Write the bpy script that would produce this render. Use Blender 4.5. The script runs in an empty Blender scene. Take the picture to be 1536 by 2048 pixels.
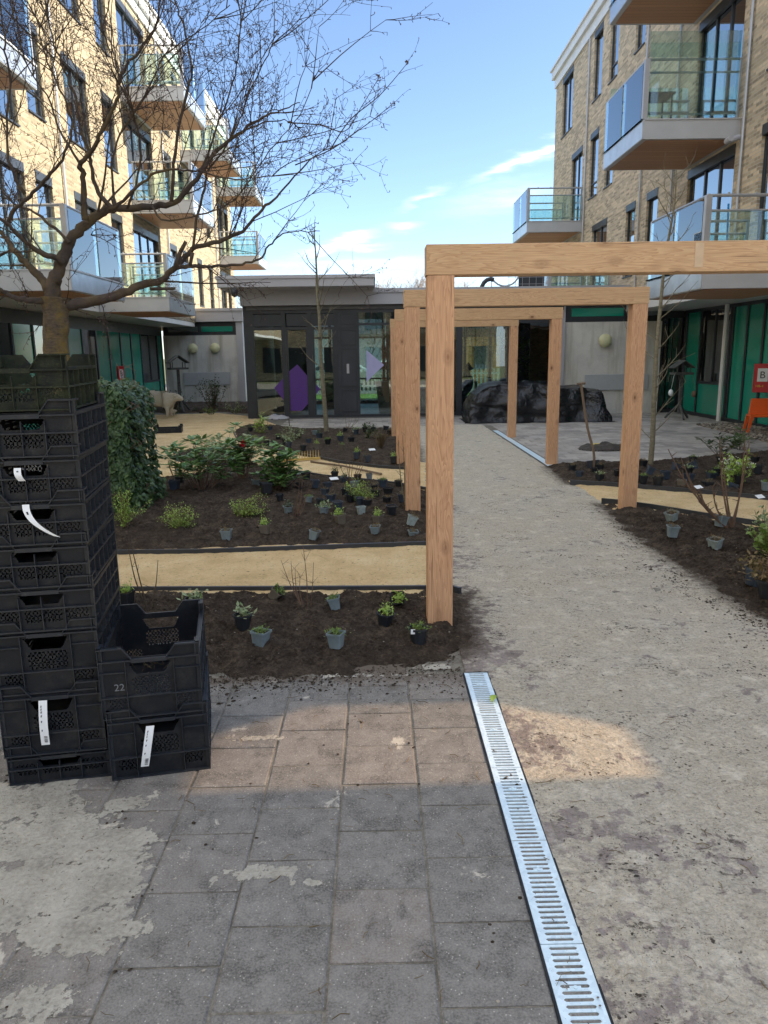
import bpy, math, random
import numpy as np
from mathutils import Vector, Matrix, noise as mn
random.seed(7)
sc = bpy.context.scene
COL = sc.collection
# ---------------------------------------------------------------- camera
FPX = 1480.0; HCAM = 1.72
PITCH = math.radians(12.0); YAW = math.radians(0.5); ROLL = math.radians(-0.8)
RC = Matrix.Rotation(-YAW, 3, 'Z') @ Matrix.Rotation(math.pi/2 - PITCH, 3, 'X') @ Matrix.Rotation(ROLL, 3, 'Z')
cd = bpy.data.cameras.new('camera'); cam = bpy.data.objects.new('camera', cd); COL.objects.link(cam)
cd.sensor_fit = 'AUTO'; cd.sensor_width = 36.0; cd.lens = FPX/2048*36.0
cd.clip_start = 0.05; cd.clip_end = 3000
cam.matrix_world = Matrix.Translation((0, 0, HCAM)) @ RC.to_4x4()
sc.camera = cam
# ---------------------------------------------------------------- light
SUN_AZ = math.radians(1.5)      # from +X towards +Y
SUN_EL = math.radians(33)
sdir = Vector((math.cos(SUN_EL)*math.cos(SUN_AZ), math.cos(SUN_EL)*math.sin(SUN_AZ), math.sin(SUN_EL)))
ld = bpy.data.lights.new('sun', 'SUN'); ld.energy = 3.6; ld.angle = math.radians(0.5); ld.color = (1.0, 0.93, 0.80)
lo = bpy.data.objects.new('sun', ld); COL.objects.link(lo); lo.rotation_euler = sdir.to_track_quat('Z', 'Y').to_euler()
lo.location = (20, 5, 30)
W = bpy.data.worlds.new('World'); sc.world = W; W.use_nodes = True
wt = W.node_tree; wt.nodes.clear()
def wn(t, **k):
    n = wt.nodes.new(t)
    for a, b in k.items(): setattr(n, a, b)
    return n
sky = wn('ShaderNodeTexSky'); sky.sky_type = 'NISHITA'; sky.sun_disc = False
sky.sun_elevation = SUN_EL; sky.sun_rotation = math.pi/2 - SUN_AZ
sky.air_density = 0.8; sky.dust_density = 0.5; sky.ozone_density = 2.0; sky.altitude = 200
bg = wn('ShaderNodeBackground'); bg.inputs[1].default_value = 0.068
out = wn('ShaderNodeOutputWorld')
tc = wn('ShaderNodeTexCoord')
# thin wisps of cirrus, placed by direction in the sky
def wm(op, a, b=None, c=None):
    n = wn('ShaderNodeMath', operation=op)
    for i, v in enumerate((a, b, c)):
        if v is None: continue
        if isinstance(v, (int, float)): n.inputs[i].default_value = v
        else: wt.links.new(v, n.inputs[i])
    return n.outputs[0]
sep = wn('ShaderNodeSeparateXYZ'); wt.links.new(tc.outputs['Generated'], sep.inputs[0])
dx, dy, dz = sep.outputs
az = wm('ARCTAN2', dx, dy)
total = None
def dirof(px, py):
    v = RC @ Vector(((px-768)/FPX, -(py-1024)/FPX, -1)); v.normalize()
    return math.atan2(v.x, v.y), v.z
nz = wn('ShaderNodeTexNoise'); nz.inputs['Scale'].default_value = 16; nz.inputs['Detail'].default_value = 6
mp = wn('ShaderNodeMapping'); mp.inputs['Scale'].default_value = (1, 1, 5); mp.inputs['Rotation'].default_value = (0, 0.45, 0)
wt.links.new(tc.outputs['Generated'], mp.inputs[0]); wt.links.new(mp.outputs[0], nz.inputs[0])
for (x0, y0, x1, y1, wd, st) in [(985, 346, 1150, 270, 9, .75), (815, 412, 885, 380, 6, .3), (612, 508, 735, 468, 8, .5), (780, 455, 840, 452, 7, .3),
                                 (520, 530, 900, 526, 12, .22), (640, 495, 760, 488, 6, .25), (900, 415, 1120, 375, 26, .18), (560, 548, 1040, 556, 12, .3)]:
    a0, h0 = dirof(x0, y0); a1, h1 = dirof(x1, y1)
    L = math.hypot(a1-a0, h1-h0); ux, uy = (a1-a0)/L, (h1-h0)/L
    w_ = wd/FPX
    s = wm('ADD', wm('MULTIPLY', wm('SUBTRACT', az, (a0+a1)/2), ux), wm('MULTIPLY', wm('SUBTRACT', dz, (h0+h1)/2), uy))
    t = wm('ADD', wm('MULTIPLY', wm('SUBTRACT', az, (a0+a1)/2), -uy), wm('MULTIPLY', wm('SUBTRACT', dz, (h0+h1)/2), ux))
    t = wm('ADD', t, wm('MULTIPLY', wm('SUBTRACT', nz.outputs[0], .5), .035))
    e = wm('ADD', wm('POWER', wm('ABSOLUTE', wm('DIVIDE', s, L*.56)), 2.0), wm('POWER', wm('ABSOLUTE', wm('DIVIDE', t, w_)), 2.0))
    m = wm('MULTIPLY', wm('EXPONENT', wm('MULTIPLY', e, -1.3)), st)
    total = m if total is None else wm('MAXIMUM', total, m)
n2 = wn('ShaderNodeTexNoise'); n2.inputs['Scale'].default_value = 30; n2.inputs['Detail'].default_value = 5
wt.links.new(mp.outputs[0], n2.inputs[0])
total = wm('MULTIPLY', total, wm('MULTIPLY_ADD', n2.outputs[0], 1.6, .1))
total = wm('MINIMUM', total, 0.9)
mx = wn('ShaderNodeMixRGB'); wt.links.new(total, mx.inputs[0]); wt.links.new(sky.outputs[0], mx.inputs[1])
mx.inputs[2].default_value = (7.6, 8.0, 8.3, 1)
# bright high cloud added out of view, overhead and behind, to lift the shade
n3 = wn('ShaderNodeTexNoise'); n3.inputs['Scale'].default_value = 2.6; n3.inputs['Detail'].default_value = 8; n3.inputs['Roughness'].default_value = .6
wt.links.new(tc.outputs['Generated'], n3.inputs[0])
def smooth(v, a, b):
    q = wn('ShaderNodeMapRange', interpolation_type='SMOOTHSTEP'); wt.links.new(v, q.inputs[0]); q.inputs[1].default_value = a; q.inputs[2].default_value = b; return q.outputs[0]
fill_cloud = wm('MAXIMUM', smooth(dz, .50, .78), smooth(wm('MULTIPLY', dy, -1.0), -.15, .35))
fill_cloud = wm('MULTIPLY', fill_cloud, wm('MULTIPLY_ADD', smooth(n3.outputs[0], .35, .65), .45, .45))
mv = wn('ShaderNodeMixRGB'); wt.links.new(fill_cloud, mv.inputs[0]); wt.links.new(mx.outputs[0], mv.inputs[1]); mv.inputs[2].default_value = (4.9, 5.4, 6.1, 1)
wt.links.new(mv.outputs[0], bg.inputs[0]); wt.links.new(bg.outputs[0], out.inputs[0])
sc.view_settings.view_transform = 'Standard'; sc.view_settings.look = 'None'
sc.view_settings.exposure = 2.2; sc.view_settings.gamma = 1
# ---------------------------------------------------------------- picture-to-place helpers (every result is a real point on a real plane)
O = Vector((0, 0, HCAM))
def ray(px, py): return RC @ Vector(((px-768)/FPX, -(py-1024)/FPX, -1))
def G(px, py, z=0.0):
    r = ray(px, py); return O + r*((z-HCAM)/r.z)
def PY(px, py, Y):
    r = ray(px, py); return O + r*(Y/r.y)
def PX(px, py, X):
    r = ray(px, py); return O + r*(X/r.x)
# ---------------------------------------------------------------- objects
ORG = {}
def tag(o, label=None, cat=None, group=None, kind=None):
    if label: o['label'] = label
    if cat: o['category'] = cat
    if group: o['group'] = group
    if kind: o['kind'] = kind
    return o
def thing(name, loc, label, cat, group=None, rz=0.0):
    o = bpy.data.objects.new(name, None); COL.objects.link(o); o.location = Vector(loc)
    o.empty_display_size = .1
    o.rotation_euler = (0, 0, rz); ORG[o] = Vector(loc); return tag(o, label, cat, group)
class MB:
    def __init__(s): s.v = []; s.f = []; s.c = None
    def add(s, vs, fs, M=None):
        n = len(s.v)
        if M is not None: vs = [M @ Vector(v) for v in vs]
        s.v += [tuple(v) for v in vs]; s.f += [tuple(i+n for i in f) for f in fs]; return s
    def box(s, a, b, M=None):
        x0, y0, z0 = a; x1, y1, z1 = b
        if x0 > x1: x0, x1 = x1, x0
        if y0 > y1: y0, y1 = y1, y0
        if z0 > z1: z0, z1 = z1, z0
        return s.add([(x0,y0,z0),(x1,y0,z0),(x1,y1,z0),(x0,y1,z0),(x0,y0,z1),(x1,y0,z1),(x1,y1,z1),(x0,y1,z1)],
              [(0,3,2,1),(4,5,6,7),(0,1,5,4),(1,2,6,5),(2,3,7,6),(3,0,4,7)], M)
    def quad(s, a, b, c, d): return s.add([a, b, c, d], [(0,1,2,3)])
    def tube(s, pts, rad, n=6, cap=True):
        pts = [Vector(p) for p in pts]; k = len(pts)
        if not hasattr(rad, '__len__'): rad = [rad]*k
        vs = []; ref = None
        for i, p in enumerate(pts):
            t = (pts[min(i+1, k-1)] - pts[max(i-1, 0)])
            if t.length < 1e-9: t = Vector((0,0,1))
            t.normalize()
            if ref is None: ref = Vector((1,0,0)) if abs(t.x) < .8 else Vector((0,1,0))
            u = ref - t*ref.dot(t)
            if u.length < 1e-6: u = t.orthogonal()
            u.normalize(); w = t.cross(u); ref = u
            for j in range(n):
                a = 2*math.pi*j/n; vs.append(p + (u*math.cos(a) + w*math.sin(a))*rad[i])
        fs = [(i*n+j, i*n+(j+1)%n, (i+1)*n+(j+1)%n, (i+1)*n+j) for i in range(k-1) for j in range(n)]
        if cap: fs += [tuple(range(n))[::-1], tuple((k-1)*n+j for j in range(n))]
        return s.add(vs, fs)
    def lathe(s, prof, c=(0,0,0), n=16, M=None):
        vs = []; k = len(prof)
        for r, z in prof:
            for j in range(n):
                a = 2*math.pi*j/n; vs.append((c[0]+r*math.cos(a), c[1]+r*math.sin(a), c[2]+z))
        fs = [(i*n+j, i*n+(j+1)%n, (i+1)*n+(j+1)%n, (i+1)*n+j) for i in range(k-1) for j in range(n)]
        return s.add(vs, fs, M)
    def prism(s, poly, z0, z1, M=None):
        n = len(poly)
        return s.add([(x,y,z0) for x,y in poly]+[(x,y,z1) for x,y in poly],
            [tuple(range(n))[::-1], tuple(range(n,2*n))]+[(i,(i+1)%n,(i+1)%n+n,i+n) for i in range(n)], M)
    def leaf(s, p, d, up, L, w, bend=.15, n=2):
        d = Vector(d).normalized(); up = Vector(up); sd = d.cross(up)
        if sd.length < 1e-4: sd = d.orthogonal()
        sd.normalize(); nn = sd.cross(d); p = Vector(p)
        if n == 1:
            return s.add([p, p+d*L*.5+sd*w*.5, p+d*L, p+d*L*.5-sd*w*.5], [(0,1,2,3)])
        a = p; b = p+d*L*.35+nn*L*bend*.5; c = p+d*L*.7+nn*L*bend*.35; e = p+d*L
        k = nn*w*.18
        return s.add([a, b+sd*w*.5+k, b, b-sd*w*.5+k, c+sd*w*.42+k, c, c-sd*w*.42+k, e],
             [(0,1,2),(0,2,3),(1,4,5,2),(2,5,6,3),(4,7,5),(5,7,6)])
    def build(s, name, m, parent=None, smooth=False, bevel=0, origin=None):
        if parent is not None: org = ORG.get(parent, Vector((0,0,0)))
        elif origin is not None: org = Vector(origin)
        else:
            A = np.array(s.v); mnv = A.min(0); mxv = A.max(0)
            org = Vector(((mnv[0]+mxv[0])/2, (mnv[1]+mxv[1])/2, mnv[2]))
        me = bpy.data.meshes.new(name)
        A = np.array(s.v, dtype=float) - np.array(org)
        me.from_pydata(A.tolist(), [], s.f); me.materials.append(m)
        if s.c is not None:
            at = me.attributes.new('rnd', 'FLOAT', 'FACE'); at.data.foreach_set('value', s.c)
        if smooth: me.polygons.foreach_set('use_smooth', [True]*len(me.polygons))
        me.update()
        o = bpy.data.objects.new(name, me); COL.objects.link(o); ORG[o] = org
        if parent is not None: o.parent = parent
        else: o.location = org
        if bevel:
            bm = o.modifiers.new('bevel', 'BEVEL'); bm.width = bevel; bm.segments = 2; bm.limit_method = 'ANGLE'
        return o
def copy_tree(o, parent=None):
    c = o.copy(); COL.objects.link(c)
    if parent is not None: c.parent = parent
    for ch in [q for q in bpy.data.objects if q.parent == o]: copy_tree(ch, c)
    return c
KIDS = {}
def copy_thing(o):
    """copy a thing, its parts and sub-parts"""
    if o not in KIDS:
        KIDS[o] = [(q, [r for r in bpy.data.objects if r.parent == q]) for q in bpy.data.objects if q.parent == o]
    c = o.copy(); COL.objects.link(c)
    for q, subs in KIDS[o]:
        d = q.copy(); COL.objects.link(d); d.parent = c
        for r in subs:
            e = r.copy(); COL.objects.link(e); e.parent = d
    return c
def text_mesh(name, txt, size, m, parent, M, extrude=.0005):
    cu = bpy.data.curves.new('txt', 'FONT'); cu.body = txt; cu.size = size; cu.extrude = extrude; cu.align_x = 'CENTER'; cu.align_y = 'CENTER'
    to = bpy.data.objects.new('txt', cu); COL.objects.link(to)
    dg = bpy.context.evaluated_depsgraph_get()
    me = bpy.data.meshes.new_from_object(to.evaluated_get(dg)); bpy.data.objects.remove(to)
    me.transform(M); me.materials.clear(); me.materials.append(m)
    o = bpy.data.objects.new(name, me); COL.objects.link(o)
    if parent is not None: o.parent = parent
    return o
# ---------------------------------------------------------------- materials
def hexc(h):
    h = h.lstrip('#'); r = [int(h[i:i+2], 16)/255 for i in (0, 2, 4)]
    return tuple(c/12.92 if c <= .04045 else ((c+.055)/1.055)**2.4 for c in r)
class NT:
    def __init__(s, name):
        s.m = bpy.data.materials.new(name); s.m.use_nodes = True; s.t = s.m.node_tree
        s.b = s.t.nodes['Principled BSDF']; s.o = s.t.nodes['Material Output']
    def n(s, t, **k):
        q = s.t.nodes.new('ShaderNode'+t)
        for a, b in k.items(): setattr(q, a, b)
        return q
    def L(s, a, b): s.t.links.new(a, b)
    def setin(s, inp, v):
        if isinstance(v, bpy.types.NodeSocket): s.L(v, inp)
        elif v is not None:
            if hasattr(v, '__len__') and len(v) == 3 and inp.type == 'RGBA': v = tuple(v)+(1,)
            inp.default_value = v
    def math(s, op, a, b=None, c=None, clamp=False):
        q = s.n('Math', operation=op, use_clamp=clamp)
        for i, v in enumerate((a, b, c)): s.setin(q.inputs[i], v)
        return q.outputs[0]
    def mix(s, f, a, b, bt='MIX'):
        q = s.n('MixRGB', blend_type=bt); s.setin(q.inputs[0], f); s.setin(q.inputs[1], a); s.setin(q.inputs[2], b); return q.outputs[0]
    def ramp(s, f, stops, interp='LINEAR'):
        q = s.n('ValToRGB'); q.color_ramp.interpolation = interp; e = q.color_ramp.elements
        while len(e) < len(stops): e.new(.5)
        for i, (p, c) in enumerate(stops):
            e[i].position = p; e[i].color = (c if hasattr(c, '__len__') else (c, c, c))[:3] + (1,)
        s.L(f, q.inputs[0]); return q.outputs[0]
    def pos(s, kind='W', scale=(1,1,1)):
        if kind == 'W': v = s.n('NewGeometry').outputs['Position']
        else: v = s.n('TexCoord').outputs['Object']
        if scale != (1,1,1):
            q = s.n('VectorMath', operation='MULTIPLY'); s.L(v, q.inputs[0]); q.inputs[1].default_value = scale; v = q.outputs[0]
        return v
    def noise(s, v, scale, detail=4, rough=.5, dist=0, col=False):
        q = s.n('TexNoise'); s.L(v, q.inputs['Vector']); q.inputs['Scale'].default_value = scale
        q.inputs['Detail'].default_value = detail; q.inputs['Roughness'].default_value = rough; q.inputs['Distortion'].default_value = dist
        return q.outputs[1 if col else 0]
    def vor(s, v, scale, feature='F1', out=0):
        q = s.n('TexVoronoi', feature=feature); s.L(v, q.inputs['Vector']); q.inputs['Scale'].default_value = scale; return q.outputs[out]
    def bump(s, h, strength=.3, dist=.01, nrm=None):
        q = s.n('Bump'); s.L(h, q.inputs['Height']); q.inputs['Strength'].default_value = strength; q.inputs['Distance'].default_value = dist
        if nrm: s.L(nrm, q.inputs['Normal'])
        s.L(q.outputs[0], s.b.inputs['Normal']); return q.outputs[0]
    def fin(s, col=None, rough=None, metal=None, spec=None, **k):
        if col is not None: s.setin(s.b.inputs['Base Color'], col)
        if rough is not None: s.setin(s.b.inputs['Roughness'], rough)
        if metal is not None: s.setin(s.b.inputs['Metallic'], metal)
        if spec is not None: s.setin(s.b.inputs['Specular IOR Level'], spec)
        return s.m
def simple(name, col, rough=.6, metal=0, var=.12, scale=8, bump=.0, bscale=60, spec=.5, kind='O'):
    t = NT(name); p = t.pos(kind)
    f = t.noise(p, scale, 5, .6)
    c = t.mix(t.ramp(f, [(.3, 0), (.7, 1)]), tuple(x*(1-var) for x in col), tuple(min(1, x*(1+var)) for x in col))
    if bump: t.bump(t.noise(p, bscale, 4), bump, .004)
    r = t.math('MULTIPLY_ADD', t.noise(p, scale*3, 3), .2, rough-.1, clamp=True)
    return t.fin(c, r, metal, spec)
M = {}
def brick_mat(name, base, var, mortar, scale=1.0):
    t = NT(name); g = t.n('NewGeometry'); sp = t.n('SeparateXYZ'); t.L(g.outputs['Position'], sp.inputs[0])
    sn = t.n('SeparateXYZ'); t.L(g.outputs['True Normal'], sn.inputs[0])
    fx = t.math('GREATER_THAN', t.math('ABSOLUTE', sn.outputs[0]), .5)
    u = t.math('ADD', t.math('MULTIPLY', sp.outputs[1], fx), t.math('MULTIPLY', sp.outputs[0], t.math('SUBTRACT', 1.0, fx)))
    cb = t.n('CombineXYZ'); t.L(u, cb.inputs[0]); t.L(sp.outputs[2], cb.inputs[1])
    b = t.n('TexBrick'); t.L(cb.outputs[0], b.inputs['Vector']); b.inputs['Scale'].default_value = 1
    b.inputs['Brick Width'].default_value = .22; b.inputs['Row Height'].default_value = .0625; b.inputs['Mortar Size'].default_value = .007
    b.inputs['Color1'].default_value = (0,0,0,1); b.inputs['Color2'].default_value = (1,1,1,1); b.inputs['Mortar'].default_value = (.5,.5,.5,1)
    b.inputs['Bias'].default_value = 0
    # one random value per brick: same bond computed by hand
    row = t.math('FLOOR', t.math('DIVIDE', sp.outputs[2], .0625))
    ui = t.math('FLOOR', t.math('DIVIDE', t.math('ADD', u, t.math('MULTIPLY', t.math('MODULO', row, 2.0), .11)), .22))
    c2 = t.n('CombineXYZ'); t.L(ui, c2.inputs[0]); t.L(row, c2.inputs[1])
    wn_ = t.n('TexWhiteNoise'); t.L(c2.outputs[0], wn_.inputs[0])
    col = t.ramp(wn_.outputs[0], [(0, tuple(x*(1-var*1.3) for x in base)), (.25, tuple(x*(1-var*.5) for x in base)), (.6, base), (.85, tuple(x*(1+var) for x in base)), (1, (base[0]*1.25, base[1]*1.18, base[2]*1.1))])
    big = t.noise(cb.outputs[0], .7, 4)
    col = t.mix(.25, col, t.mix(big, tuple(x*.75 for x in base), tuple(x*1.2 for x in base)))
    col = t.mix(b.outputs['Fac'], col, mortar)
    fine = t.noise(g.outputs['Position'], 60, 4)
    h = t.math('ADD', t.math('MULTIPLY', b.outputs['Fac'], -1.0), t.math('MULTIPLY', t.math('ADD', fine, t.math('MULTIPLY', wn_.outputs[0], .8)), .5))
    t.bump(h, .8, .008)
    return t.fin(col, .9)
M['brick'] = brick_mat('brick_brown', (.47, .37, .25), .45, (.44, .40, .33))
M['brick_cream'] = brick_mat('brick_buff', (.255, .20, .125), .45, (.24, .205, .145))
def wood_mat(name, a, b, axis):
    t = NT(name); sc_ = {'z': (14, 14, 1.0), 'x': (1.0, 14, 14)}[axis]
    p = t.pos('O', sc_); oi = t.n('ObjectInfo')
    va = t.n('VectorMath', operation='ADD'); t.L(p, va.inputs[0])
    cb = t.n('CombineXYZ'); 
    for i in range(3): t.L(t.math('MULTIPLY', oi.outputs['Random'], 37.0+i*11), cb.inputs[i])
    t.L(cb.outputs[0], va.inputs[1])
    g = t.noise(va.outputs[0], 1.2, 3, .5, .8)
    rings = t.math('FRACT', t.math('MULTIPLY', g, 14.0))
    rings = t.ramp(rings, [(0, 0), (.75, .7), (.92, 1), (1, 0)])
    fine = t.noise(va.outputs[0], 9, 4, .6)
    knot = t.ramp(t.vor(va.outputs[0], .3), [(0, 1), (.10, .8), (.17, 0)])
    rings = t.math('POWER', rings, 1.4); c = t.mix(rings, tuple(min(1, x*1.05) for x in a), tuple(x*.95 for x in b)); c = t.mix(t.math('MULTIPLY', fine, .5), c, tuple(x*.6 for x in b))
    p3 = t.pos('O'); stain = t.ramp(t.noise(p3, 3.5, 5, .65), [(.45, 0), (.75, 1)])
    c = t.mix(t.math('MULTIPLY', stain, .35), c, tuple(x*.72 for x in a)); 
    kp = t.pos('O', {'z': (6, 6, 3.2), 'x': (3.2, 6, 6)}[axis]); ka = t.n('VectorMath', operation='ADD'); t.L(kp, ka.inputs[0]); t.L(cb.outputs[0], ka.inputs[1]); kd = t.vor(ka.outputs[0], 1.0)
    c = t.mix(t.ramp(kd, [(.06, 0), (.13, .45), (.22, 0)]), c, tuple(x*.55 for x in b)); c = t.mix(t.ramp(kd, [(.06, .9), (.11, 0)]), c, (.14, .055, .025))
    crack = t.ramp(t.noise(t.pos('O', {'z': (60, 60, .8), 'x': (.8, 60, 60)}[axis]), 1.0, 3, .6), [(.66, 0), (.70, 1)])
    c = t.mix(t.math('MULTIPLY', crack, .75), c, (.10, .05, .03))
    t.bump(t.math('SUBTRACT', fine, t.math('MULTIPLY', crack, 1.0)), .4, .004)
    return t.fin(c, .62, spec=.3)
M['wood_v'] = wood_mat('douglas_post', (.70, .42, .24), (.50, .255, .135), 'z')
M['wood_h'] = wood_mat('douglas_beam', (.66, .44, .25), (.52, .30, .155), 'x')
def tile_mat():
    t = NT('paver_tiles'); p = t.pos('W')
    at = t.n('Attribute'); at.attribute_name = 'rnd'
    r = at.outputs['Fac']
    c = t.ramp(r, [(0, (.085, .080, .078)), (.4, (.110, .102, .098)), (.7, (.13, .114, .106)), (1, (.16, .132, .118))])
    mott = t.noise(p, 11, 8, .78); c = t.mix(t.ramp(mott, [(.38, 0), (.72, .7)]), c, (.27, .26, .245))
    dk = t.noise(p, 6.3, 8, .75, .4); c = t.mix(t.ramp(dk, [(.50, 0), (.62, .8)]), c, (.05, .047, .045))
    fine = t.noise(p, 140, 3, .7); c = t.mix(t.ramp(fine, [(.35, .0), (.8, .6)]), c, (.38, .36, .33))
    spk = t.vor(p, 55); c = t.mix(t.math('MULTIPLY', t.ramp(spk, [(.08, 1), (.16, 0)]), .6), c, (.55, .52, .48))
    # dry sand washed over the slabs
    sp = t.n('SeparateXYZ'); t.L(p, sp.inputs[0])
    big = t.noise(p, 2.6, 9, .7, .5)
    # more of it to the left, and near the sand path
    left = t.math('MULTIPLY_ADD', sp.outputs[0], -.42, -.24, clamp=True)
    left = t.math('MULTIPLY', left, t.ramp(t.math('ABSOLUTE', t.math('SUBTRACT', sp.outputs[1], 2.15)), [(.35, 1), (1.0, .25)]))
    f = t.math('ADD', big, t.math('MULTIPLY', left, .28))
    s_ = t.ramp(f, [(.62, 0), (.65, .95)])
    s_ = t.math('MULTIPLY', s_, t.ramp(t.noise(p, 60, 4, .7), [(.2, .35), (.5, 1)]))
    sand = t.mix(t.noise(p, 40, 4), (.40, .37, .32), (.56, .52, .45))
    c = t.mix(s_, c, sand)
    soil = t.ramp(t.noise(p, 24, 6, .8, .6), [(.655, 0), (.69, 1)]); c = t.mix(t.math('MULTIPLY', soil, .85), c, (.025, .02, .017))
    spill = t.math('ADD', t.math('MULTIPLY_ADD', sp.outputs[1], 1.6, -5.75), t.noise(p, 6, 5, .7)); c = t.mix(t.ramp(spill, [(.55, 0), (.85, .85)]), c, (.10, .075, .055))
    h = t.math('ADD', t.math('MULTIPLY', fine, .5), t.math('MULTIPLY', mott, .6))
    t.bump(h, .5, .004)
    return t.fin(c, .85, spec=.35)
M['tile'] = tile_mat()
def path_mat():
    t = NT('sandy_paver_path'); p = t.pos('W')
    sp = t.n('SeparateXYZ'); t.L(p, sp.inputs[0])
    b = t.n('TexBrick'); cb = t.n('CombineXYZ'); t.L(sp.outputs[1], cb.inputs[0]); t.L(sp.outputs[0], cb.inputs[1]); t.L(cb.outputs[0], b.inputs[0])
    b.inputs['Scale'].default_value = 1; b.inputs['Brick Width'].default_value = .21; b.inputs['Row Height'].default_value = .105; b.inputs['Mortar Size'].default_value = .004
    b.inputs['Color1'].default_value = (.19, .155, .155, 1); b.inputs['Color2'].default_value = (.30, .25, .25, 1); b.inputs['Mortar'].default_value = (.24, .22, .19, 1)
    n1 = t.noise(p, 1.4, 6, .62, .3); n2 = t.noise(p, 11, 5, .7); n3 = t.noise(p, 70, 4, .7)
    sand = t.mix(n2, (.46, .405, .32), (.72, .64, .52)); sand = t.mix(t.ramp(n1, [(.3, 0), (.7, 1)]), sand, (.58, .53, .45))
    sand = t.mix(t.ramp(n3, [(.4, 0), (.8, .6)]), sand, (.19, .17, .14))
    # pavers show along the left edge and in worn spots
    edge = t.math('MULTIPLY_ADD', sp.outputs[0], -1.4, 1.35, clamp=True)
    f = t.math('ADD', t.math('ADD', n1, t.math('MULTIPLY', t.math('SUBTRACT', n2, .5), .8)), t.math('MULTIPLY', edge, .34))
    far = t.math('MULTIPLY_ADD', sp.outputs[1], .03, -.25, clamp=True)
    f = t.math('SUBTRACT', f, t.math('MULTIPLY', far, .4))
    c = t.mix(t.ramp(f, [(.62, 0), (.68, .8)]), sand, b.outputs[0])
    # strewn earth: crisp clustered flecks and a few longer smears
    d = t.noise(p, 30, 6, .8, .8); cl = t.noise(p, 3.3, 4, .6); wv = t.n('VectorMath', operation='ADD'); t.L(p, wv.inputs[0])
    sc3 = t.n('VectorMath', operation='SCALE'); t.L(t.noise(p, 18, 3, .6, 0, True), sc3.inputs[0]); sc3.inputs['Scale'].default_value = .05; t.L(sc3.outputs[0], wv.inputs[1])
    thr = t.ramp(cl, [(.42, 0), (.72, .34)]); f1 = t.math('LESS_THAN', t.vor(wv.outputs[0], 34), thr); thr2 = t.ramp(cl, [(.34, .04), (.72, .30)]); f2 = t.math('LESS_THAN', t.vor(wv.outputs[0], 80), thr2)
    c = t.mix(t.math('MULTIPLY', f2, .7), c, (.10, .085, .07)); c = t.mix(t.math('MULTIPLY', f1, .9), c, (.035, .028, .022))
    sm = t.ramp(t.math('ADD', t.noise(t.pos('W', (1, 1.8, 1)), 9, 6, .8, .6), t.math('MULTIPLY', cl, .3)), [(.76, 0), (.80, 1)]); c = t.mix(t.math('MULTIPLY', sm, .75), c, (.05, .04, .032))
    pit = t.ramp(t.noise(p, 48, 4, .8), [(.30, .65), (.46, 0)]); c = t.mix(pit, c, (.13, .12, .105)); lt = t.ramp(t.noise(p, 7, 6, .75), [(.52, 0), (.68, .6)]); c = t.mix(lt, c, (.80, .74, .63))
    da = t.n('Attribute'); da.attribute_name = 'dirt'
    dd = t.math('ADD', da.outputs['Fac'], t.math('MULTIPLY', t.math('SUBTRACT', t.math('ADD', t.math('MULTIPLY', n2, .5), t.math('MULTIPLY', d, .5)), .5), 2.2))
    c = t.mix(t.ramp(dd, [(.30, 0), (.62, .55), (.95, 1)]), c, t.mix(n3, (.035, .025, .018), (.10, .075, .055)))
    q = t.noise(p, 14, 5, .6, 1.6); w = t.noise(p, 38, 4, .7, 1.0)
    t.bump(t.math('ADD', t.math('MULTIPLY', q, 1.5), t.math('ADD', t.math('MULTIPLY', w, .7), t.math('MULTIPLY', n3, .35))), .9, .03)
    return t.fin(c, .95, spec=.2)
M['path'] = path_mat()
def gran(name, cols, s1, s2, bs, bd, speck=None, rough=.95):
    t = NT(name); p = t.pos('W'); a = t.noise(p, s1, 6, .65); b = t.noise(p, s2, 4, .7)
    c = t.ramp(t.math('ADD', t.math('MULTIPLY', a, .55), t.math('MULTIPLY', b, .45)), [(.32, cols[0]), (.5, cols[1]), (.68, cols[2])])
    if speck: c = t.mix(t.ramp(t.noise(p, speck[0], 3, .7), [(speck[1], 0), (speck[1]+.06, speck[2])]), c, speck[3])
    t.bump(t.math('ADD', a, b), bs, bd); return t.fin(c, rough, spec=.2)
M['sand'] = gran('yellow_sand', [(.50, .345, .175), (.72, .53, .29), (.86, .70, .44)], 2.6, 60, 1.0, .03, (30, .62, .7, (.16, .10, .05)))
M['sand_grey'] = gran('joint_sand', [(.07, .062, .052), (.17, .155, .13), (.32, .295, .255)], 6, 80, .4, .006)
M['soil'] = gran('potting_soil', [(.020, .014, .010), (.062, .045, .033), (.16, .12, .088)], 9, 46, 1.0, .05, (80, .68, .55, (.11, .085, .06)))
M['patio'] = gran('patio', [(.10, .092, .085), (.135, .122, .112), (.18, .16, .145)], 1.5, 40, .4, .006)
M['ground'] = gran('outer_ground', [(.06, .07, .03), (.09, .10, .045), (.13, .12, .08)], .4, 6, .3, .02)
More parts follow.
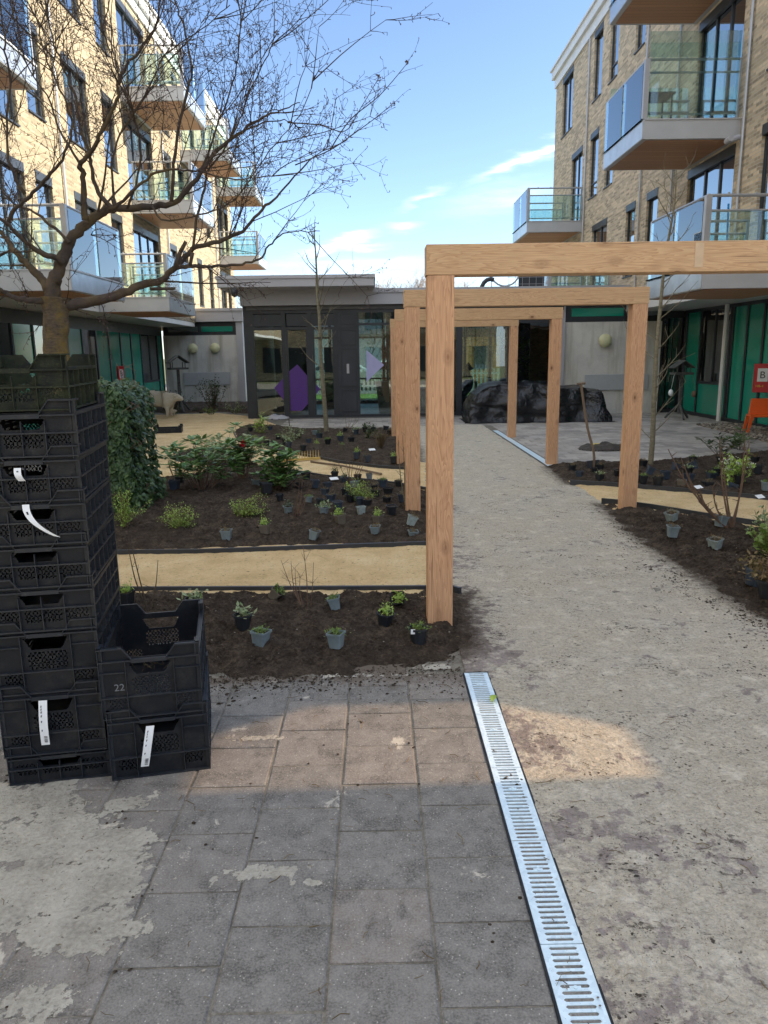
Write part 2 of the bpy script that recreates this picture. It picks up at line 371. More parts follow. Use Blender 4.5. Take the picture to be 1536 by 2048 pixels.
def conc(name, base, streak=True):
    t = NT(name); p = t.pos('W'); a = t.noise(p, 1.6, 7, .65); b = t.noise(t.pos('W', (5, 5, .6)), 1.0, 5, .6); f = t.noise(p, 45, 4, .7)
    c = t.mix(t.ramp(a, [(.3, 0), (.7, 1)]), tuple(x*.78 for x in base), tuple(x*1.15 for x in base))
    if streak:
        c = t.mix(t.ramp(b, [(.48, 0), (.72, .7)]), c, (base[0]*.5, base[1]*.46, base[2]*.38))
        c = t.mix(t.ramp(t.noise(p, .8, 6, .7), [(.52, 0), (.7, .45)]), c, (base[0]*.62, base[1]*.53, base[2]*.38))
        hl = t.vor(p, 1.1); c = t.mix(t.ramp(hl, [(.015, .8), (.03, 0)]), c, (.04, .04, .04))
    c = t.mix(t.ramp(f, [(.4, 0), (.8, .3)]), c, tuple(x*.6 for x in base))
    t.bump(t.math('ADD', f, a), .3, .004); return t.fin(c, .85, spec=.3)
M['concrete'] = conc('weathered_concrete', (.62, .60, .56))
M['fascia'] = simple('grey_aluminium_fascia', (.40, .39, .41), .42, 0, .06, 1.5, .05, 30)
M['fascia_lt'] = simple('light_grey_trim', (.62, .61, .59), .4, .0, .06, 2)
M['zinc'] = simple('galvanised_side', (.50, .53, .56), .35, .75, .12, 4, .05)
M['balc'] = simple('balcony_grey', (.46, .46, .465), .45, .15, .07, 2)
M['rail'] = simple('rail_metal', (.40, .40, .41), .38, .5, .08, 5)
M['dark'] = simple('anthracite_frame', (.022, .025, .030), .4, 0, .2, 3)
M['dark2'] = simple('anthracite_panel', (.03, .033, .04), .45, 0, .25, 2)
M['black'] = simple('black_plastic', (.0055, .0075, .0115), .42, 0, .5, 20, .25, 90, spec=.36)
def dusty(name, base, rough, spec):
    t = NT(name); p = t.pos('O'); oi = t.n('ObjectInfo'); va = t.n('VectorMath', operation='ADD'); t.L(p, va.inputs[0]); cb = t.n('CombineXYZ')
    for i in range(3): t.L(t.math('MULTIPLY', oi.outputs['Random'], 17.0+i*9), cb.inputs[i])
    t.L(cb.outputs[0], va.inputs[1]); v = va.outputs[0]
    a = t.noise(v, 7, 8, .75); b2 = t.noise(v, 70, 5, .8); sc_ = t.vor(v, 26)
    c = t.mix(t.math('MULTIPLY', t.ramp(a, [(.48, 0), (.72, .8)]), t.ramp(b2, [(.35, .25), (.65, 1)])), base, (.060, .055, .048))
    c = t.mix(t.ramp(t.math('ADD', b2, t.math('MULTIPLY', a, .5)), [(.98, 0), (1.04, .8)]), c, (.16, .15, .13))
    t.bump(t.noise(v, 90, 4), .25, .004); return t.fin(c, t.math('MULTIPLY_ADD', a, .35, rough-.1), spec=spec)
M['black'] = dusty('dusty_black_plastic', (.0055, .0075, .0115), .42, .38)
M['black_rib_lit'] = dusty('dusty_scuffed_lit_rib', (.015, .019, .026), .34, .5)  # base lightened to paint in light caught by the ribs, besides dust and scuffs
M['unused_rib'] = simple('lit_black_plastic', (.016, .020, .027), .34, 0, .6, 30, .2, 90, spec=.5)  # another rib black lightened for caught light, not used
M['black_moss'] = None
def moss():
    t = NT('mossy_black_plastic'); p = t.pos('O'); f = t.ramp(t.noise(p, 11, 6, .7), [(.38, 0), (.62, 1)])
    c = t.mix(f, (.010, .012, .010), (.028, .034, .014)); c = t.mix(t.ramp(t.noise(p, 60, 4, .7), [(.55, 0), (.72, .55)]), c, (.06, .075, .025))
    t.bump(t.noise(p, 90, 4), .4, .004); return t.fin(c, .75, spec=.3)
M['black_moss'] = moss()
def soffit():
    t = NT('timber_soffit'); p = t.pos('W'); sp = t.n('SeparateXYZ'); t.L(p, sp.inputs[0])
    pl = t.math('FRACT', t.math('DIVIDE', sp.outputs[1], .14)); i = t.math('FLOOR', t.math('DIVIDE', sp.outputs[1], .14))
    w = t.n('TexWhiteNoise', noise_dimensions='1D'); t.L(i, w.inputs['W'])
    g = t.noise(t.pos('W', (1.5, 18, 1)), 2, 4)
    c = t.mix(t.math('ADD', t.math('MULTIPLY', w.outputs[0], .5), t.math('MULTIPLY', g, .5)), (.34, .15, .06), (.50, .25, .115))
    c = t.mix(t.math('LESS_THAN', pl, .05), c, (.05, .02, .01)); return t.fin(c, .5)
M['soffit'] = soffit()
def glassy(name, tint, gl=.12, rough=.0, fres=True, opaque=None, rip=.12):
    """thin architectural glass: tinted see-through pane with mirror reflection"""
    t = NT(name); t.t.nodes.remove(t.b)
    tr = t.n('BsdfTransparent') if opaque is None else t.n('BsdfDiffuse')
    tr.inputs[0].default_value = tuple(tint if opaque is None else opaque)+(1,)
    g = t.n('BsdfGlossy'); g.inputs['Roughness'].default_value = rough; g.inputs[0].default_value = (.92, .96, 1, 1)
    lw = t.n('Fresnel'); lw.inputs[0].default_value = 1.5
    p = t.pos('W'); q = t.n('Bump'); t.L(t.noise(p, .9, 2), q.inputs['Height']); q.inputs['Strength'].default_value = rip; q.inputs['Distance'].default_value = .05
    t.L(q.outputs[0], g.inputs['Normal'])
    f = t.math('MULTIPLY_ADD', lw.outputs[0], 1.3, gl, clamp=True)
    ms = t.n('MixShader'); t.L(f, ms.inputs[0]); t.L(tr.outputs[0], ms.inputs[1]); t.L(g.outputs[0], ms.inputs[2])
    t.L(ms.outputs[0], t.o.inputs[0]); return t.m
M['glass_green'] = glassy('green_tinted_glass', (.82, .955, .935), .08, rip=.03)
M['glass'] = glassy('clear_glass', (.74, .84, .82), .08, rip=.03)
M['glass_sun'] = glassy('sun_patch_tint', (.55, .46, .36), .04)  # added tint that dims and warms the sun patch
M['pane'] = glassy('window_pane', None, .30, .0, True, (.035, .05, .06))
M['pane_dk'] = glassy('dark_window_pane', (.38, .46, .46), .10)
M['pane_up'] = glassy('reflecting_window_pane', (.42, .55, .56), .30)
M['curtain'] = simple('curtain', (.42, .42, .39), .9, 0, .15, 6)
def enamel():
    t = NT('green_enamel_glass'); p = t.pos('W'); c = t.mix(t.noise(p, .8, 3), (.004, .19, .12), (.012, .29, .20))
    return t.fin(c, .12, spec=.6)
M['green'] = enamel()
def galv():
    t = NT('galvanised_steel'); p = t.pos('O'); v = t.vor(p, 70, out=1)
    bw = t.n('RGBToBW'); t.L(v, bw.inputs[0])
    c = t.mix(bw.outputs[0], (.58, .72, .82), (.74, .88, .96)); c = t.mix(t.ramp(t.noise(p, 22, 5, .7), [(.62, 0), (.72, .7)]), c, (.40, .38, .33))
    t.bump(t.noise(p, 160, 3), .2, .002); return t.fin(c, .42, .25)
M['galv'] = galv()
def leafm(name, a, b, rough=.45, tr=.25, spec=.4):
    t = NT(name); oi = t.n('ObjectInfo'); g = t.n('NewGeometry')
    f = g.outputs['Random Per Island']
    c = t.mix(f, a, b); 
    tl = t.n('BsdfTranslucent'); t.L(t.mix(.5, c, (.3, .4, .05)), tl.inputs[0])
    t.fin(c, rough, spec=spec); ms = t.n('MixShader'); ms.inputs[0].default_value = tr
    t.L(t.b.outputs[0], ms.inputs[1]); t.L(tl.outputs[0], ms.inputs[2]); t.L(ms.outputs[0], t.o.inputs[0]); return t.m
M['ivy'] = leafm('ivy_leaves', (.010, .036, .010), (.055, .105, .032), .42, .06)
M['rhodo'] = leafm('rhododendron_leaves', (.05, .14, .035), (.17, .28, .09), .28, .12)
M['box'] = leafm('bright_small_leaves', (.20, .34, .045), (.44, .58, .13), .45, .25)
M['herb'] = leafm('herb_leaves', (.09, .16, .025), (.22, .30, .08), .5, .25)
M['pale'] = leafm('pale_leaves', (.16, .22, .10), (.33, .38, .22), .5, .25)
M['dry'] = leafm('dry_leaves', (.10, .065, .03), (.22, .16, .08), .8, .15)
M['darkleaf'] = leafm('dark_shrub_leaves', (.02, .045, .014), (.06, .095, .035), .35, .12)
M['white_fl'] = leafm('white_petals', (.62, .62, .52), (.8, .8, .74), .6, .2)
M['red_fl'] = leafm('red_petals', (.45, .01, .02), (.7, .03, .05), .5, .2)
def bark(name, a, b, sc_=(1,1,1), moss_=0):
    t = NT(name); p = t.pos('O', sc_); f = t.noise(p, 12, 6, .7, .5); c = t.mix(t.ramp(f, [(.3, 0), (.7, 1)]), a, b)
    if moss_: c = t.mix(t.ramp(t.noise(t.pos('O'), 5, 5, .7), [(.45, 0), (.62, moss_)]), c, (.19, .13, .03))
    t.bump(f, .8, .012); return t.fin(c, .85, spec=.25)
M['bark'] = bark('cherry_bark', (.030, .023, .018), (.14, .105, .075), (2.2, 2.2, 8), .75)
M['limb'] = bark('limb_bark', (.028, .021, .018), (.085, .064, .052), (1, 1, 1), .25)
M['twig'] = bark('twig_bark', (.030, .020, .018), (.07, .047, .040))
M['sapbark'] = bark('sapling_bark', (.12, .105, .065), (.26, .23, .16), (1, 1, 3))
M['cane'] = bark('cane', (.10, .06, .04), (.20, .13, .09))
M['haft'] = bark('ash_handle', (.12, .08, .055), (.22, .16, .11), (4, 4, .7))
M['pot_grey'] = simple('blue_grey_pot', (.17, .215, .235), .5, 0, .2, 20)
M['pot_pale'] = simple('pale_grey_pot', (.25, .30, .30), .55, 0, .25, 30)
M['pot_black'] = simple('black_pot', (.014, .017, .022), .45, 0, .3, 20)
M['pot_navy'] = simple('dark_blue_pot', (.035, .05, .075), .45, 0, .3, 20)
M['pot_brown'] = simple('taupe_pot', (.13, .11, .085), .6, 0, .2, 20)
M['white'] = simple('white_paper', (.78, .80, .82), .7, 0, .03)
M['ink'] = simple('ink', (.03, .03, .035), .7)
M['numeral'] = simple('grey_numeral', (.17, .18, .19), .6)
M['red'] = simple('red_panel', (.48, .012, .016), .35, 0, .08)
M['yellow'] = simple('yellow_plastic', (.62, .47, .03), .5)
M['rakey'] = simple('rake_timber', (.52, .36, .10), .6)
M['orange'] = simple('orange_plastic', (.80, .115, .012), .38, 0, .06)
M['purple'] = simple('purple_film', (.085, .025, .20), .55, 0, .04)
M['lilac'] = simple('lilac_film', (.42, .42, .66), .6, 0, .04)
M['globe'] = simple('opal_globe', (.62, .60, .36), .35, 0, .05)
M['whitepanel'] = simple('pale_grey_panel', (.40, .41, .42), .4, 0, .05)
M['sheep'] = NT('cream_fleece'); 
def fleece(t):
    p = t.pos('O'); v = t.noise(p, 26, 5, .7, 1.2); c = t.mix(v, (.52, .44, .30), (.86, .80, .66)); t.bump(v, 1.0, .05); return t.fin(c, .9)
M['sheep'] = fleece(M['sheep'])
def tarp():
    t = NT('black_tarpaulin'); p = t.pos('O'); w = t.noise(p, 4.0, 4, .5, 1.0); w2 = t.noise(p, 15, 3, .6, .8)
    t.bump(t.math('ADD', w, t.math('MULTIPLY', w2, .3)), .8, .06); return t.fin((.006, .0065, .009), .27, spec=.6)
M['tarp'] = tarp()
M['skin'] = simple('skin', (.22, .12, .08), .6); M['cloth_dk'] = simple('dark_clothes', (.03, .03, .045), .8); M['hair'] = simple('hair', (.02, .015, .012), .7)
M['cloth_dirty'] = simple('muddy_cloth', (.05, .043, .038), .9, 0, .3, 12, .6, 14)
M['greyplank'] = bark('weathered_wood', (.05, .052, .05), (.13, .135, .13), (1, 1, 3))
M['timber_or'] = simple('orange_cladding', (.62, .30, .06), .6, 0, .2, 3)
M['floor_in'] = simple('interior_floor', (.10, .095, .09), .35, 0, .15, 2)
M['ceil_in'] = simple('interior_ceiling', (.12, .12, .12), .8)
M['cobble'] = None
def peb():
    t = NT('pebbles'); g = t.n('NewGeometry'); c = t.ramp(g.outputs['Random Per Island'], [(0, (.10, .085, .07)), (.5, (.22, .18, .14)), (1, (.40, .36, .30))])
    return t.fin(c, .7)
M['pebble'] = peb()
# ================================================================ THE SETTING
def struct(mb, name, m, **k):
    o = mb.build(name, m, **k); o['kind'] = 'structure'; return o
b = MB(); b.quad((-400,-60,-.08),(400,-60,-.08),(400,900,-.08),(-400,900,-.08)); struct(b, 'ground', M['ground'])
b = MB(); zb_ = -.0055
for x0, x1, y0, y1 in ((-14, .456, -8, 34), (.5945, 14, -8, 34), (.456, .5945, -8, -1.0), (.456, .5945, 3.79, 34)): b.quad((x0,y0,zb_),(x1,y0,zb_),(x1,y1,zb_),(x0,y1,zb_))
struct(b, 'courtyard_base', M['sand_grey'])
# foreground slabs, half bond, each with its own height, tilt and bevel
b = MB(); b.c = []
T = .3105; rt = random.Random(3)
def paver(b, x0, y0, x1, y1, rt, tilt=.0022):
    g = .0030; e = .006
    x0 += g+rt.uniform(0,.0015); x1 -= g+rt.uniform(0,.0015); y0 += g+rt.uniform(0,.0015); y1 -= g+rt.uniform(0,.0015)
    z = [rt.uniform(-tilt, tilt) for _ in range(4)]; h = rt.uniform(-.001, .002)
    o = [(x0,y0),(x1,y0),(x1,y1),(x0,y1)]; i = [(x0+e,y0+e),(x1-e,y0+e),(x1-e,y1-e),(x0+e,y1-e)]
    vs = [(p[0],p[1],-.014) for p in o]+[(p[0],p[1],h+z[k]-.004) for k,p in enumerate(o)]+[(p[0],p[1],h+z[k]) for k,p in enumerate(i)]
    fs = [(8,9,10,11)]+[(4+k,4+(k+1)%4,8+(k+1)%4,8+k) for k in range(4)]+[(k,(k+1)%4,4+(k+1)%4,4+k) for k in range(4)]
    b.add(vs, fs); r = rt.random(); b.c += [r]*9
for ci in range(-14, 2):
    x0 = .4575+(ci-1)*T
    off = 1.824-.0 if (ci % 2) else 1.669
    k0 = int((-2.0-off)/T)-1
    for k in range(k0, 40):
        y0 = off+k*(T-.006)
        if y0 > 3.80: break
        y1 = min(y0+T-.006, 3.98)
        if ci == 1 and y1 > 3.78: y1 = 3.80
        paver(b, x0, y0, x0+T, y1, rt)
PAVO = struct(b, 'paving', M['tile'])
b = MB(); b.quad((2.9, 3.7, -.0035), (8.6, 3.7, -.0035), (8.6, 10.3, -.0035), (2.9, 10.3, -.0035)); struct(b, 'walk_side', M['path'])
# the sanded walk
def height(x, y, a=.006):
    return a*(mn.noise(Vector((x*3, y*3, 5)))+.6*mn.noise(Vector((x*9, y*9, 1)))+.35*mn.noise(Vector((x*27, y*27, 2))))
def sheet(name, m, pts_in, x0, x1, y0, y1, s, hf, inside=None):
    b = MB(); nx = int((x1-x0)/s)+1; ny = int((y1-y0)/s)+1
    for j in range(ny):
        for i in range(nx):
            x = x0+(x1-x0)*i/(nx-1); y = y0+(y1-y0)*j/(ny-1); b.v.append((x, y, hf(x, y)))
    for j in range(ny-1):
        for i in range(nx-1):
            x = x0+(x1-x0)*(i+.5)/(nx-1); y = y0+(y1-y0)*(j+.5)/(ny-1)
            if inside is None or inside(x, y): b.f.append((j*nx+i, j*nx+i+1, (j+1)*nx+i+1, (j+1)*nx+i))
    return b.build(name, m, smooth=True, origin=(0,0,0))
def pathh(x, y):
    e = min(1, max(0, (x-.6)/.5))
    return .004+height(x, y, .012)*e
o = sheet('walk', M['path'], None, .592, 6.2, -1.5, 3.8, .035, pathh, lambda x, y: True); o['kind'] = 'structure'
o = sheet('walk', M['path'], None, .47, 3.2, 3.8, 18.3, .06, pathh, lambda x, y: x < 2.62 or y < 11.2); o['kind'] = 'structure'
# patio slabs in front of the glazed wing
b = MB(); b.c = []
rt = random.Random(5)
for i in range(-8, 30):
    for k in range(0, 40):
        x0 = i*.305+(.15 if k%2 else 0); y0 = 10.2+k*.305
        if y0 > 20.9 or x0 > 8.4: continue
        if x0+.3 < 2.8 and y0 < 17.9: continue
        paver(b, max(x0, -4) if y0 > 17.9 else max(x0, 2.8), y0, x0+.305, y0+.305, rt, .0015)
t_ = NT('patio_slabs'); p_ = t_.pos('W'); at_ = t_.n('Attribute'); at_.attribute_name = 'rnd'
c_ = t_.mix(at_.outputs['Fac'], (.20, .185, .175), (.38, .35, .325))
c_ = t_.mix(t_.ramp(t_.noise(p_, 1.2, 6, .65), [(.42, 0), (.7, .75)]), c_, (.45, .41, .36)); c_ = t_.mix(t_.ramp(t_.noise(p_, 4, 5, .7), [(.5, 0), (.7, .5)]), c_, (.13, .115, .105))
t_.bump(t_.noise(p_, 60, 4), .3, .004); M['patiot'] = t_.fin(c_, .8, spec=.35)
struct(b, 'patio', M['patiot'])
# ---- irregular beds of earth and sand laid on the base
def inpoly(x, y, P):
    c = False; n = len(P); j = n-1
    for i in range(n):
        if (P[i][1] > y) != (P[j][1] > y) and x < (P[j][0]-P[i][0])*(y-P[i][1])/(P[j][1]-P[i][1])+P[i][0]: c = not c
        j = i
    return c
def dpoly(x, y, P):
    d = 1e9; n = len(P)
    for i in range(n):
        ax, ay = P[i]; bx, by = P[(i+1)%n]; vx, vy = bx-ax, by-ay
        t = max(0, min(1, ((x-ax)*vx+(y-ay)*vy)/(vx*vx+vy*vy+1e-12)))
        d = min(d, math.hypot(x-ax-t*vx, y-ay-t*vy))
    return d
BEDS = {}
def bed(name, m, poly, s, top, rough, slope=.12, raw=False, seed=0, margin=.12):
    P = [tuple(G(x, y)[:2]) for x, y in poly] if not raw else poly
    BEDS[seed] = P
    xs = [p[0] for p in P]; ys = [p[1] for p in P]
    def hf(x, y):
        d = dpoly(x, y, P)*(1 if inpoly(x, y, P) else -1)
        e = max(-1.2, min(1, (d+.5*slope*mn.noise(Vector((x*7, y*7, seed+3))))/slope))
        e = e*(2-e) if e > 0 else e
        n = mn.noise(Vector((x*5, y*5, seed)))+.75*mn.noise(Vector((x*13, y*13, seed+1)))+.6*mn.noise(Vector((x*31, y*31, seed+2)))+.35*mn.noise(Vector((x*70, y*70, seed+4)))
        return top*e+rough*n*max(.25, e)
    def inn(x, y):
        return inpoly(x, y, P) or dpoly(x, y, P) < margin
    o = sheet(name, m, None, min(xs)-margin, max(xs)+margin, min(ys)-margin, max(ys)+margin, s, hf, inn)
    o['kind'] = 'structure'
    return hf
SAND = M['sand']; SOIL = M['soil']; MARGINS = {}
# sand laid wide; the soil beds rise out of it
bed('sand_path', SAND, [(150,1200),(470,1203),(880,1203),(868,1085),(600,1090),(400,1098),(150,1105)], .035, .022, .007, .05, seed=11, margin=.03)
bed('sand_path', SAND, [(240,832),(365,829),(440,827),(512,834),(560,853),(640,905),(720,915),(852,925),(853,985),(760,985),(600,975),(470,985),(300,990),(150,1000),(180,870)], .07, .015, .008, .05, seed=12, margin=.03)
bed('sand_path', SAND, [(1138,962),(1250,965),(1400,980),(1640,1000),(1640,1085),(1400,1045),(1225,1020)], .045, .018, .008, .05, seed=13, margin=.03)
h1 = bed('soil_bed', SOIL, [(60,1188),(300,1188),(600,1187),(850,1186),(925,1190),(930,1230),(938,1290),(880,1322),(760,1333),(640,1348),(520,1352),(430,1342),(200,1345),(60,1345)], .0135, .05, .030, .22, seed=21)
h2 = bed('soil_bed', SOIL, [(40,1102),(230,1104),(400,1102),(600,1096),(858,1088),(853,1040),(853,985),(800,972),(740,965),(650,956),(590,946),(520,935),(470,900),(400,900),(352,908),(362,925),(420,935),(400,948),(330,960),(60,965)], .022, .055, .036, .16, seed=22)
h3 = bed('soil_bed', SOIL, [(467,866),(480,856),(515,850),(600,860),(700,862),(800,861),(820,870),(835,900),(838,940),(760,935),(680,926),(590,908),(500,890),(474,878)], .04, .07, .028, .18, seed=23)
h4 = bed('soil_bed', SOIL, [(260,822),(330,826),(370,826),(440,823),(512,828),(512,806),(260,806)], .09, .06, .03, .25, seed=24)
h5 = bed('soil_bed', SOIL, [(1100,934),(1160,927),(1300,926),(1420,915),(1680,895),(1680,1008),(1536,1000),(1400,988),(1250,975),(1140,968)], .032, .06, .036, .2, seed=25)
h6 = bed('soil_bed', SOIL, [(1206,1010),(1300,1022),(1420,1042),(1680,1085),(1680,1300),(1536,1232),(1450,1185),(1360,1128),(1290,1080),(1235,1035)], .020, .06, .036, .3, seed=26)
# soil trodden off the beds on to the walk: how near each point of it lies to a bed
for w_ in [q for q in bpy.data.objects if q.name.startswith('walk')]:
    vals = []
    for v in w_.data.vertices:
        d = min((dpoly(v.co.x, v.co.y, BEDS[k]) if not inpoly(v.co.x, v.co.y, BEDS[k]) else 0) for k in (21, 22, 23, 25, 26))
        vals.append(math.exp(-d/.17))
    at = w_.data.attributes.new('dirt', 'FLOAT', 'POINT'); at.data.foreach_set('value', vals)
# pebble strip along the green facade
bp = MB(); rp = random.Random(4); PB = [tuple(G(x, y)[:2]) for x, y in [(1392,850),(1440,848),(1560,852),(1620,870),(1620,905),(1536,886)]]
xs = [p[0] for p in PB]; ys = [p[1] for p in PB]; k = 0
while k < 2600:
    x = rp.uniform(min(xs), max(xs)); y = rp.uniform(min(ys), max(ys))
    if not inpoly(x, y, PB): continue
    k += 1; r = rp.uniform(.02, .05); z = rp.uniform(-.005, .035)
    Mx = Matrix.Translation((x, y, z)) @ Matrix.Rotation(rp.uniform(0, 6), 4, 'Z') @ Matrix.Rotation(rp.uniform(-.5, .5), 4, 'X') @ Matrix.Diagonal((r, r*rp.uniform(.6, .9), r*.5, 1))
    bp.add([(1,0,0),(.6,.8,.1),(-.5,.85,0),(-1,0,.1),(-.6,-.8,0),(.5,-.85,.1),(.1,0,1),(0,0,-1)],
       [(0,1,6),(1,2,6),(2,3,6),(3,4,6),(4,5,6),(5,0,6),(1,0,7),(2,1,7),(3,2,7),(4,3,7),(5,4,7),(0,5,7)], Mx)
tag(bp.build('pebbles', M['pebble'], origin=(0,0,0)), 'grey and brown pebbles strewn along the green glass facade', 'pebbles', kind='stuff')
# dry sand drifted over the slabs, thick enough to bury the joints
BL = [(G(x, y)[0], G(x, y)[1], rx, ry, a_) for x, y, rx, ry, a_ in [(130,1680,.42,.24,1.2),(60,1780,.5,.22,1.25),(150,1850,.34,.13,1.1),(20,1600,.5,.2,1.1),(250,1610,.25,.08,.95),(500,1478,.22,.05,.9),(545,1745,.22,.05,.95),(620,1765,.14,.035,.9),(40,2010,.2,.12,1.0),(330,1760,.25,.07,.75),(720,1352,.5,.05,.8),(960,1300,.12,.35,.9),(880,1335,.3,.06,.9)]]
def fs(x, y):
    v = 0
    for bx, by, rx, ry, a_ in BL: v = max(v, a_*math.exp(-((x-bx)/rx)**2-((y-by)/ry)**2))
    n = .40*mn.noise(Vector((x*5, y*5, 8)))+.30*mn.noise(Vector((x*13, y*13, 3)))+.26*mn.noise(Vector((x*34, y*34, 6)))+.22*mn.noise(Vector((x*85, y*85, 6)))
    return max(-.009, min(.0044, .0008+.0075*(v+n-.54)))
M['drift'] = gran('dry_pale_sand', [(.24, .225, .195), (.42, .395, .345), (.56, .53, .47)], 5, 60, .8, .02, (44, .64, .8, (.05, .04, .032)))
_t = NT('drift_fade'); _m = M['drift']; _n = _m.node_tree
# the film thins to single grains at its rim
_bs = _n.nodes['Principled BSDF']; _o = _n.nodes['Material Output']
_at = _n.nodes.new('ShaderNodeAttribute'); _at.attribute_name = 'thick'; _ge = _n.nodes.new('ShaderNodeNewGeometry')
_no = _n.nodes.new('ShaderNodeTexNoise'); _no.inputs['Scale'].default_value = 85; _no.inputs['Detail'].default_value = 6; _no.inputs['Roughness'].default_value = .8
_n.links.new(_ge.outputs['Position'], _no.inputs['Vector'])
_ma = _n.nodes.new('ShaderNodeMath'); _ma.operation = 'MULTIPLY_ADD'; _n.links.new(_at.outputs['Fac'], _ma.inputs[0]); _ma.inputs[1].default_value = .85; _n.links.new(_no.outputs[0], _ma.inputs[2])
_mr = _n.nodes.new('ShaderNodeMapRange'); _n.links.new(_ma.outputs[0], _mr.inputs[0]); _mr.inputs[1].default_value = .60; _mr.inputs[2].default_value = .78; _mr.inputs[4].default_value = .95
_n.links.new(_mr.outputs[0], _bs.inputs['Alpha']); bpy.data.materials.remove(_t.m)
o = sheet('sand_drift', M['drift'], None, -3.4, .46, 1.3, 4.1, .012, fs, lambda x, y: fs(x, y) > -.0052 and not (-1.6 < x < -.6 and y > 3.3)); o['kind'] = 'structure'
at = o.data.attributes.new('thick', 'FLOAT', 'POINT'); at.data.foreach_set('value', [max(0, min(1, (v.co.z-.0012)/.0036)) for v in o.data.vertices])
# loose crumbs of earth over slabs and walk
bc = MB(); rc_ = random.Random(9)
def crumb(x, y, r, z=0):
    Mx = Matrix.Translation((x, y, z+r*.25)) @ Matrix.Rotation(rc_.uniform(0, 6), 4, 'Z') @ Matrix.Diagonal((r*rc_.uniform(.7, 1.5), r, r*rc_.uniform(.4, .8), 1))
    bc.add([(1,0,0),(.3,.9,0),(-.8,.5,0),(-.8,-.5,0),(.3,-.9,0),(rc_.uniform(-.3,.3),0,1)], [(0,1,5),(1,2,5),(2,3,5),(3,4,5),(4,0,5)], Mx)
for c in range(480):
    x = rc_.uniform(-2.4, 3.0); y = 1.0+rc_.random()**1.5*12
    if y > 3.7 and x < .65 : continue
    if x > 1.9+.1*y and y > 5: continue
    n = rc_.choice([1, 1, 2, 3, 6, 10]); sp_ = rc_.uniform(.01, .05)
    for q in range(n): crumb(x+rc_.gauss(0, sp_*1.6), y+rc_.gauss(0, sp_), rc_.uniform(.0025, .009))
for c in range(1500):
    x = rc_.uniform(-1.0, .45); y = 3.86-abs(rc_.gauss(0, .16)); crumb(x, y, rc_.uniform(.0012, .004)+.006*rc_.random()**8)
for c in range(5200):
    P = BEDS[rc_.choice([21, 26, 26])]; a = rc_.randrange(len(P)-1)
    t_ = rc_.random(); ax, ay = P[a]; bx, by = P[a+1]
    crumb(ax+(bx-ax)*t_-abs(rc_.gauss(0, .22)), ay+(by-ay)*t_-abs(rc_.gauss(0, .14)), rc_.uniform(.0015, .008)*rc_.choice([1, 1, 1, 1.6]))
tag(bc.build('soil_crumbs', SOIL, origin=(0,0,0)), 'dark crumbs of spilled earth scattered over slabs and sandy walk', 'soil crumbs', kind='stuff')
# lumps of soil inside beds
bl = MB(); save = bc; bc = bl
for (poly, hf, n, rr) in [([(230,1192),(900,1192),(930,1290),(640,1340),(430,1335),(200,1335)], h1, 2600, (.003, .013)), ([(230,1098),(850,1082),(850,990),(600,960),(330,965)], h2, 3000, (.004, .016)),
                      ([(1240,1030),(1536,1080),(1536,1225),(1360,1120)], h6, 1500, (.004, .018)), ([(1130,940),(1536,920),(1536,990),(1200,965)], h5, 1200, (.006, .02)), ([(480,866),(800,866),(830,925),(590,900)], h3, 1200, (.006, .02))]:
    P = [tuple(G(x, y)[:2]) for x, y in poly]; xs = [p[0] for p in P]; ys = [p[1] for p in P]; k = 0
    while k < n:
        x = rc_.uniform(min(xs), max(xs)); y = rc_.uniform(min(ys), max(ys))
        if inpoly(x, y, P): k += 1; crumb(x, y, rc_.uniform(*rr), hf(x, y)-.002)
tag(bl.build('soil_clods', SOIL, origin=(0,0,0)), 'loose dark clods lying on the planting beds', 'clods', kind='stuff')
# straw, bark chips and pale grit
bs = MB(); bg_ = MB()
for (poly, hf, n) in [([(230,1192),(900,1192),(930,1290),(640,1340),(430,1335),(200,1335)], h1, 330), ([(230,1098),(850,1082),(850,990),(600,960),(330,965)], h2, 380), ([(1240,1030),(1536,1080),(1536,1225),(1360,1120)], h6, 220), ([(1130,940),(1536,920),(1536,990),(1200,965)], h5, 150), ([(0,1600),(430,1560),(560,1360),(920,1370),(1100,2040),(0,2040)], None, 170), ([(980,1500),(1500,1400),(1536,2040),(1150,2040)], None, 130), ([(900,1100),(1200,1050),(1400,1250),(950,1300)], None, 90)]:
    P = [tuple(G(x, y)[:2]) for x, y in poly]; xs = [p[0] for p in P]; ys = [p[1] for p in P]; k = 0
    while k < n:
        x = rc_.uniform(min(xs), max(xs)); y = rc_.uniform(min(ys), max(ys))
        if not inpoly(x, y, P): continue
        k += 1; z = (hf(x, y) if hf else .006)+.002; a = rc_.uniform(0, 6.28); L_ = rc_.uniform(.01, .05)*(1 if rc_.random() < .9 else 2)
        if rc_.random() < .55: bs.tube([(x, y, z), (x+L_*math.cos(a)*.5, y+L_*math.sin(a)*.5, z+.003), (x+L_*math.cos(a+.3), y+L_*math.sin(a+.3), z+.001)], rc_.uniform(.0006, .0018), 3)
        else:
            q_ = bc; bc = bg_; crumb(x, y, rc_.uniform(.002, .006), z-.001); bc = q_
tag(bs.build('straw_bits', M['dry'], origin=(0,0,0)), 'straw and root bits strewn over beds, slabs and walk', 'straw', kind='stuff')
tag(bg_.build('grit', M['pebble'], origin=(0,0,0)), 'pale grit and bark chips strewn over beds, slabs and walk', 'grit', kind='stuff')
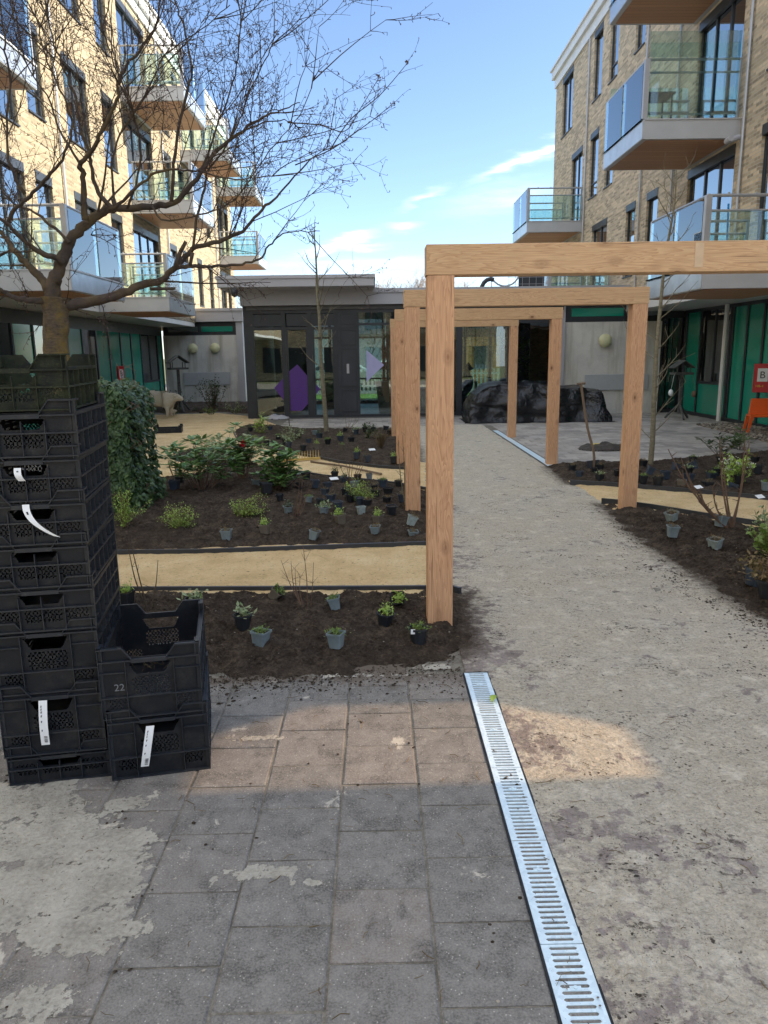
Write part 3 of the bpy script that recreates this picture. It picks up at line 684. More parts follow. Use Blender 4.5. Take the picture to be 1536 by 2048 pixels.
# ================================================================ EDGING BOARDS
def edging(pts, label, h=.06):
    P = [G(x, y) for x, y in pts]; b = MB(); w = .012
    for i in range(len(P)-1):
        a, c = P[i], P[i+1]; d = (c-a); L = d.length; an = math.atan2(d.y, d.x)
        b.box((0, -w, -.03), (L+.004, w, h), Matrix.Translation((a.x, a.y, 0)) @ Matrix.Rotation(an, 4, 'Z'))
    tag(b.build('edging_board', M['dark2']), label, 'edging', 'black edging boards between sand and soil')
edging([(60,1187),(300,1186),(600,1185),(850,1184),(905,1184),(920,1188)], 'black edging board between the nearest sand path and the front soil bed', .05)
edging([(60,1112),(230,1113),(400,1111),(600,1104),(860,1095)], 'black edging board along the near side of the big planting bed')
edging([(853,982),(800,972),(740,965),(650,956),(590,946),(530,938)], 'black edging board along the far side of the big planting bed', .05)
edging([(467,866),(474,880),(500,892),(590,910),(680,928),(760,938),(838,943)], 'curved black edging board round the far round-ended bed', .06)
edging([(1140,970),(1250,977),(1400,990),(1536,1003),(1660,1012)], 'black edging board on the far side of the right sand path', .07)
edging([(1203,1008),(1225,1010),(1300,1020),(1420,1040),(1536,1058),(1660,1080)], 'black edging board on the near side of the right sand path', .07)
# ================================================================ DRAINS
def drain(x0, x1, y0, y1, slots, label, rz=0.0, extra=False):
    w = x1-x0; t = thing('drain_channel', (x0, y0, 0), label, 'drain', 'slotted steel drain channels', rz)
    ORG[t] = Vector((0,0,0)); L = y1-y0
    b = MB(); b.box((-.008, 0, -.06), (-.001, L, .004)); b.box((w+.001, 0, -.06), (w+.008, L, .004)); b.box((-.001, 0, -.075), (w+.001, L, -.06 if slots else -.0035))
    b.build('channel', M['black'], t)
    nseg = max(1, int(round(L/(.5 if slots else 1.0))))
    for s in range(nseg):
        ya, yb = L*s/nseg+.002, L*(s+1)/nseg-.002; b = MB()
        z1, z0 = .004, -.002
        if not slots: b.box((0, ya, z0), (w, yb, z1))
        else:
            m_ = .022; n = int(round((yb-ya-.008)/.0225)); pitch = (yb-ya-.008)/n; sl = .0118
            b.box((0, ya, z0), (m_, yb, z1)); b.box((w-m_, ya, z0), (w, yb, z1))
            y = ya
            for i in range(n):
                yc = ya+.010+i*pitch
                b.box((m_, y, z0), (w-m_, yc, z1)); y = yc+sl
                for xx in (m_, w-m_):   # rounded slot ends
                    sgn = 1 if xx == m_ else -1
                    b.add([(xx, yc, z1), (xx+sgn*.005, yc, z1), (xx, yc+.005, z1)], [(0,1,2)] if sgn > 0 else [(0,2,1)])
                    b.add([(xx, yc+sl, z1), (xx+sgn*.005, yc+sl, z1), (xx, yc+sl-.005, z1)], [(0,2,1)] if sgn > 0 else [(0,1,2)])
            b.box((m_, y, z0), (w-m_, yb, z1))
            # raised dimples between slots
            for i in range(n):
                for xx in (.011, w-.011, .04, w*.5, w-.04):
                    yy = ya+.010+i*pitch-.0055+(0 if xx in (.04, w*.5) or xx == w-.04 else .0)
                    b.box((xx-.0014, yy-.0014, z1-.001), (xx+.0014, yy+.0014, z1+.0012))
        g = b.build('grating', M['galv'], t)
        b = MB(); yc = ya+.32
        b.box((w/2-.016, yc-.007, .0042), (w/2+.016, yc+.007, .0055)); b.lathe([(0,.0055),(.006,.0055),(.006,.009),(.003,.0095),(0,.0095)], (w/2, yc, 0), 10)
        if slots: b.build('locking_bolt', M['galv'], t)
    return t
drain(.462, .588, -1.0, 3.79, True, 'long galvanised slotted drain channel in the foreground paving')
drain(2.64, 2.76, 11.2, 16.8, False, 'distant galvanised drain channel running between walk and patio')
b = MB(); b.leaf((.555, 3.42, .012), (.35, .8, .1), (0,0,1), .07, .034, .1); tag(b.build('fallen_leaf', M['box']), 'green leaf lying on the far end of the foreground drain', 'leaf')
# ================================================================ PERGOLA FRAMES
PW = .158
def frame(y, zt, label, xr=2.665, xl=.308, tilt=0):
    t = thing('timber_arch', (xl, y, 0), label, 'timber frame', 'new timber frames over the walk')
    hb = .17
    for x in (xl, xr):
        m = MB(); m.box((x, y, -.15), (x+PW, y+.155, zt-hb)); m.build('post', M['wood_v'], t, bevel=.004)
    m = MB(); m.box((xl-.006, y-.003, zt-hb+.001), (xr+PW+.006, y+.158, zt)); m.build('beam', M['wood_h'], t, bevel=.004)
    return t
f1 = frame(4.46, 2.335, 'nearest and largest orange timber frame over the walk')
frame(7.87, 2.365, 'second timber frame from the front, soil at both its feet')
frame(11.45, 2.38, 'third timber frame from the front, beside the far drain')
frame(15.35, 2.42, 'farthest and smallest timber frame, before the black tarpaulin', xr=2.74, xl=.315)
# faint survey marks on the first beam
for i, (a, c) in enumerate([((1.85, 4.455, 2.19), (1.90, 4.4565, 2.325))]):
    m = MB(); m.box(a, c); 
    m.build('pale_rub_mark', simple('pale_wood', (.55, .40, .26), .7), f1)
# ================================================================ BUILDINGS
def wall_holes(b, X, y0, y1, z0, z1, holes, nx, dep=.16):
    """wall in the plane x = X with rectangular openings and their reveals; nx = +1/-1 outward side"""
    ysn = sorted({y0, y1} | {h[0] for h in holes} | {h[1] for h in holes}); zsn = sorted({z0, z1} | {h[2] for h in holes} | {h[3] for h in holes})
    ysn = [v for v in ysn if y0 <= v <= y1]; zsn = [v for v in zsn if z0 <= v <= z1]
    for i in range(len(ysn)-1):
        for j in range(len(zsn)-1):
            yc = (ysn[i]+ysn[i+1])/2; zc = (zsn[j]+zsn[j+1])/2
            if any(h[0] < yc < h[1] and h[2] < zc < h[3] for h in holes): continue
            q = [(X, ysn[i], zsn[j]), (X, ysn[i+1], zsn[j]), (X, ysn[i+1], zsn[j+1]), (X, ysn[i], zsn[j+1])]
            b.quad(*(q if nx > 0 else q[::-1]))
    Xi = X-nx*dep
    for a, c, d, e in holes:
        b.quad((X,a,d),(Xi,a,d),(Xi,a,e),(X,a,e)); b.quad((X,c,d),(X,c,e),(Xi,c,e),(Xi,c,d))
        b.quad((X,a,d),(X,c,d),(Xi,c,d),(Xi,a,d)); b.quad((X,a,e),(Xi,a,e),(Xi,c,e),(X,c,e))
def window(parent, X, h, nx, n=2, door=False, seed=0):
    a, c, d, e = h; Xi = X-nx*.09; f = .045
    b = MB()
    def bar(y0, y1, z0, z1, p=.0): b.box((Xi-nx*.03, y0, z0), (Xi+nx*(.03+p), y1, z1))
    bar(a, a+f, d, e); bar(c-f, c, d, e); bar(a+f, c-f, d, d+f); bar(a+f, c-f, e-f, e)
    b.box((X-nx*.07, a+.003, e-.18), (X+nx*.012, c-.003, e-.003))   # blind box
    b.box((X-nx*.07, a+.003, d-.02), (X+nx*.035, c-.003, d+.012))  # sill
    w = (c-a-2*f)
    for i in range(1, n): y = a+f+w*i/n; bar(y-.03, y+.03, d+f, e-f, .002)
    if not door and (seed % 2 == 0) and n == 1: bar(a+f, c-f, d+.42, d+.46, .001)
    fr = b.build('window', M['dark'], parent)
    g = MB(); g.box((Xi-nx*.005, a+f, d+f), (Xi+nx*.004, c-f, e-f)); g.build('pane', M['pane_up'], fr)
    # room behind: back, curtain
    q = MB(); Xb = X-nx*.17
    q.quad((Xb-nx*.6, a-.2, d-.05), (Xb-nx*.6, c+.2, d-.05), (Xb-nx*.6, c+.2, e+.05), (Xb-nx*.6, a-.2, e+.05)); q.build('room_back', M['dark2'], fr)
    q = MB(); rr = random.Random(int(a*13+d*7)); 
    for (s0, s1) in ([(0, rr.uniform(.2, .45)), (rr.uniform(.7, .85), 1)] if n > 1 else [(0, rr.choice([.35, .6, 1]))]):
        y = a+(c-a)*s0; ye = a+(c-a)*s1; k = 0; pts = []
        while y < ye: pts.append((Xb-nx*(.08+.03*(k % 2)), y)); y += .05; k += 1
        if len(pts) > 1:
            m0 = len(q.v)
            for (xx, yy) in pts: q.v += [(xx, yy, d), (xx, yy, e)]
            q.f += [(m0+2*i, m0+2*i+2, m0+2*i+3, m0+2*i+1) for i in range(len(pts)-1)]
    if q.v: q.build('curtain', M['curtain'], fr)
def balcony(parent, Xw, Xo, y0, y1, zf, kind=0, hh=1.03, sill=.34):
    """slab hung on the wall from Xw out to Xo between y0 and y1, floor height zf"""
    s = 1 if Xo > Xw else -1
    b = MB(); b.box((Xw+s*.002, y0, zf-sill), (Xo, y1, zf)); b.box((Xo-.03, y0-.02, zf-.015), (Xo+s*.03, y1+.02, zf+.012)); b.box((Xw+s*.01, y0-.02, zf-.012), (Xo-s*.035, y0+.03, zf+.009))
    # inner step of the edge beam
    bal = b.build('balcony', M['balc'], parent)
    q = MB(); q.box((Xw+s*.1, y0+.10, zf-sill-.012), (Xo-s*.10, y1-.10, zf-sill-.002)); q.build('soffit', M['soffit'], bal)
    q = MB(); q.box((Xo+s*.002, y0+.01, zf-sill+.01), (Xo+s*.008, y1-.01, zf-.02)); q.build('side_plate', M['zinc'], bal)
    r = MB(); Xr = Xo-s*.03
    def post(x, y, w=.03): r.box((x-w, y-w, zf+.01), (x+w, y+w, zf+hh))
    post(Xr, y0+.05, .045); post(Xr, y1-.05, .035); post(Xr, (y0+y1)/2, .022); post(Xw+s*.08, y0+.05, .02); post(Xw+s*.08, y1-.05, .02)
    for zz, th in ((hh, .024), (hh-.22, .02)):
        for yy in (y0+.05, y1-.05): r.tube([(Xw+s*.05, yy, zf+zz), (Xr, yy, zf+zz)], th, 8)
        if zz == hh: r.tube([(Xr, y0+.03, zf+zz), (Xr, y1-.03, zf+zz)], th+.004, 8)
    for yy in (y0+.05, y1-.05): r.tube([(Xw+s*.05, yy, zf+.10), (Xr, yy, zf+.10)], .016, 8)
    for k in range(4):
        x = Xw+s*(.25+k*.42); r.box((x-.012, y0+.035, zf+hh), (x+.012, y0+.065, zf+hh+.045))
    r.build('railing', M['rail'], bal)
    for yy in (y0+.02, y1-.02):
        g = MB(); g.box((Xw+s*.1, yy-.004, zf+.05), (Xr-s*.05, yy+.004, zf+hh-.23+(.0 if kind == 0 else .5))); g.build('glass_panel', M['glass_green'], bal)
    for (ya, yb) in ((y0+.1, (y0+y1)/2-.03), ((y0+y1)/2+.03, y1-.1)):
        g = MB(); g.box((Xo+s*.012, ya, zf-.02), (Xo+s*.02, yb, zf+hh-.04)); g.build('glass_panel', M['glass_green'], bal)
    if kind:
        g = MB(); g.box((Xw+s*.1, y0+.012, zf+hh+.03), (Xo-s*.05, y0+.018, zf+hh+.46)); g.build('wind_screen', M['glass'], bal)
    return bal
# ---------- right building
XR = 6.95
R = thing('brick_apartment_building', (12, 18, 0), 'brown brick apartment building on the right, in shade, with hanging glass balconies', 'building')
F1, F2, F3, RT = 3.0, 5.97, 8.85, 12.0
TOPR = [(27.85, 29.3, 9.35, 11.35), (24.45, 25.35, 9.35, 11.35), (22.9, 23.7, 9.35, 11.35), (20.7, 21.45, 9.35, 11.35), (15.25, 17.3, 8.95, 11.3), (12.9, 14.2, 9.5, 11.3), (9.6, 10.6, 9.5, 11.3)]
MIDR = [(26.25, 27.65, 6.05, 8.4), (24.45, 25.35, 6.5, 8.45), (22.9, 23.7, 6.5, 8.45), (15.25, 17.3, 6.05, 8.45), (12.9, 14.2, 6.5, 8.45), (9.6, 10.6, 6.5, 8.45)]
LOWR = [(23.2, 24.75, 3.2, 5.62), (20.75, 21.5, 3.72, 5.62), (19.15, 19.92, 3.72, 5.62), (15.2, 17.4, 3.08, 5.58), (12.6, 14.2, 3.1, 5.62), (9.2, 10.6, 3.1, 5.6)]
b = MB(); YN = 4.6; YF = 30.35
wall_holes(b, XR, YN, YF, 3.05, RT-.35, TOPR+MIDR+LOWR, -1, .16)
b.box((XR+.8, YN+.1, 3.05), (XR+11, YF-.1, RT-.4))
b.quad((XR,YN,3.05),(XR+11,YN,3.05),(XR+11,YN,RT-.35),(XR,YN,RT-.35)); b.quad((XR,YF,3.05),(XR,YF,RT-.35),(XR+11,YF,RT-.35),(XR+11,YF,3.05))
b.quad((XR,YN,RT-.36),(XR+11,YN,RT-.36),(XR+11,YF,RT-.36),(XR,YF,RT-.36)); b.quad((XR,YN,3.06),(XR,YF,3.06),(XR+11,YF,3.06),(XR+11,YN,3.06))
b.build('wall', M['brick'], R)
b = MB(); b.box((XR-.16, YN-.1, RT-.3), (XR+11, YF+.16, RT)); b.box((XR-.06, YN-.1, RT-.62), (XR+.5, YF+.06, RT-.3)); b.box((XR-.22, YN-.1, RT-.02), (XR+11, YF+.22, RT+.05))
b.build('roof', M['fascia_lt'], R)
b = MB(); b.box((9.95, YN+.05, -.05), (17.8, YF-.05, 3.04)); b.box((5.3, 24.1, 0), (9.9, YF, 3.04)); b.build('ground_floor', M['brick'], R)
for i, h in enumerate(TOPR+MIDR+LOWR): window(R, XR, h, -1, 2 if h[1]-h[0] > 1.2 and h[1]-h[0] < 1.8 else (3 if h[1]-h[0] > 1.8 else 1), seed=i)
for y in (25.72, 20.35, 14.85, 18.2):
    b = MB(); b.tube([(XR-.05, y, 3.1), (XR-.05, y, RT-.65)], .028, 8); b.build('downpipe', M['rail'], R)
for (y0, y1, zf, k) in [(15.05, 17.5, F2, 1), (15.05, 17.5, F3, 0), (11.95, 14.35, F1, 0), (25.9, 28.5, F2, 0), (22.5, 25.6, F1+.15, 0)]:
    bal = balcony(R, XR, 5.1, y0, y1, zf, k)
# first floor balcony runs on towards the camera beyond the picture
b = MB(); b.tube([(XR-.05, 14.95, F2-.35), (XR-.3, 14.95, F2-.42), (XR-.3, 14.75, F2-.42)], .05, 10); b.build('drain_elbow', M['fascia'], R)
# lintel and ceiling over the recessed ground floor
b = MB(); b.box((6.97, YN, 2.80), (8.9, 21.2, 3.045)); b.build('overhang', M['fascia_lt'], R)
# added pierced brick block out of view; its openings shape the foreground sun patch
SPB = thing('sun_patch_block', (8.2, 3, 0), 'narrow brick stair tower at the near end of the right building', 'building')
b = MB(); wall_holes(b, XR, 1.6, 4.59, 0, RT-.3, [(2.90, 3.62, 3.78, 5.1)], -1, .1); wall_holes(b, 9.5, 1.6, 4.59, 0, RT-.3, [(2.85, 3.8, 5.3, 6.9)], 1, .1)
b.quad((XR,1.6,0),(9.5,1.6,0),(9.5,1.6,RT-.3),(XR,1.6,RT-.3)); b.quad((XR,1.6,RT-.31),(9.5,1.6,RT-.31),(9.5,4.59,RT-.31),(XR,4.59,RT-.31)); b.build('wall', M['brick'], SPB)
b = MB(); b.box((XR+.05, 2.9, 3.78), (XR+.06, 3.62, 5.1)); b.build('patch_tint_pane', M['glass_sun'], SPB)
b = MB(); b.add([(XR+.02, 3.62, 3.78), (XR+.02, 3.3, 3.78), (XR+.02, 3.62, 4.2)], [(0,1,2)]); b.add([(XR+.02, 3.62, 5.1), (XR+.02, 3.3, 5.1), (XR+.02, 3.62, 4.75)], [(0,1,2)]); b.build('patch_corner_mask', M['dark'], SPB)  # added masks that clip the corners of the sun patch
# ---------- ground-floor facades of coloured glass
def shopfront(parent, X, nx, segs, ztop, depthdir=1):
    """segs = list of (y0, y1, kind); X plane; nx outward"""
    b = MB()
    ys = sorted({s[0] for s in segs} | {s[1] for s in segs})
    for y in ys: b.box((X-nx*.06, y-.045, 0), (X+nx*.03, y+.045, ztop))
    y0, y1 = ys[0], ys[-1]
    b.box((X-nx*.06, y0, ztop-.32), (X+nx*.036, y1, ztop-.002)); b.box((X-nx*.06, y0, .0), (X+nx*.034, y1, .09))
    for a, c, k in segs:
        if k in ('w', 'g2'): b.box((X-nx*.05, a, .86), (X+nx*.028, c, .93))
        if k == 'w': b.box((X-nx*.05, (a+c)/2-.03, .93), (X+nx*.026, (a+c)/2+.03, ztop-.32))
    fr = b.build('window_wall', M['dark'], parent)
    for a, c, k in segs:
        g = MB()
        if k in ('g', 'g2'): g.box((X-nx*.02, a+.045, .09), (X+nx*.005, c-.045, ztop-.32)); g.build('green_panel', M['green'], fr)
        elif k == 'w':
            g.box((X-nx*.02, a+.045, .09), (X+nx*.005, c-.045, .86)); g.build('green_panel', M['green'], fr)
            g = MB(); g.box((X-nx*.01, a+.045, .93), (X, c-.045, ztop-.32)); g.build('window_glass', M['pane_dk'], fr)
            q = MB(); n = int((c-a)/.07); 
            for i in range(n+1):
                if i % max(n//2, 1) == 0 and i: pass
                q.v += [(X-nx*(.2+.03*(i % 2)), a+.05+(c-a-.1)*i/n, .5), (X-nx*(.2+.03*(i % 2)), a+.05+(c-a-.1)*i/n, ztop-.35)]
            q.f = [(2*i, 2*i+2, 2*i+3, 2*i+1) for i in range(n) if (i % n) < n*.45 or (i % n) > n*.9]
            q.build('curtain', M['curtain'], fr)
        elif k == 'd': g.box((X-nx*.02, a+.045, .09), (X+nx*.004, c-.045, ztop-.32)); g.build('door_glass', M['pane_dk'], fr)
    q = MB(); q.quad((X-nx*1.2, y0, 0), (X-nx*1.2, y1, 0), (X-nx*1.2, y1, ztop), (X-nx*1.2, y0, ztop)); q.build('room_back', M['dark2'], fr)
    return fr
RG = thing('green_glazed_facade', (8.62, 15, 0), 'green and clear glazed ground floor facade under the brown brick building', 'facade')
shopfront(RG, 8.62, -1, [(12.0,13.0,'w'),(13.0,14.0,'g2'),(14.0,15.0,'g2'),(15.0,15.9,'g2'),(15.9,16.75,'g2'),(16.75,17.5,'g'),(17.5,18.2,'g'),(18.32,20.0,'w'),(20.0,20.9,'g'),(20.9,21.0,'g')], 3.04)
b = MB(); b.tube([(8.45, 18.26, 0), (8.45, 18.26, 3.0)], .055, 10); tag(b.build('drainpipe', M['fascia_lt']), 'pale round column pipe before the right green facade', 'pipe')
# ---------- left building
XL = -6.85
Lb = thing('brick_apartment_building', (-12, 22, 0), 'sunlit cream brick apartment building on the left, behind the bare tree', 'building')
G1, G2, G3, LT = 3.2, 6.1, 8.95, 12.15
h_ = []
for zf, top in ((G1, 5.5), (G2, 8.4), (G3, 11.35)):
    for (a, c, sill) in [(36.2, 37.0, .0), (34.6, 35.8, .0), (32.2, 33.0, .5), (30.2, 31.0, .5), (28.0, 28.8, .5), (26.3, 27.2, .0), (22.4, 24.9, .05), (20.6, 21.5, .5), (18.2, 19.6, .5), (16.2, 17.0, .5), (13.4, 15.7, .05), (10.6, 12.6, .05), (8.2, 9.2, .5), (5.6, 6.6, .5), (3.0, 4.4, .5)]:
        h_.append((a, c, zf+max(sill, .06), top))
b = MB(); YN2 = -16.0; YF2 = 37.9
wall_holes(b, XL, YN2, YF2, 3.02, LT-.35, h_, 1, .16)
b.box((XL-.8, YN2+.1, 3.02), (XL-11, YF2-.1, LT-.4)); b.quad((XL,YN2,LT-.36),(XL-11,YN2,LT-.36),(XL-11,YF2,LT-.36),(XL,YF2,LT-.36)); b.quad((XL,YF2,3.02),(XL,YF2,LT-.36),(XL-11,YF2,LT-.36),(XL-11,YF2,3.02))
b.quad((XL,YN2,3.02),(XL,YN2,LT-.36),(XL-11,YN2,LT-.36),(XL-11,YN2,3.02)); b.quad((XL,YN2,3.025),(XL,YF2,3.025),(XL-11,YF2,3.025),(XL-11,YN2,3.025))
b.build('wall', M['brick_cream'], Lb)
b = MB(); b.box((XL+.16, YN2-.1, LT-.3), (XL-11, YF2+.16, LT)); b.box((XL+.06, YN2-.1, LT-.6), (XL-.5, YF2+.06, LT-.3)); b.box((XL+.22, YN2-.1, LT-.02), (XL-11, YF2+.22, LT+.05)); b.build('roof', M['fascia_lt'], Lb)
for i, h in enumerate(h_): window(Lb, XL, h, 1, 3 if h[1]-h[0] > 1.8 else (2 if h[1]-h[0] > 1.1 else 1), seed=i)
for (y0, y1, zf, k) in [(22.2, 25.0, G3, 0), (22.5, 25.2, G2, 0), (19.2, 21.9, G1, 0), (34.6, 37.1, G2, 0), (34.6, 37.1, G3, 0), (13.1, 15.8, G1, 0), (10.0, 12.5, G2, 0), (10.0, 12.5, G3, 0), (13.1, 15.8, G3, 0), (28.6, 31.2, G3, 0)]:
    if (y0, zf) == (13.1, G3): continue
    balcony(Lb, XL, -5.12, y0, y1, zf, k)
for y in (26.0, 17.6, 33.8, 9.6): b = MB(); b.tube([(XL+.05, y, 3.1), (XL+.05, y, LT-.62)], .028, 8); b.build('downpipe', M['rail'], Lb)
b = MB(); b.box((-6.87, YN2, 2.86), (-8.3, 29.2, 3.015)); b.build('overhang', M['fascia_lt'], Lb)
LG = thing('green_glazed_facade', (-8.2, 15, 0), 'dark framed green glass ground floor facade behind the tree and ivy', 'facade')
sg = []; y = 6.0; kk = ['w','g','w','g','g','d','g','w','g','w','g','d','g','g','g','g','w','g','d','g']
i = 0
while y < 29.0:
    w_ = 2.0 if kk[i % 20] == 'w' else 1.05
    sg.append((y, min(y+w_, 29.2), kk[i % 20])); y += w_; i += 1
shopfront(LG, -8.2, 1, sg, 2.85)
# ---------- low link on the left with concrete wall and two globe lamps
LW = thing('concrete_wall', (-6.6, 29.5, 0), 'weathered concrete wall of the low link on the left, two globe lamps on it', 'wall')
b = MB(); b.box((-8.2, 29.5, 0), (-5.36, 29.75, 2.55)); b.build('wall_face', M['concrete'], LW)
b = MB(); b.box((-8.2, 29.55, 2.55), (-5.36, 29.9, 3.04)); w_ = b.build('window_band', M['dark'], LW)
b = MB(); b.box((-6.7, 29.53, 2.68), (-5.5, 29.548, 2.88)); b.build('green_pane', M['green'], w_)
b = MB(); b.box((-8.0, 29.53, 2.68), (-6.85, 29.548, 2.88)); b.build('pane', M['pane'], w_)
b = MB(); b.box((-8.6, 29.3, 3.05), (-5.05, 34, 3.50)); b.box((-8.6, 29.25, 3.44), (-5.0, 34, 3.54)); b.box((-5.35, 29.4, 0), (-5.1, 29.8, 3.05)); b.build('fascia', M['fascia'], LW)
# ---------- right link
RW = thing('concrete_wall', (6.9, 21.1, 0), 'streaked concrete wall on the right with one globe lamp above a pale panel', 'wall')
b = MB(); b.box((5.27, 21.1, 0), (7.98, 21.35, 2.53)); b.build('wall_face', M['concrete'], RW)
b = MB(); b.box((5.27, 21.14, 2.53), (8.0, 21.4, 3.04)); b.box((8.0, 21.15, 0), (8.6, 21.25, 3.04)); w_ = b.build('window_band', M['dark'], RW)
b = MB(); b.box((5.45, 21.12, 2.68), (6.9, 21.138, 2.90)); b.build('green_pane', M['green'], w_)
b = MB(); b.box((7.0, 21.12, 2.68), (7.9, 21.138, 2.90)); b.build('pane', M['pane'], w_)
b = MB(); b.box((8.05, 21.13, .1), (8.3, 21.149, 2.6)); b.box((8.33, 21.13, .1), (8.56, 21.149, 2.6)); b.build('door_glass', M['pane_dk'], w_)
b = MB(); b.box((5.25, 20.85, 3.05), (9.0, 24, 3.44)); b.box((5.22, 20.8, 3.40), (9.0, 24, 3.48)); b.box((5.10, 21.0, 0), (5.26, 21.4, 3.05)); b.build('fascia', M['fascia'], RW)
def globe(p, r, label):
    t = thing('globe_lamp', p, label, 'lamp', 'round globe lamps on the concrete walls')
    b = MB(); n = 16; prof = [(r*math.sin(math.pi*i/n), -r*.62*math.cos(math.pi*i/n)) for i in range(n+1)]
    b.lathe(prof, (0,0,0), 28, Matrix.Translation(Vector(p)+Vector((0,-r*.62,0))) @ Matrix.Rotation(math.pi/2, 4, 'X')); b.build('shade', M['globe'], t, smooth=True)
    b = MB(); b.lathe([(r*.8, 0), (r*.8, .05), (0, .05)], (0,0,0), 24, Matrix.Translation(Vector(p)+Vector((0, 0, 0))) @ Matrix.Rotation(math.pi/2, 4, 'X')); b.build('back_plate', M['dark2'], t)
q = PY(1208, 681, 21.1); globe((q.x, 21.1, q.z), .185, 'single cream globe lamp on the right concrete wall')
q = PY(387, 697, 29.5); globe((q.x, 29.5, q.z), .19, 'left cream globe lamp of the pair on the left concrete wall')
q = PY(431, 696, 29.5); globe((q.x, 29.5, q.z), .19, 'right cream globe lamp of the pair on the left concrete wall')
def panel(x0, x1, y0, y1, Y, label, two=False):
    a = PY(x0, y0, Y); c = PY(x1, y1, Y)
    t = thing('wall_panel', (a.x, Y, c.z), label, 'panel', 'pale blank panels on the concrete walls')
    b = MB(); b.box((a.x, Y-.05, c.z), (c.x, Y-.004, a.z)); b.build('board', M['whitepanel'], t, bevel=.008)
    if two: b = MB(); b.box((a.x+.04, Y-.056, a.z-(a.z-c.z)*.55), (a.x+(c.x-a.x)*.33, Y-.051, a.z-.03)); b.build('grey_patch', M['fascia'], t)
panel(1169, 1294, 749, 779, 21.1, 'long pale panel on the right concrete wall under the lamp')
panel(367, 461, 745, 769, 29.5, 'pale panel with a grey corner on the left concrete wall', True)
# ---------- the wing behind the photographer, seen only in reflections
BW = thing('rear_wing', (0, -15, 0), 'low brick wing closing the courtyard behind the photographer', 'building')
b = MB(); b.box((-9, -19, 0), (9, -14, 6.2)); b.build('wall', M['brick'], BW)
for i in range(9):
    for z in (.5, 3.6): b = MB(); b.box((-8.3+i*1.9, -14.0, z), (-7.0+i*1.9, -13.95, z+1.8)); b.build('window', M['dark'], BW)
# ---------- glazed pavilion
PV = thing('glazed_pavilion', (.8, 21, 0), 'low dark-framed glass pavilion with grey fascia across the back of the courtyard', 'building')
Y0 = 21.0; YB = 27.0
def wx(px): return PY(px, 740, Y0).x
b = MB(); b.box((-3.62, 20.72, 3.06), (5.24, YB+.4, 3.42)); b.box((-3.62, 20.68, 3.36), (5.26, YB+.4, 3.47)); b.build('roof', M['fascia'], PV)
b = MB(); b.box((-4.02, 19.75, 3.46), (.0, YB, 3.70)); b.box((-4.05, 19.72, 3.66), (.03, YB, 3.74)); b.build('canopy', M['fascia'], PV)
b = MB(); b.box((-3.55, 20.8, -.01), (5.2, YB, .015)); b.build('floor', M['floor_in'], PV)
b = MB(); b.box((-3.5, 20.9, 2.95), (5.2, YB, 3.05)); b.build('ceiling', M['ceil_in'], PV)
f = MB()
def vb(x0, x1, z0=0, z1=3.05, d=.09, y=Y0): f.box((x0, y-.04, z0), (x1, y+d, z1))
def hb_(x0, x1, z0, z1, d=.07, y=Y0): f.box((x0, y-.034, z0), (x1, y+d, z1))
xe = [wx(503), wx(570), wx(622), wx(674), wx(718), wx(806), wx(918), wx(1017), wx(1070), 5.1]
vb(-3.6, xe[0]+.12)
hb_(-3.6, 5.2, 2.86, 3.055)
for x, w in ((xe[1], .12), (xe[2], .14), (xe[3], .12), (xe[5], .08), (xe[6], .16), (xe[7], .08)): vb(x-w/2, x+w/2)
vb(4.95, 5.12)
hb_(-3.5, xe[4], 2.42, 2.50); hb_(-3.5, 5.1, 0, .09); hb_(xe[4], wx(806), 2.52, 2.58)
hb_(xe[7], 5.1, 2.52, 2.60)
f.build('window_frame', M['dark'], PV)
f = MB(); f.box((xe[3]+.06, Y0-.03, .09), (xe[4]+.02, Y0+.06, 2.9)); pn = f.build('solid_panel', M['dark2'], PV)
f = MB()
for z0, z1 in ((.16, .78), (.86, 1.9), (1.98, 2.42), (2.54, 2.84)):
    x0, x1 = xe[3]+.12, xe[4]-.05
    for a, c in (((x0, z0), (x1, z0+.03)), ((x0, z1-.03), (x1, z1)), ((x0, z0+.03), (x0+.03, z1-.03)), ((x1-.03, z0+.03), (x1, z1-.03))): f.box((a[0], Y0-.05, a[1]), (c[0], Y0-.029, c[1]))
f.build('raised_moulding', M['dark'], pn)
f = MB(); q = PY(696, 738, Y0-.04); f.box((q.x-.035, Y0-.05, q.z-.12), (q.x+.035, Y0-.0295, q.z+.14)); it = f.build('intercom', M['fascia'], pn)
f = MB()
for x0, x1 in ((-3.5, xe[1]), (xe[1], xe[3])): f.box((x0+.1, Y0-.02, 2.52), (x1-.06, Y0+.03, 2.84))
f.build('upper_panel', M['dark2'], PV)
edges = [xe[0], xe[1], xe[2], xe[3]]
for i in range(3):
    g = MB(); g.box((edges[i]+.08, Y0+.01, .09), (edges[i+1]-.06, Y0+.02, 2.42)); g.build('glass_pane', M['glass'], PV)
for x0, x1 in ((xe[4]+.02, xe[5]-.04), (xe[5]+.04, xe[6]-.08), (xe[6]+.08, xe[7]-.04)):
    g = MB(); g.box((x0, Y0+.01, .09), (x1, Y0+.02, 2.86)); g.build('glass_pane', M['glass'], PV)
g = MB(); g.box((4.3, Y0+.02, .09), (4.95, Y0+.03, 2.52)); g.build('glass_pane', M['pane_dk'], PV)
# door stiles and handles
f = MB()
for x in (xe[1]+.06, xe[2]-.11, xe[2]+.07, xe[3]-.11): f.box((x, Y0-.03, .09), (x+.05, Y0+.05, 2.42))
f.tube([(xe[2]+.09, Y0-.09, .95), (xe[2]+.09, Y0-.09, 1.25)], .012, 6); f.build('door_stile', M['dark'], PV)
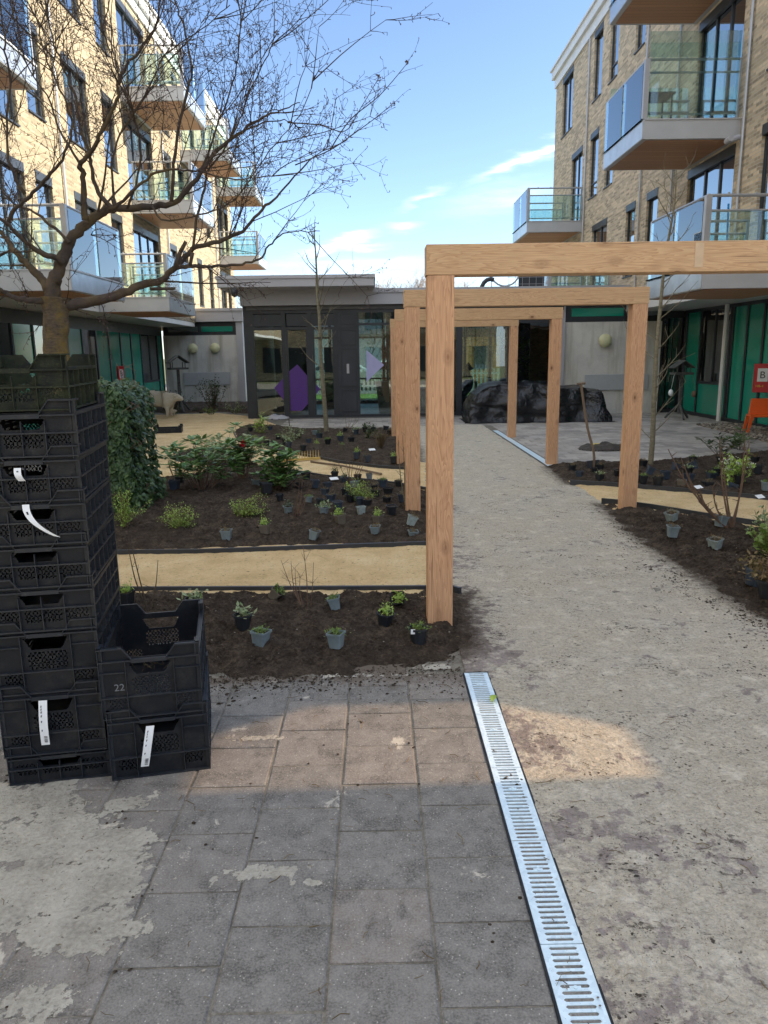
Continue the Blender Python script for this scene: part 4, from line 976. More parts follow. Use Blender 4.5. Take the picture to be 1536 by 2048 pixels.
# rear glazing and inner fittings
f = MB()
for x in (-3.5, -2.55, -1.6, -.7, .3, 1.3, 2.3, 3.2, 4.1, 5.1): f.box((x-.05, YB-.05, 0), (x+.05, YB+.05, 3.0))
f.box((-3.5, YB-.04, 2.3), (5.1, YB+.04, 2.36)); f.box((-3.5, YB-.04, 0), (5.1, YB+.04, .12)); f.box((-3.5, YB-.045, .86), (.6, YB+.045, .92)); f.build('rear_frame', M['dark'], PV)
g = MB(); g.box((-3.5, YB-.01, .12), (5.1, YB, 3.0)); g.build('rear_glass', M['glass'], PV)
for a_, c_ in (((-3.6, 21.1, 0), (-3.5, YB, 3.05)), ((5.12, 21.45, 0), (5.22, YB, 3.05)), ((.35, 23.6, 0), (1.35, 23.7, 2.94)), ((3.9, 23.5, 0), (5.1, 23.6, 2.94)), ((-3.4, 25.6, 0), (-2.3, 25.7, 2.94))):
    f = MB(); f.box(a_, c_); f.build('inner_wall', M['dark2'], PV)
f = MB()
for i in range(80):
    x = .4+i*.058
    if x < 5.0: f.box((x, YB-.16, 2.3-.25*(i % 7 == 3)), (x+.034, YB-.15, 2.94))
f.build('vertical_blind', M['curtain'], PV)
for (x0, x1, z1) in ((-3.4, -2.9, 1.5), (-1.75, -1.15, 2.0), (2.6, 3.0, 2.2)):
    f = MB(); f.box((x0, 25.9, .02), (x1, 26.3, z1)); 
    for k in range(4): f.box((x0-.02, 25.86, .1+k*z1/4), (x1+.02, 25.89, .13+k*z1/4))
    f.build('cupboard', M['dark2'], PV)
f = MB(); f.box((1.0, 24.9, 0), (1.9, 25.0, 2.94)); f.build('inner_wall', simple('grey_green_wall', (.16, .18, .17), .8), PV)
# coloured films on the glass
def film(pts, m, name, lab):
    P = [PY(x, y, Y0-.055) for x, y in pts]
    b = MB(); n = len(P); b.add([(p.x, Y0+.002, p.z) for p in P]+[(p.x, Y0+.007, p.z) for p in P], [tuple(range(n)), tuple(range(n, 2*n))[::-1]])
    o = b.build(name, m, PV); o['label'] = lab
film([(574,746),(594,729),(619,757),(619,804),(603,822),(574,822)], M['purple'], 'film_decal', 'purple film diamond on the sliding door')
film([(548,776),(567,755),(567,801)], M['purple'], 'film_decal', 'purple corner of the film diamond on the left pane')
film([(625,760),(640,778),(625,799)], M['purple'], 'film_decal', 'purple corner of the film diamond on the right door')
film([(733,700),(768,730),(733,764)], M['lilac'], 'film_decal', 'lilac half diamond on the pane beside the solid panel')
# ================================================================ CRATES
def grid_wall(b, W_, H_, solid, Mx, th=.004, c=.005):
    """thin plastic wall in the local plane (u along x, v along z); cells where solid(u, v)"""
    nu = int(round(W_/c)); nv = int(round(H_/c)); S = [[solid((i+.5)*c, (j+.5)*c) for i in range(nu)] for j in range(nv)]
    def s(i, j): return 0 <= i < nu and 0 <= j < nv and S[j][i]
    for j in range(nv):
        i = 0
        while i < nu:
            if not S[j][i]: i += 1; continue
            k = i
            while k < nu and S[j][k]: k += 1
            x0, x1, z0, z1 = i*c, k*c, j*c, (j+1)*c
            b.add([(x0,0,z0),(x1,0,z0),(x1,0,z1),(x0,0,z1),(x0,th,z0),(x1,th,z0),(x1,th,z1),(x0,th,z1)], [(0,1,2,3),(5,4,7,6),(4,0,3,7),(1,5,6,2)], Mx)
            # top and bottom only where open
            for jj, za, fl in ((j-1, z0, 0), (j+1, z1, 1)):
                q = i
                while q < k:
                    if s(q, jj): q += 1; continue
                    r = q
                    while r < k and not s(r, jj): r += 1
                    v = [(q*c,0,za),(r*c,0,za),(r*c,th,za),(q*c,th,za)]; b.add(v, [(0,1,2,3) if fl else (3,2,1,0)], Mx); q = r
            i = k
def make_crate(h, name='plastic_crate', mat=None, style=0, num=False, label='x', paper=None):
    m = mat or M['black']; W_, D_ = .40, .57
    t = thing(name, (0,0,0), label, 'crate', 'black plastic crates')
    hd = .05                                   # raised corners above the handle dip
    def lat(u, v): 
        a = (u+v*.75)/.016; c = (u-v*.75)/.016
        return (a % 1) < .34 or (c % 1) < .34
    def front(u, v):
        w = min(u, W_-u)
        top = h+hd if w < .095 else (h+hd-(w-.095)*hd/.035*1.0 if w < .13 else h)
        if v > top: return False
        z = h-.022
        if h > .2:
            if w > .115 and z-.05 < v < z and (w-.115) > (z-v)*.55: return False
            if .02 < v < .09 and .02 < w < .105: return lat(u, v) if .035 < v < .085 and w > .03 else True
            if w > .125 and .10 < v < h-.085: return lat(u, v)
        else:
            if w > .115 and z-.04 < v < z and (w-.115) > (z-v)*.6: return False
            if .035 < v < .085 and (.03 < w < .115 or w > .13): return lat(u, v)
        return True
    def side(u, v):
        w = u % .095
        if h > .2 and .04 < v < h-.03 and .02 < w < .078 and style == 0: return ((v % .022) < .013)
        if .05 < v < h-.05 and .018 < w < .08: return ((v % .02) < .012)
        return v < h
    b = MB()
    ins = .016
    grid_wall(b, W_-2*ins, h+hd, lambda u, v: front(u+ins, v), Matrix.Translation((-W_/2+ins, ins, 0)))
    grid_wall(b, W_-2*ins, h+hd, lambda u, v: front(u+ins, v), Matrix.Translation((-W_/2+ins, D_-ins-.004, 0)))
    for s in (-1, 1):
        grid_wall(b, D_-2*ins, h, lambda u, v: side(u, v), Matrix.Translation((s*(W_/2-ins), ins, 0)) @ Matrix.Rotation(math.pi/2, 4, 'Z'))
    b.build('side_walls', m, t)
    b = MB(); b.box((-W_/2+ins, ins, .0), (W_/2-ins, D_-ins, .006)); b.build('crate_floor', m, t)
    # ribs
    b = MB()
    zs = [0.004, .095, h-.055, h-.006] if h > .2 else [.004, h*.55, h-.008]
    for z in zs:
        full = z < h-.1 or z < .09
        for y0, y1 in ((0, ins), (D_-ins, D_)):
            if z > h-.02: b.box((-W_/2, y0, z-.004), (-.07, y1, z+.002)); b.box((.07, y0, z-.004), (W_/2, y1, z+.002)); b.box((-.069, y0+.002, z-.012), (.069, y1+.004, z+.004))
            elif z > .1 and h > .2: b.box((-W_/2, y0, z-.002), (-.10, y1, z+.002)); b.box((.10, y0, z-.002), (W_/2, y1, z+.002))
            else: b.box((-W_/2, y0, z-.0028), (W_/2, y1, z+.0028))
        for s in (-1, 1): b.box((s*(W_/2-ins), ins, z-.0035), (s*W_/2, D_-ins, z+.0035))
    for u in (.0015, .105, .295, .3985) if h > .2 else (.0015, .115, .2, .285, .3985):
        for y0, y1 in ((.001, ins), (D_-ins, D_-.001)):
            e = hd if u < .02 or u > .38 else (0 if h > .2 else -.02)
            b.box((-W_/2+u-.0015, y0, .004), (-W_/2+u+.0015, y1, h-.01+e))
    n = 6
    for i in range(n+1):
        for s in (-1, 1): y = ins+(D_-2*ins)*i/n; b.box((s*(W_/2-ins), y-.003, .004), (s*(W_/2-.001), y+.003, h-.006+(hd if i in (0, n) else 0)))
    # corner returns and rim following the handle dip
    for s in (-1, 1):
        for y0, y1 in ((0, .07), (D_-.07, D_)):
            b.box((s*(W_/2-ins-.004), y0+.002, h-.002), (s*(W_/2-ins), y1-.002, h+hd-.002))
        for y in (.0, D_-.014):
            pts = [(s*(W_/2), y, h+hd), (s*(W_/2-.095), y, h+hd), (s*(W_/2-.13), y, h+.002), (s*.068, y, h+.002)]
            for a, c in zip(pts[:-1], pts[1:]):
                v = [(a[0], y, a[2]-.006), (c[0], y, c[2]-.006), (c[0], y, c[2]), (a[0], y, a[2])]
                b.add(v+[(p[0], y+.014, p[2]) for p in v], [(0,1,2,3),(7,6,5,4),(3,2,6,7),(0,4,5,1)])
        b.box((s*W_/2, .001, h-.008), (s*(W_/2-.004), D_-.001, h+.002))
        b.box((s*(W_/2-.014), .001, h+hd-.006), (s*W_/2, .07, h+hd)); b.box((s*(W_/2-.014), D_-.07, h+hd-.006), (s*W_/2, D_-.001, h+hd))
    b.build('ribs', mat or M['black_rib_lit'], t)
    if h > .2 and num:
        text_mesh('numeral', '22', .042, M['numeral'], t, Matrix.Translation((-.125, .0105, .135)) @ Matrix.Rotation(math.pi/2, 4, 'X'))
        text_mesh('numeral', '22', .042, M['numeral'], t, Matrix.Translation((.125, D_-.0175, .19)) @ Matrix.Rotation(math.pi/2, 4, 'X') @ Matrix.Diagonal((1, 1, 1, 1)))
    return t
def paper(t, x, z0, z1, w, curl=0, lean=0):
    b = MB(); n = 12; k = len(b.v)
    for i in range(n+1):
        a = i/n; z = z1+(z0-z1)*a; xx = x+curl*a*a+lean*a; y = -.008-.012*math.sin(a*3.1)-.02*a*abs(curl)/.1
        b.v += [(xx-w/2, y, z+(abs(curl) > .05)*.25*w*a), (xx+w/2, y-.001, z)]
    b.f = [(2*i, 2*i+2, 2*i+3, 2*i+1) for i in range(n)]
    p = b.build('paper_label', M['white'], t)
    b = MB(); rr = random.Random(int(abs(x)*1000))
    def at(a, s): z = z1+(z0-z1)*a; return (x+curl*a*a+lean*a+s*w/2, -.0105-.012*math.sin(a*3.1)-.02*a*abs(curl)/.1, z)
    if not curl:
        a = .78
        while a < .94:
            q = rr.choice([.004, .008, .012]); b.quad(at(a, -.1), at(a, .65), at(a+q, .65), at(a+q, -.1)); a += q+rr.choice([.006, .010])
        for a0 in (.1, .16, .22, .3, .42, .62): b.quad(at(a0, -.5), at(a0, -.35+.2*rr.random()), at(a0+.045, -.35), at(a0+.045, -.5))
    else: b.quad(at(.2, -.2), at(.2, .3), at(.28, .3), at(.28, -.2))
    b.build('printed_marks', M['ink'], p)
rng = random.Random(12)
# tall stack: nine crates, z of each bottom taken from the photograph
zb = [0.0, .13, .395, .66, .84, 1.015, 1.185, 1.355, 1.53]; hs = [.128, .262, .262, .177, .172, .168, .168, .172, .165]
names = ['crate at the very bottom of the tall stack, thin, on the paving', 'deep crate second from bottom of the tall stack, straight white label', 'deep crate third from bottom of the tall stack, without a label',
         'shallow crate fourth from bottom of the tall stack', 'shallow crate fifth from bottom of the tall stack', 'shallow crate of the tall stack with a long curling white label',
         'shallow crate of the tall stack with a short white label', 'shallow crate of the tall stack just under the mossy one', 'crate green with moss, topmost of the tall stack']
cx, cy = -1.335, 2.795
for i, (z, h) in enumerate(zip(zb, hs)):
    t = make_crate(h-.004, mat=M['black_moss'] if i == 8 else None, style=i % 2, num=False, label='black '+names[i])
    t.location = (cx+rng.uniform(-.006, .006)-(.012 if i == 8 else 0), cy+rng.uniform(-.006, .006), z); t.rotation_euler.z = math.radians(9.5+rng.uniform(-.8, .8)); t['group'] = 'black crates of the tall stack'
    if i == 1: paper(t, -.025, .05, .245, .033, 0, -.008)
    if i == 5: paper(t, -.012, .035, .165, .026, .105)
    if i == 6: paper(t, -.02, .085, .135, .026, .012)
for i, (z, h, l, r) in enumerate([(0, .265, 'lower crate of the short stack, leaning white label on its front', 9), (.27, .262, 'upper open crate of the short stack, marked 22 inside and out', 8)]):
    t = make_crate(h-.004, num=(i == 1), label='black plastic '+l); t.location = (-.925-.015*i, 2.83, z); t.rotation_euler.z = math.radians(r+3); t['group'] = 'black crates of the short stack'
    if i == 0: paper(t, -.03, .055, .235, .033, 0, -.035)
    if i == 1:
        b = MB(); rr = random.Random(2)
        for k in range(90): x = rr.uniform(-.16, .16); y = rr.uniform(.05, .5); a = rr.uniform(0, 3.1); L = rr.uniform(.02, .1); b.tube([(x, y, .012+rr.random()*.02), (x+L*math.cos(a)*.6, y+L*math.sin(a)*.6, .02+rr.random()*.03)], .0012, 3)
        tag(b.build('straw_litter', M['dry'], origin=(0,0,0)), 'dry straw litter in the bottom of the open crate', 'straw'); o = bpy.data.objects['straw_litter']; o.location = t.location; o.rotation_euler = t.rotation_euler
g = G(338, 866)
tr_ = thing('plant_tray', (g.x, g.y, .02), 'low black tray crate on the sand path by the sheep', 'crate'); ORG[tr_] = Vector((0,0,0))
b = MB(); w, d = .30, .22
for s in (-1, 1): b.box((s*w-.006, -d, 0), (s*w+.006, d, .11)); b.box((-w, s*d-.006, 0), (w, s*d+.006, .11)); 
for s in (-1, 1):
    for q in (-1, 1): b.box((s*w-.06*s, q*d-.012, .11), (s*w, q*d+.012, .17)); b.box((s*w-.012, q*d-.06*q, .11), (s*w+.012, q*d, .17))
for i in range(9): b.box((-w+i*.075-.003, -d-.014, 0), (-w+i*.075+.003, -d, .11))
b.build('tray_body', M['black'], tr_); b = MB(); b.box((-w, -d, 0), (w, d, .01)); b.build('tray_floor', M['black'], tr_); tr_.rotation_euler.z = .18
# ================================================================ THE CHERRY TREE
TR = random.Random(21)
TY = 4.75
def tp(px, py, dy=0): return PY(px, py, TY+dy)
trunk = MB()
k0 = tp(113, 715); 
pts = [Vector((k0.x-.02, TY, -.05)), Vector((k0.x-.01, TY, .25)), Vector((k0.x, TY, .8)), Vector((k0.x, TY, 1.3)), tp(112, 700), tp(112, 650), tp(111, 615), tp(110, 595)]
def rtube(mb, pts, r0, n, seed, amp=.1):
    k = len(mb.v); mb.tube(pts, r0, n)
    for i in range(k, len(mb.v)):
        v = Vector(mb.v[i]); j = (i-k)//n
        c = Vector(pts[min(j, len(pts)-1)]); f = 1+amp*mn.noise(v*14+Vector((seed, 0, 0))); mb.v[i] = tuple(c+(v-c)*f)
def spl(P, m=4):
    out = []; n = len(P)
    for i in range(n-1):
        p0 = P[max(i-1, 0)]; p1 = P[i]; p2 = P[i+1]; p3 = P[min(i+2, n-1)]
        for q in range(m):
            t = q/m; out.append(.5*((2*p1)+(p2-p0)*t+(2*p0-5*p1+4*p2-p3)*t*t+(3*p1-p0-3*p2+p3)*t**3))
    out.append(P[-1]); return out
rtube(trunk, spl(pts, 4), [.13, .12, .11, .10, .095, .09]+[.083]*17+[.086, .088, .09, .092, .094, .09][:29-23], 18, 1, .12) if False else None
sp_ = spl(pts, 5); rtube(trunk, sp_, [.110-.036*min(1, i/12)+(.018*max(0, (i-27)/8)) for i in range(len(sp_))], 20, 1, .16)
crown = MB(); twigs = MB(); buds = MB()
CENT = tp(140, 380)
def twig(p, d, L, r, lev):
    n = max(3, int(L/.055)); P = [p]; q = p.copy(); dd = d.normalized()
    for i in range(n):
        dd = (dd+Vector((TR.gauss(0, .13), TR.gauss(0, .13), TR.gauss(0, .11)+.03))).normalized(); q = q+dd*(L/n); P.append(q)
        if TR.random() < .75:
            s = dd.orthogonal(); s.rotate(Matrix.Rotation(TR.uniform(0, 6.28), 3, dd)); e = q+(s*.8+dd*.5)*TR.uniform(.008, .022)
            twigs.tube([q, e], [r*.55+.0007, .0017], 3, False)
            if TR.random() < .5: buds.lathe([(0, 0), (.0028, .004), (.0022, .008), (0, .012)], tuple(e), 4)
    twigs.tube(P, [max(.0010, r*(1-.75*i/n)) for i in range(n+1)], 3, False)
    if lev > 0:
        for k in range(TR.choice([2, 3, 3, 4])):
            i = TR.randint(1, n-1); s = dd.orthogonal(); s.rotate(Matrix.Rotation(TR.uniform(0, 6.28), 3, dd))
            twig(P[i], (P[i]-P[i-1]).normalized()*1.0+s*TR.uniform(.5, 1.0), L*TR.uniform(.35, .65), r*.6, lev-1)
def branch(p, d, L, r, lev=1):
    n = max(4, int(L/.08)); P = [p]; q = p.copy(); dd = d.normalized(); bend = Vector((TR.gauss(0, .04), TR.gauss(0, .04), TR.uniform(.0, .09)))
    for i in range(n): dd = (dd+bend+Vector((TR.gauss(0, .055), TR.gauss(0, .055), TR.gauss(0, .05)))).normalized(); q = q+dd*(L/n); P.append(q)
    crown.tube(P, [r*.85*(1-.8*i/n)+.0007 for i in range(n+1)], 5, False)
    for k in range(int(L/.085)):
        i = TR.randint(1, n); s = dd.orthogonal(); s.rotate(Matrix.Rotation(TR.uniform(0, 6.28), 3, dd)); a = (P[i]-P[i-1]).normalized()
        twig(P[i], a*.8+s*TR.uniform(.5, 1.1)+Vector((0, 0, .12)), TR.uniform(.12, .36), .0021, 1 if TR.random() < .5 else 0)
def limb(pix, r0, r1, d0=0, d1=0, sub=1.0, n=9, start=.25, blen=(.35, 1.05), tw=True):
    P = [tp(x, y, d0+(d1-d0)*i/(len(pix)-1)) for i, (x, y) in enumerate(pix)]; S = spl(P, 5); N = len(S)
    for i in range(2, N-1): S[i] = S[i]+Vector((TR.gauss(0, .003), TR.gauss(0, .006), TR.gauss(0, .003)))
    rad = [r0+(r1-r0)*(i/(N-1))**.7 for i in range(N)]
    rad = [max(.0022, q*.80) for q in rad]
    rtube(crown, S, rad, n, TR.random()*9, .18)
    tot = sum((S[i+1]-S[i]).length for i in range(N-1)); m = int(tot*11*sub)
    for k in range(m):
        f = start+(1-start)*TR.random(); i = min(N-1, max(1, int(f*(N-1)))); a = (S[i]-S[i-1]).normalized()
        s = a.orthogonal(); s.rotate(Matrix.Rotation(TR.uniform(0, 6.28), 3, a)); out_ = (S[i]-CENT); out_.normalize()
        L = TR.uniform(*blen)*(1-.45*f); dv = a*.75+s*.8+out_*.25+Vector((0, 0, .45))
        if TR.random() < .62: branch(S[i], dv, L, max(.0035, rad[i]*.35))
        else: twig(S[i], dv, TR.uniform(.15, .5), .003, 1)
    return S
L = limb
L([(122,612),(182,603),(237,590),(284,569),(321,561),(350,536),(386,500),(437,483),(485,461),(525,419),(560,386),(610,330),(660,290)], .046, .003, 0, .5, .75, 12, .3)
L([(350,536),(378,532),(412,533),(474,529),(518,518),(543,485),(575,465),(640,462)], .020, .003, .15, .4, .6)
L([(104,600),(108,565),(122,530),(139,485),(164,459),(190,434),(219,419),(255,417),(310,412),(357,401),(401,346),(437,299),(485,262),(529,233),(560,222),(600,205)], .060, .003, 0, .3, .75, 12, .35)
L([(124,525),(110,515),(73,500),(36,470),(11,445),(-40,415),(-120,380)], .030, .006, 0, -.25, 1.0)
L([(100,592),(91,569),(73,547),(44,518),(18,485),(0,463),(-50,425),(-130,350),(-190,240)], .042, .006, 0, .35, 1.0, 12)
L([(100,606),(87,602),(55,600),(22,591),(0,580),(-60,562),(-160,520)], .034, .008, 0, -.3, .5)
L([(171,440),(168,401),(166,346),(160,328),(182,303),(204,262),(233,200),(241,153),(277,102),(313,47),(320,-10),(330,-80)], .026, .004, 0, -.25, 1.0)
L([(225,417),(197,386),(186,350),(179,310),(160,255),(153,200),(131,146),(110,90),(90,0),(80,-70)], .020, .004, 0, .35, 1.0)
L([(343,403),(346,346),(357,255),(375,182),(383,138),(368,55),(350,0),(335,-70)], .016, .004, .1, .1, 1.0)
L([(14,450),(36,412),(66,386),(102,346),(128,314),(145,250),(120,180),(90,110),(70,20)], .017, .004, -.1, -.5, 1.0)
L([(50,388),(22,335),(15,255),(18,146),(7,73),(0,-30)], .013, .004, -.3, -.45, 1.0)
L([(219,419),(255,394),(303,350),(346,339),(401,343),(470,360),(545,352),(600,350)], .015, .002, 0, -.35, .9)
L([(386,498),(394,437),(412,365),(416,343),(450,295),(480,240),(500,180),(535,110),(552,66)], .012, .003, .2, .0, .9)
L([(233,415),(222,350),(240,270),(290,190),(330,110),(400,60),(460,10)], .011, .003, 0, .45, 1.0)
L([(437,299),(500,255),(560,240),(590,248)], .010, .002, .2, .1, .6)
for px_ in ([(590,330),(660,300),(715,262),(752,235),(786,207)], [(575,245),(640,250),(690,262),(722,215),(758,155)], [(660,300),(700,240),(760,190),(815,126)]):
    S_ = spl([tp(x, y, .15) for x, y in px_], 5); crown.tube(S_, [.0042-.0026*i/len(S_) for i in range(len(S_))], 5, False)
    for i in range(3, len(S_), 2): twig(S_[i], (S_[i]-S_[i-1]).normalized()+Vector((TR.gauss(0,.6), TR.gauss(0,.6), TR.gauss(0,.6))), TR.uniform(.06, .2), .0018, 0)
L([(160,328),(120,260),(100,200),(60,140),(30,60),(20,-30)], .011, .003, 0, .55, 1.0)
L([(139,485),(90,440),(60,420),(20,400),(-40,330),(-90,220)], .014, .004, 0, .6, .9)
L([(401,346),(440,240),(470,150),(480,60),(500,-20)], .010, .003, .2, .5, .9)
L([(304,412),(330,440),(400,430),(470,400),(540,300),(600,230),(630,150)], .009, .002, .1, -.45, .8)
L([(255,417),(280,330),(270,240),(230,130),(200,40),(190,-40)], .010, .003, 0, -.5, 1.0)
for (x, y) in [(300,563),(182,470),(128,612),(200,603),(60,600)]: 
    for k in range(3): twig(tp(x, y), Vector((TR.uniform(-.3, .8), TR.gauss(0, .4), TR.uniform(-.25, .4))), TR.uniform(.2, .5), .0035, 1)
# sawn stubs
for a, c, r in (((350,536),(360,505),.016),((360,505),(372,483),.013),((385,505),(380,532),.012),((232,418),(226,398),.016),((300,578),(350,577),.010)): crown.tube([tp(*a), tp(*c)], [r, r*.85], 8)
# a few opening buds at the tips
for (x, y) in [(815,125),(758,154),(785,207),(552,64),(500,70),(560,250)]:
    for k in range(5):
        c = tp(x+TR.uniform(-4, 4), y+TR.uniform(-4, 4), .1)
        for q in range(4): buds.leaf(c, Vector((TR.gauss(0, 1), TR.gauss(0, 1), TR.gauss(0, 1))), (0, 0, 1), .016, .009, n=1)
tt = thing('cherry_tree', (k0.x, TY, 0), 'bare cherry tree with mossy trunk behind the tall crate stack', 'tree')
trunk.build('trunk', M['bark'], tt, smooth=True)
cw = crown.build('crown', M['limb'], tt, smooth=True); twigs.build('twigs', M['twig'], cw); buds.build('buds', simple('bud', (.16, .11, .09), .7), cw)
# ================================================================ saplings and distant trees
def sapling(base, pix, Y, r0, r1, n, label, mats=('sapbark', 'sapbark'), seed=1, bl=(.3, .8), start=.35, up=.7, name='young_tree', tie=False, cat='tree', group=None, rbr=.007):
    S_ = random.Random(seed); B = G(*base) if len(base) == 2 else Vector(base); Y = Y or B.y
    P = [Vector((B.x, B.y, -.02))]+[PY(x, y, Y) for x, y in pix]; S = spl(P, 5); N = len(S)
    t = thing(name, (B.x, B.y, 0), label, cat, group); tm = MB(); rad = [r0+(r1-r0)*i/(N-1) for i in range(N)]; tm.tube(S, rad, 8)
    tk = tm.build('trunk', M[mats[0]], t, smooth=True); cm = MB()
    for k in range(n):
        f = start+(1-start)*(k+.5*S_.random())/n; i = min(N-1, int(f*(N-1))); a = (S[i]-S[max(0,i-1)]).normalized()
        th = S_.uniform(0, 6.28); dd = Vector((math.cos(th), math.sin(th)*.7, up)).normalized(); L_ = S_.uniform(*bl)*(1.15-.6*f); m = 6; q = S[i].copy(); Q = [q]
        for j in range(m): dd = (dd+Vector((S_.gauss(0, .12), S_.gauss(0, .1), .10+S_.gauss(0, .06)))).normalized(); q = q+dd*L_/m; Q.append(q)
        cm.tube(Q, [rbr*(1-.8*j/m) for j in range(m+1)], 4, False)
        for j in range(1, m+1):
            if S_.random() < .6: e = Q[j]+(dd+Vector((S_.gauss(0, .7), S_.gauss(0, .7), .3)))*S_.uniform(.03, .16); cm.tube([Q[j], e], [rbr*.45, rbr*.2], 3, False)
    cm.build('crown', M[mats[1]], t)
    if tie:
        q = S[int(N*.42)]; b = MB(); b.tube([q-Vector((0,0,.015)), q+Vector((0,0,.015))], r0*1.35, 10); b.build('tree_tie', M['dark'], t)
    return t
sapling((653, 869), [(651,830),(645,760),(641,700),(639,640),(634,580),(633,540),(630,490),(628,470)], None, .058, .008, 17, 'young bare tree with pale trunk before the sliding doors of the pavilion', seed=3, bl=(.5, 1.1), start=.32, tie=True, rbr=.013)
sapling((1300, 936), [(1305,880),(1308,800),(1313,700),(1322,600),(1330,520),(1342,450),(1350,400),(1353,340)], None, .045, .006, 24, 'young bare tree with slender green-grey trunk right of the timber frames', seed=9, bl=(.45, 1.0), start=.12, rbr=.009)
sapling((579, 852), [(578,835),(580,800),(576,740),(572,700)], None, .012, .003, 6, 'thin bare whip standing in the far bed before the pavilion', ('limb', 'limb'), seed=5, bl=(.15, .35), rbr=.004)
def far_tree(x, y, Y, h, seed, label):
    S_ = random.Random(seed); c = PY(x, 700, Y); t = thing('bare_tree', (c.x, Y, 0), label, 'tree', 'bare trees beyond the pavilion roof'); a = MB(); b = MB()
    a.tube([(c.x, Y, 0), (c.x+.1, Y, h*.2), (c.x, Y, h*.36)], [.28, .22, .2], 7); a.build('trunk', M['limb'], t)
    def rec(p, d, L_, r, lv):
        n = 4; Q = [p]; q = p.copy(); dd = d
        for i in range(n): dd = (dd+Vector((S_.gauss(0, .14), S_.gauss(0, .14), .06))).normalized(); q = q+dd*L_/n; Q.append(q)
        b.tube(Q, [r*(1-.5*i/n) for i in range(n+1)], 3, False)
        if lv: 
            for k in range(4 if lv > 1 else 5): rec(Q[S_.randint(2, n)], (dd+Vector((S_.gauss(0, .65), S_.gauss(0, .65), S_.uniform(-.1, .5)))).normalized(), L_*S_.uniform(.5, .75), r*.5, lv-1)
    for k in range(6): rec(Vector((c.x, Y, h*S_.uniform(.25, .36))), Vector((S_.gauss(0, .5), S_.gauss(0, .5), 1)).normalized(), h*.3, .10, 4 if k < 4 else 3)
    b.build('crown', M['far'], t)
M['far'] = simple('distant_twigs', (.20, .155, .13), .9)
far_tree(518, 0, 62, 8.6, 1, 'bare distant tree above the pavilion canopy, leftmost on the skyline')
far_tree(596, 0, 66, 8.6, 2, 'bare distant tree over the middle of the pavilion canopy')
far_tree(790, 0, 60, 9.0, 3, 'bare distant tree above the roof left of the nearest post')
far_tree(832, 0, 64, 9.2, 4, 'bare distant tree above the roof touching the nearest post')
far_tree(935, 0, 70, 9.2, 5, 'bare distant tree above the roof, seen under the nearest beam')
# ================================================================ IVY, SHRUBS
def ivy():
    a = G(205, 1030); c = G(318, 1010); yn = G(250, 1035).y+.05; x0, x1 = a.x-.08, c.x-.10; yf = yn+.95; top = 1.42
    t = thing('ivy_column', ((x0+x1)/2, (yn+yf)/2, 0), 'dark green ivy clad block beside the tall crate stack', 'plant'); r = random.Random(5)
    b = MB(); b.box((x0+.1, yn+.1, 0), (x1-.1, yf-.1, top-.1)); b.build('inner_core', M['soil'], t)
    m = MB(); st = MB()
    def surf():
        f = r.choice('ffffflrrrtt'); u, v = r.random(), r.random()
        z = .02+v*(top-.02)
        if f == 'f': return Vector((x0+u*(x1-x0), yn, z)), Vector((0, -1, 0))
        if f == 'l': return Vector((x0, yn+u*(yf-yn), z)), Vector((-1, 0, 0))
        if f == 'r': return Vector((x1, yn+u*(yf-yn), z)), Vector((1, -.2, 0))
        return Vector((x0+u*(x1-x0), yn+v*(yf-yn), top)), Vector((0, -.3, 1))
    for k in range(7600):
        p, n = surf(); cxx = (x0+x1)/2
        bul = 1+.12*math.sin(p.z*5+1)+.0; p.x = cxx+(p.x-cxx)*(bul*(.93+.26*(1-p.z/top)))
        p = p+n*(.07*mn.noise(p*4)+.05*mn.noise(p*9)+r.uniform(-.05, .04))
        rc0 = max(0, p.z-(top-.22))/.22; p.x = cxx+(p.x-cxx)*(1-.22*rc0**2); p.z -= .10*rc0*max(0, abs(p.x-cxx)/(x1-x0)*2-.35)
        up = Vector((r.gauss(0, .3), r.gauss(0, .3), 1)); d = Vector((r.gauss(0, .6), r.gauss(0, .4), -1))+n*.5; L_ = r.uniform(.035, .075)
        d.normalize(); nn = (n+Vector((r.gauss(0, .35), r.gauss(0, .35), r.gauss(0, .35)+.25))).normalized(); s = d.cross(nn).normalized(); w = L_*.5
        m.add([p, p+s*w*.9+d*L_*.15, p+s*w*.62+d*L_*.5, p+d*L_, p-s*w*.62+d*L_*.5, p-s*w*.9+d*L_*.15, p+nn*.006+d*L_*.4], [(0,1,6),(1,2,6),(2,3,6),(3,4,6),(4,5,6),(5,0,6)])
    m.build('ivy_leaves', M['ivy'], t)
    for k in range(26):
        p, n = surf(); q = p+n*.1; st.tube([p, q+Vector((r.gauss(0, .05), 0, .06)), q+Vector((r.gauss(0, .1), r.gauss(0, .05), .14))], .003, 4)
    st.build('stems', M['cane'], t)
ivy()
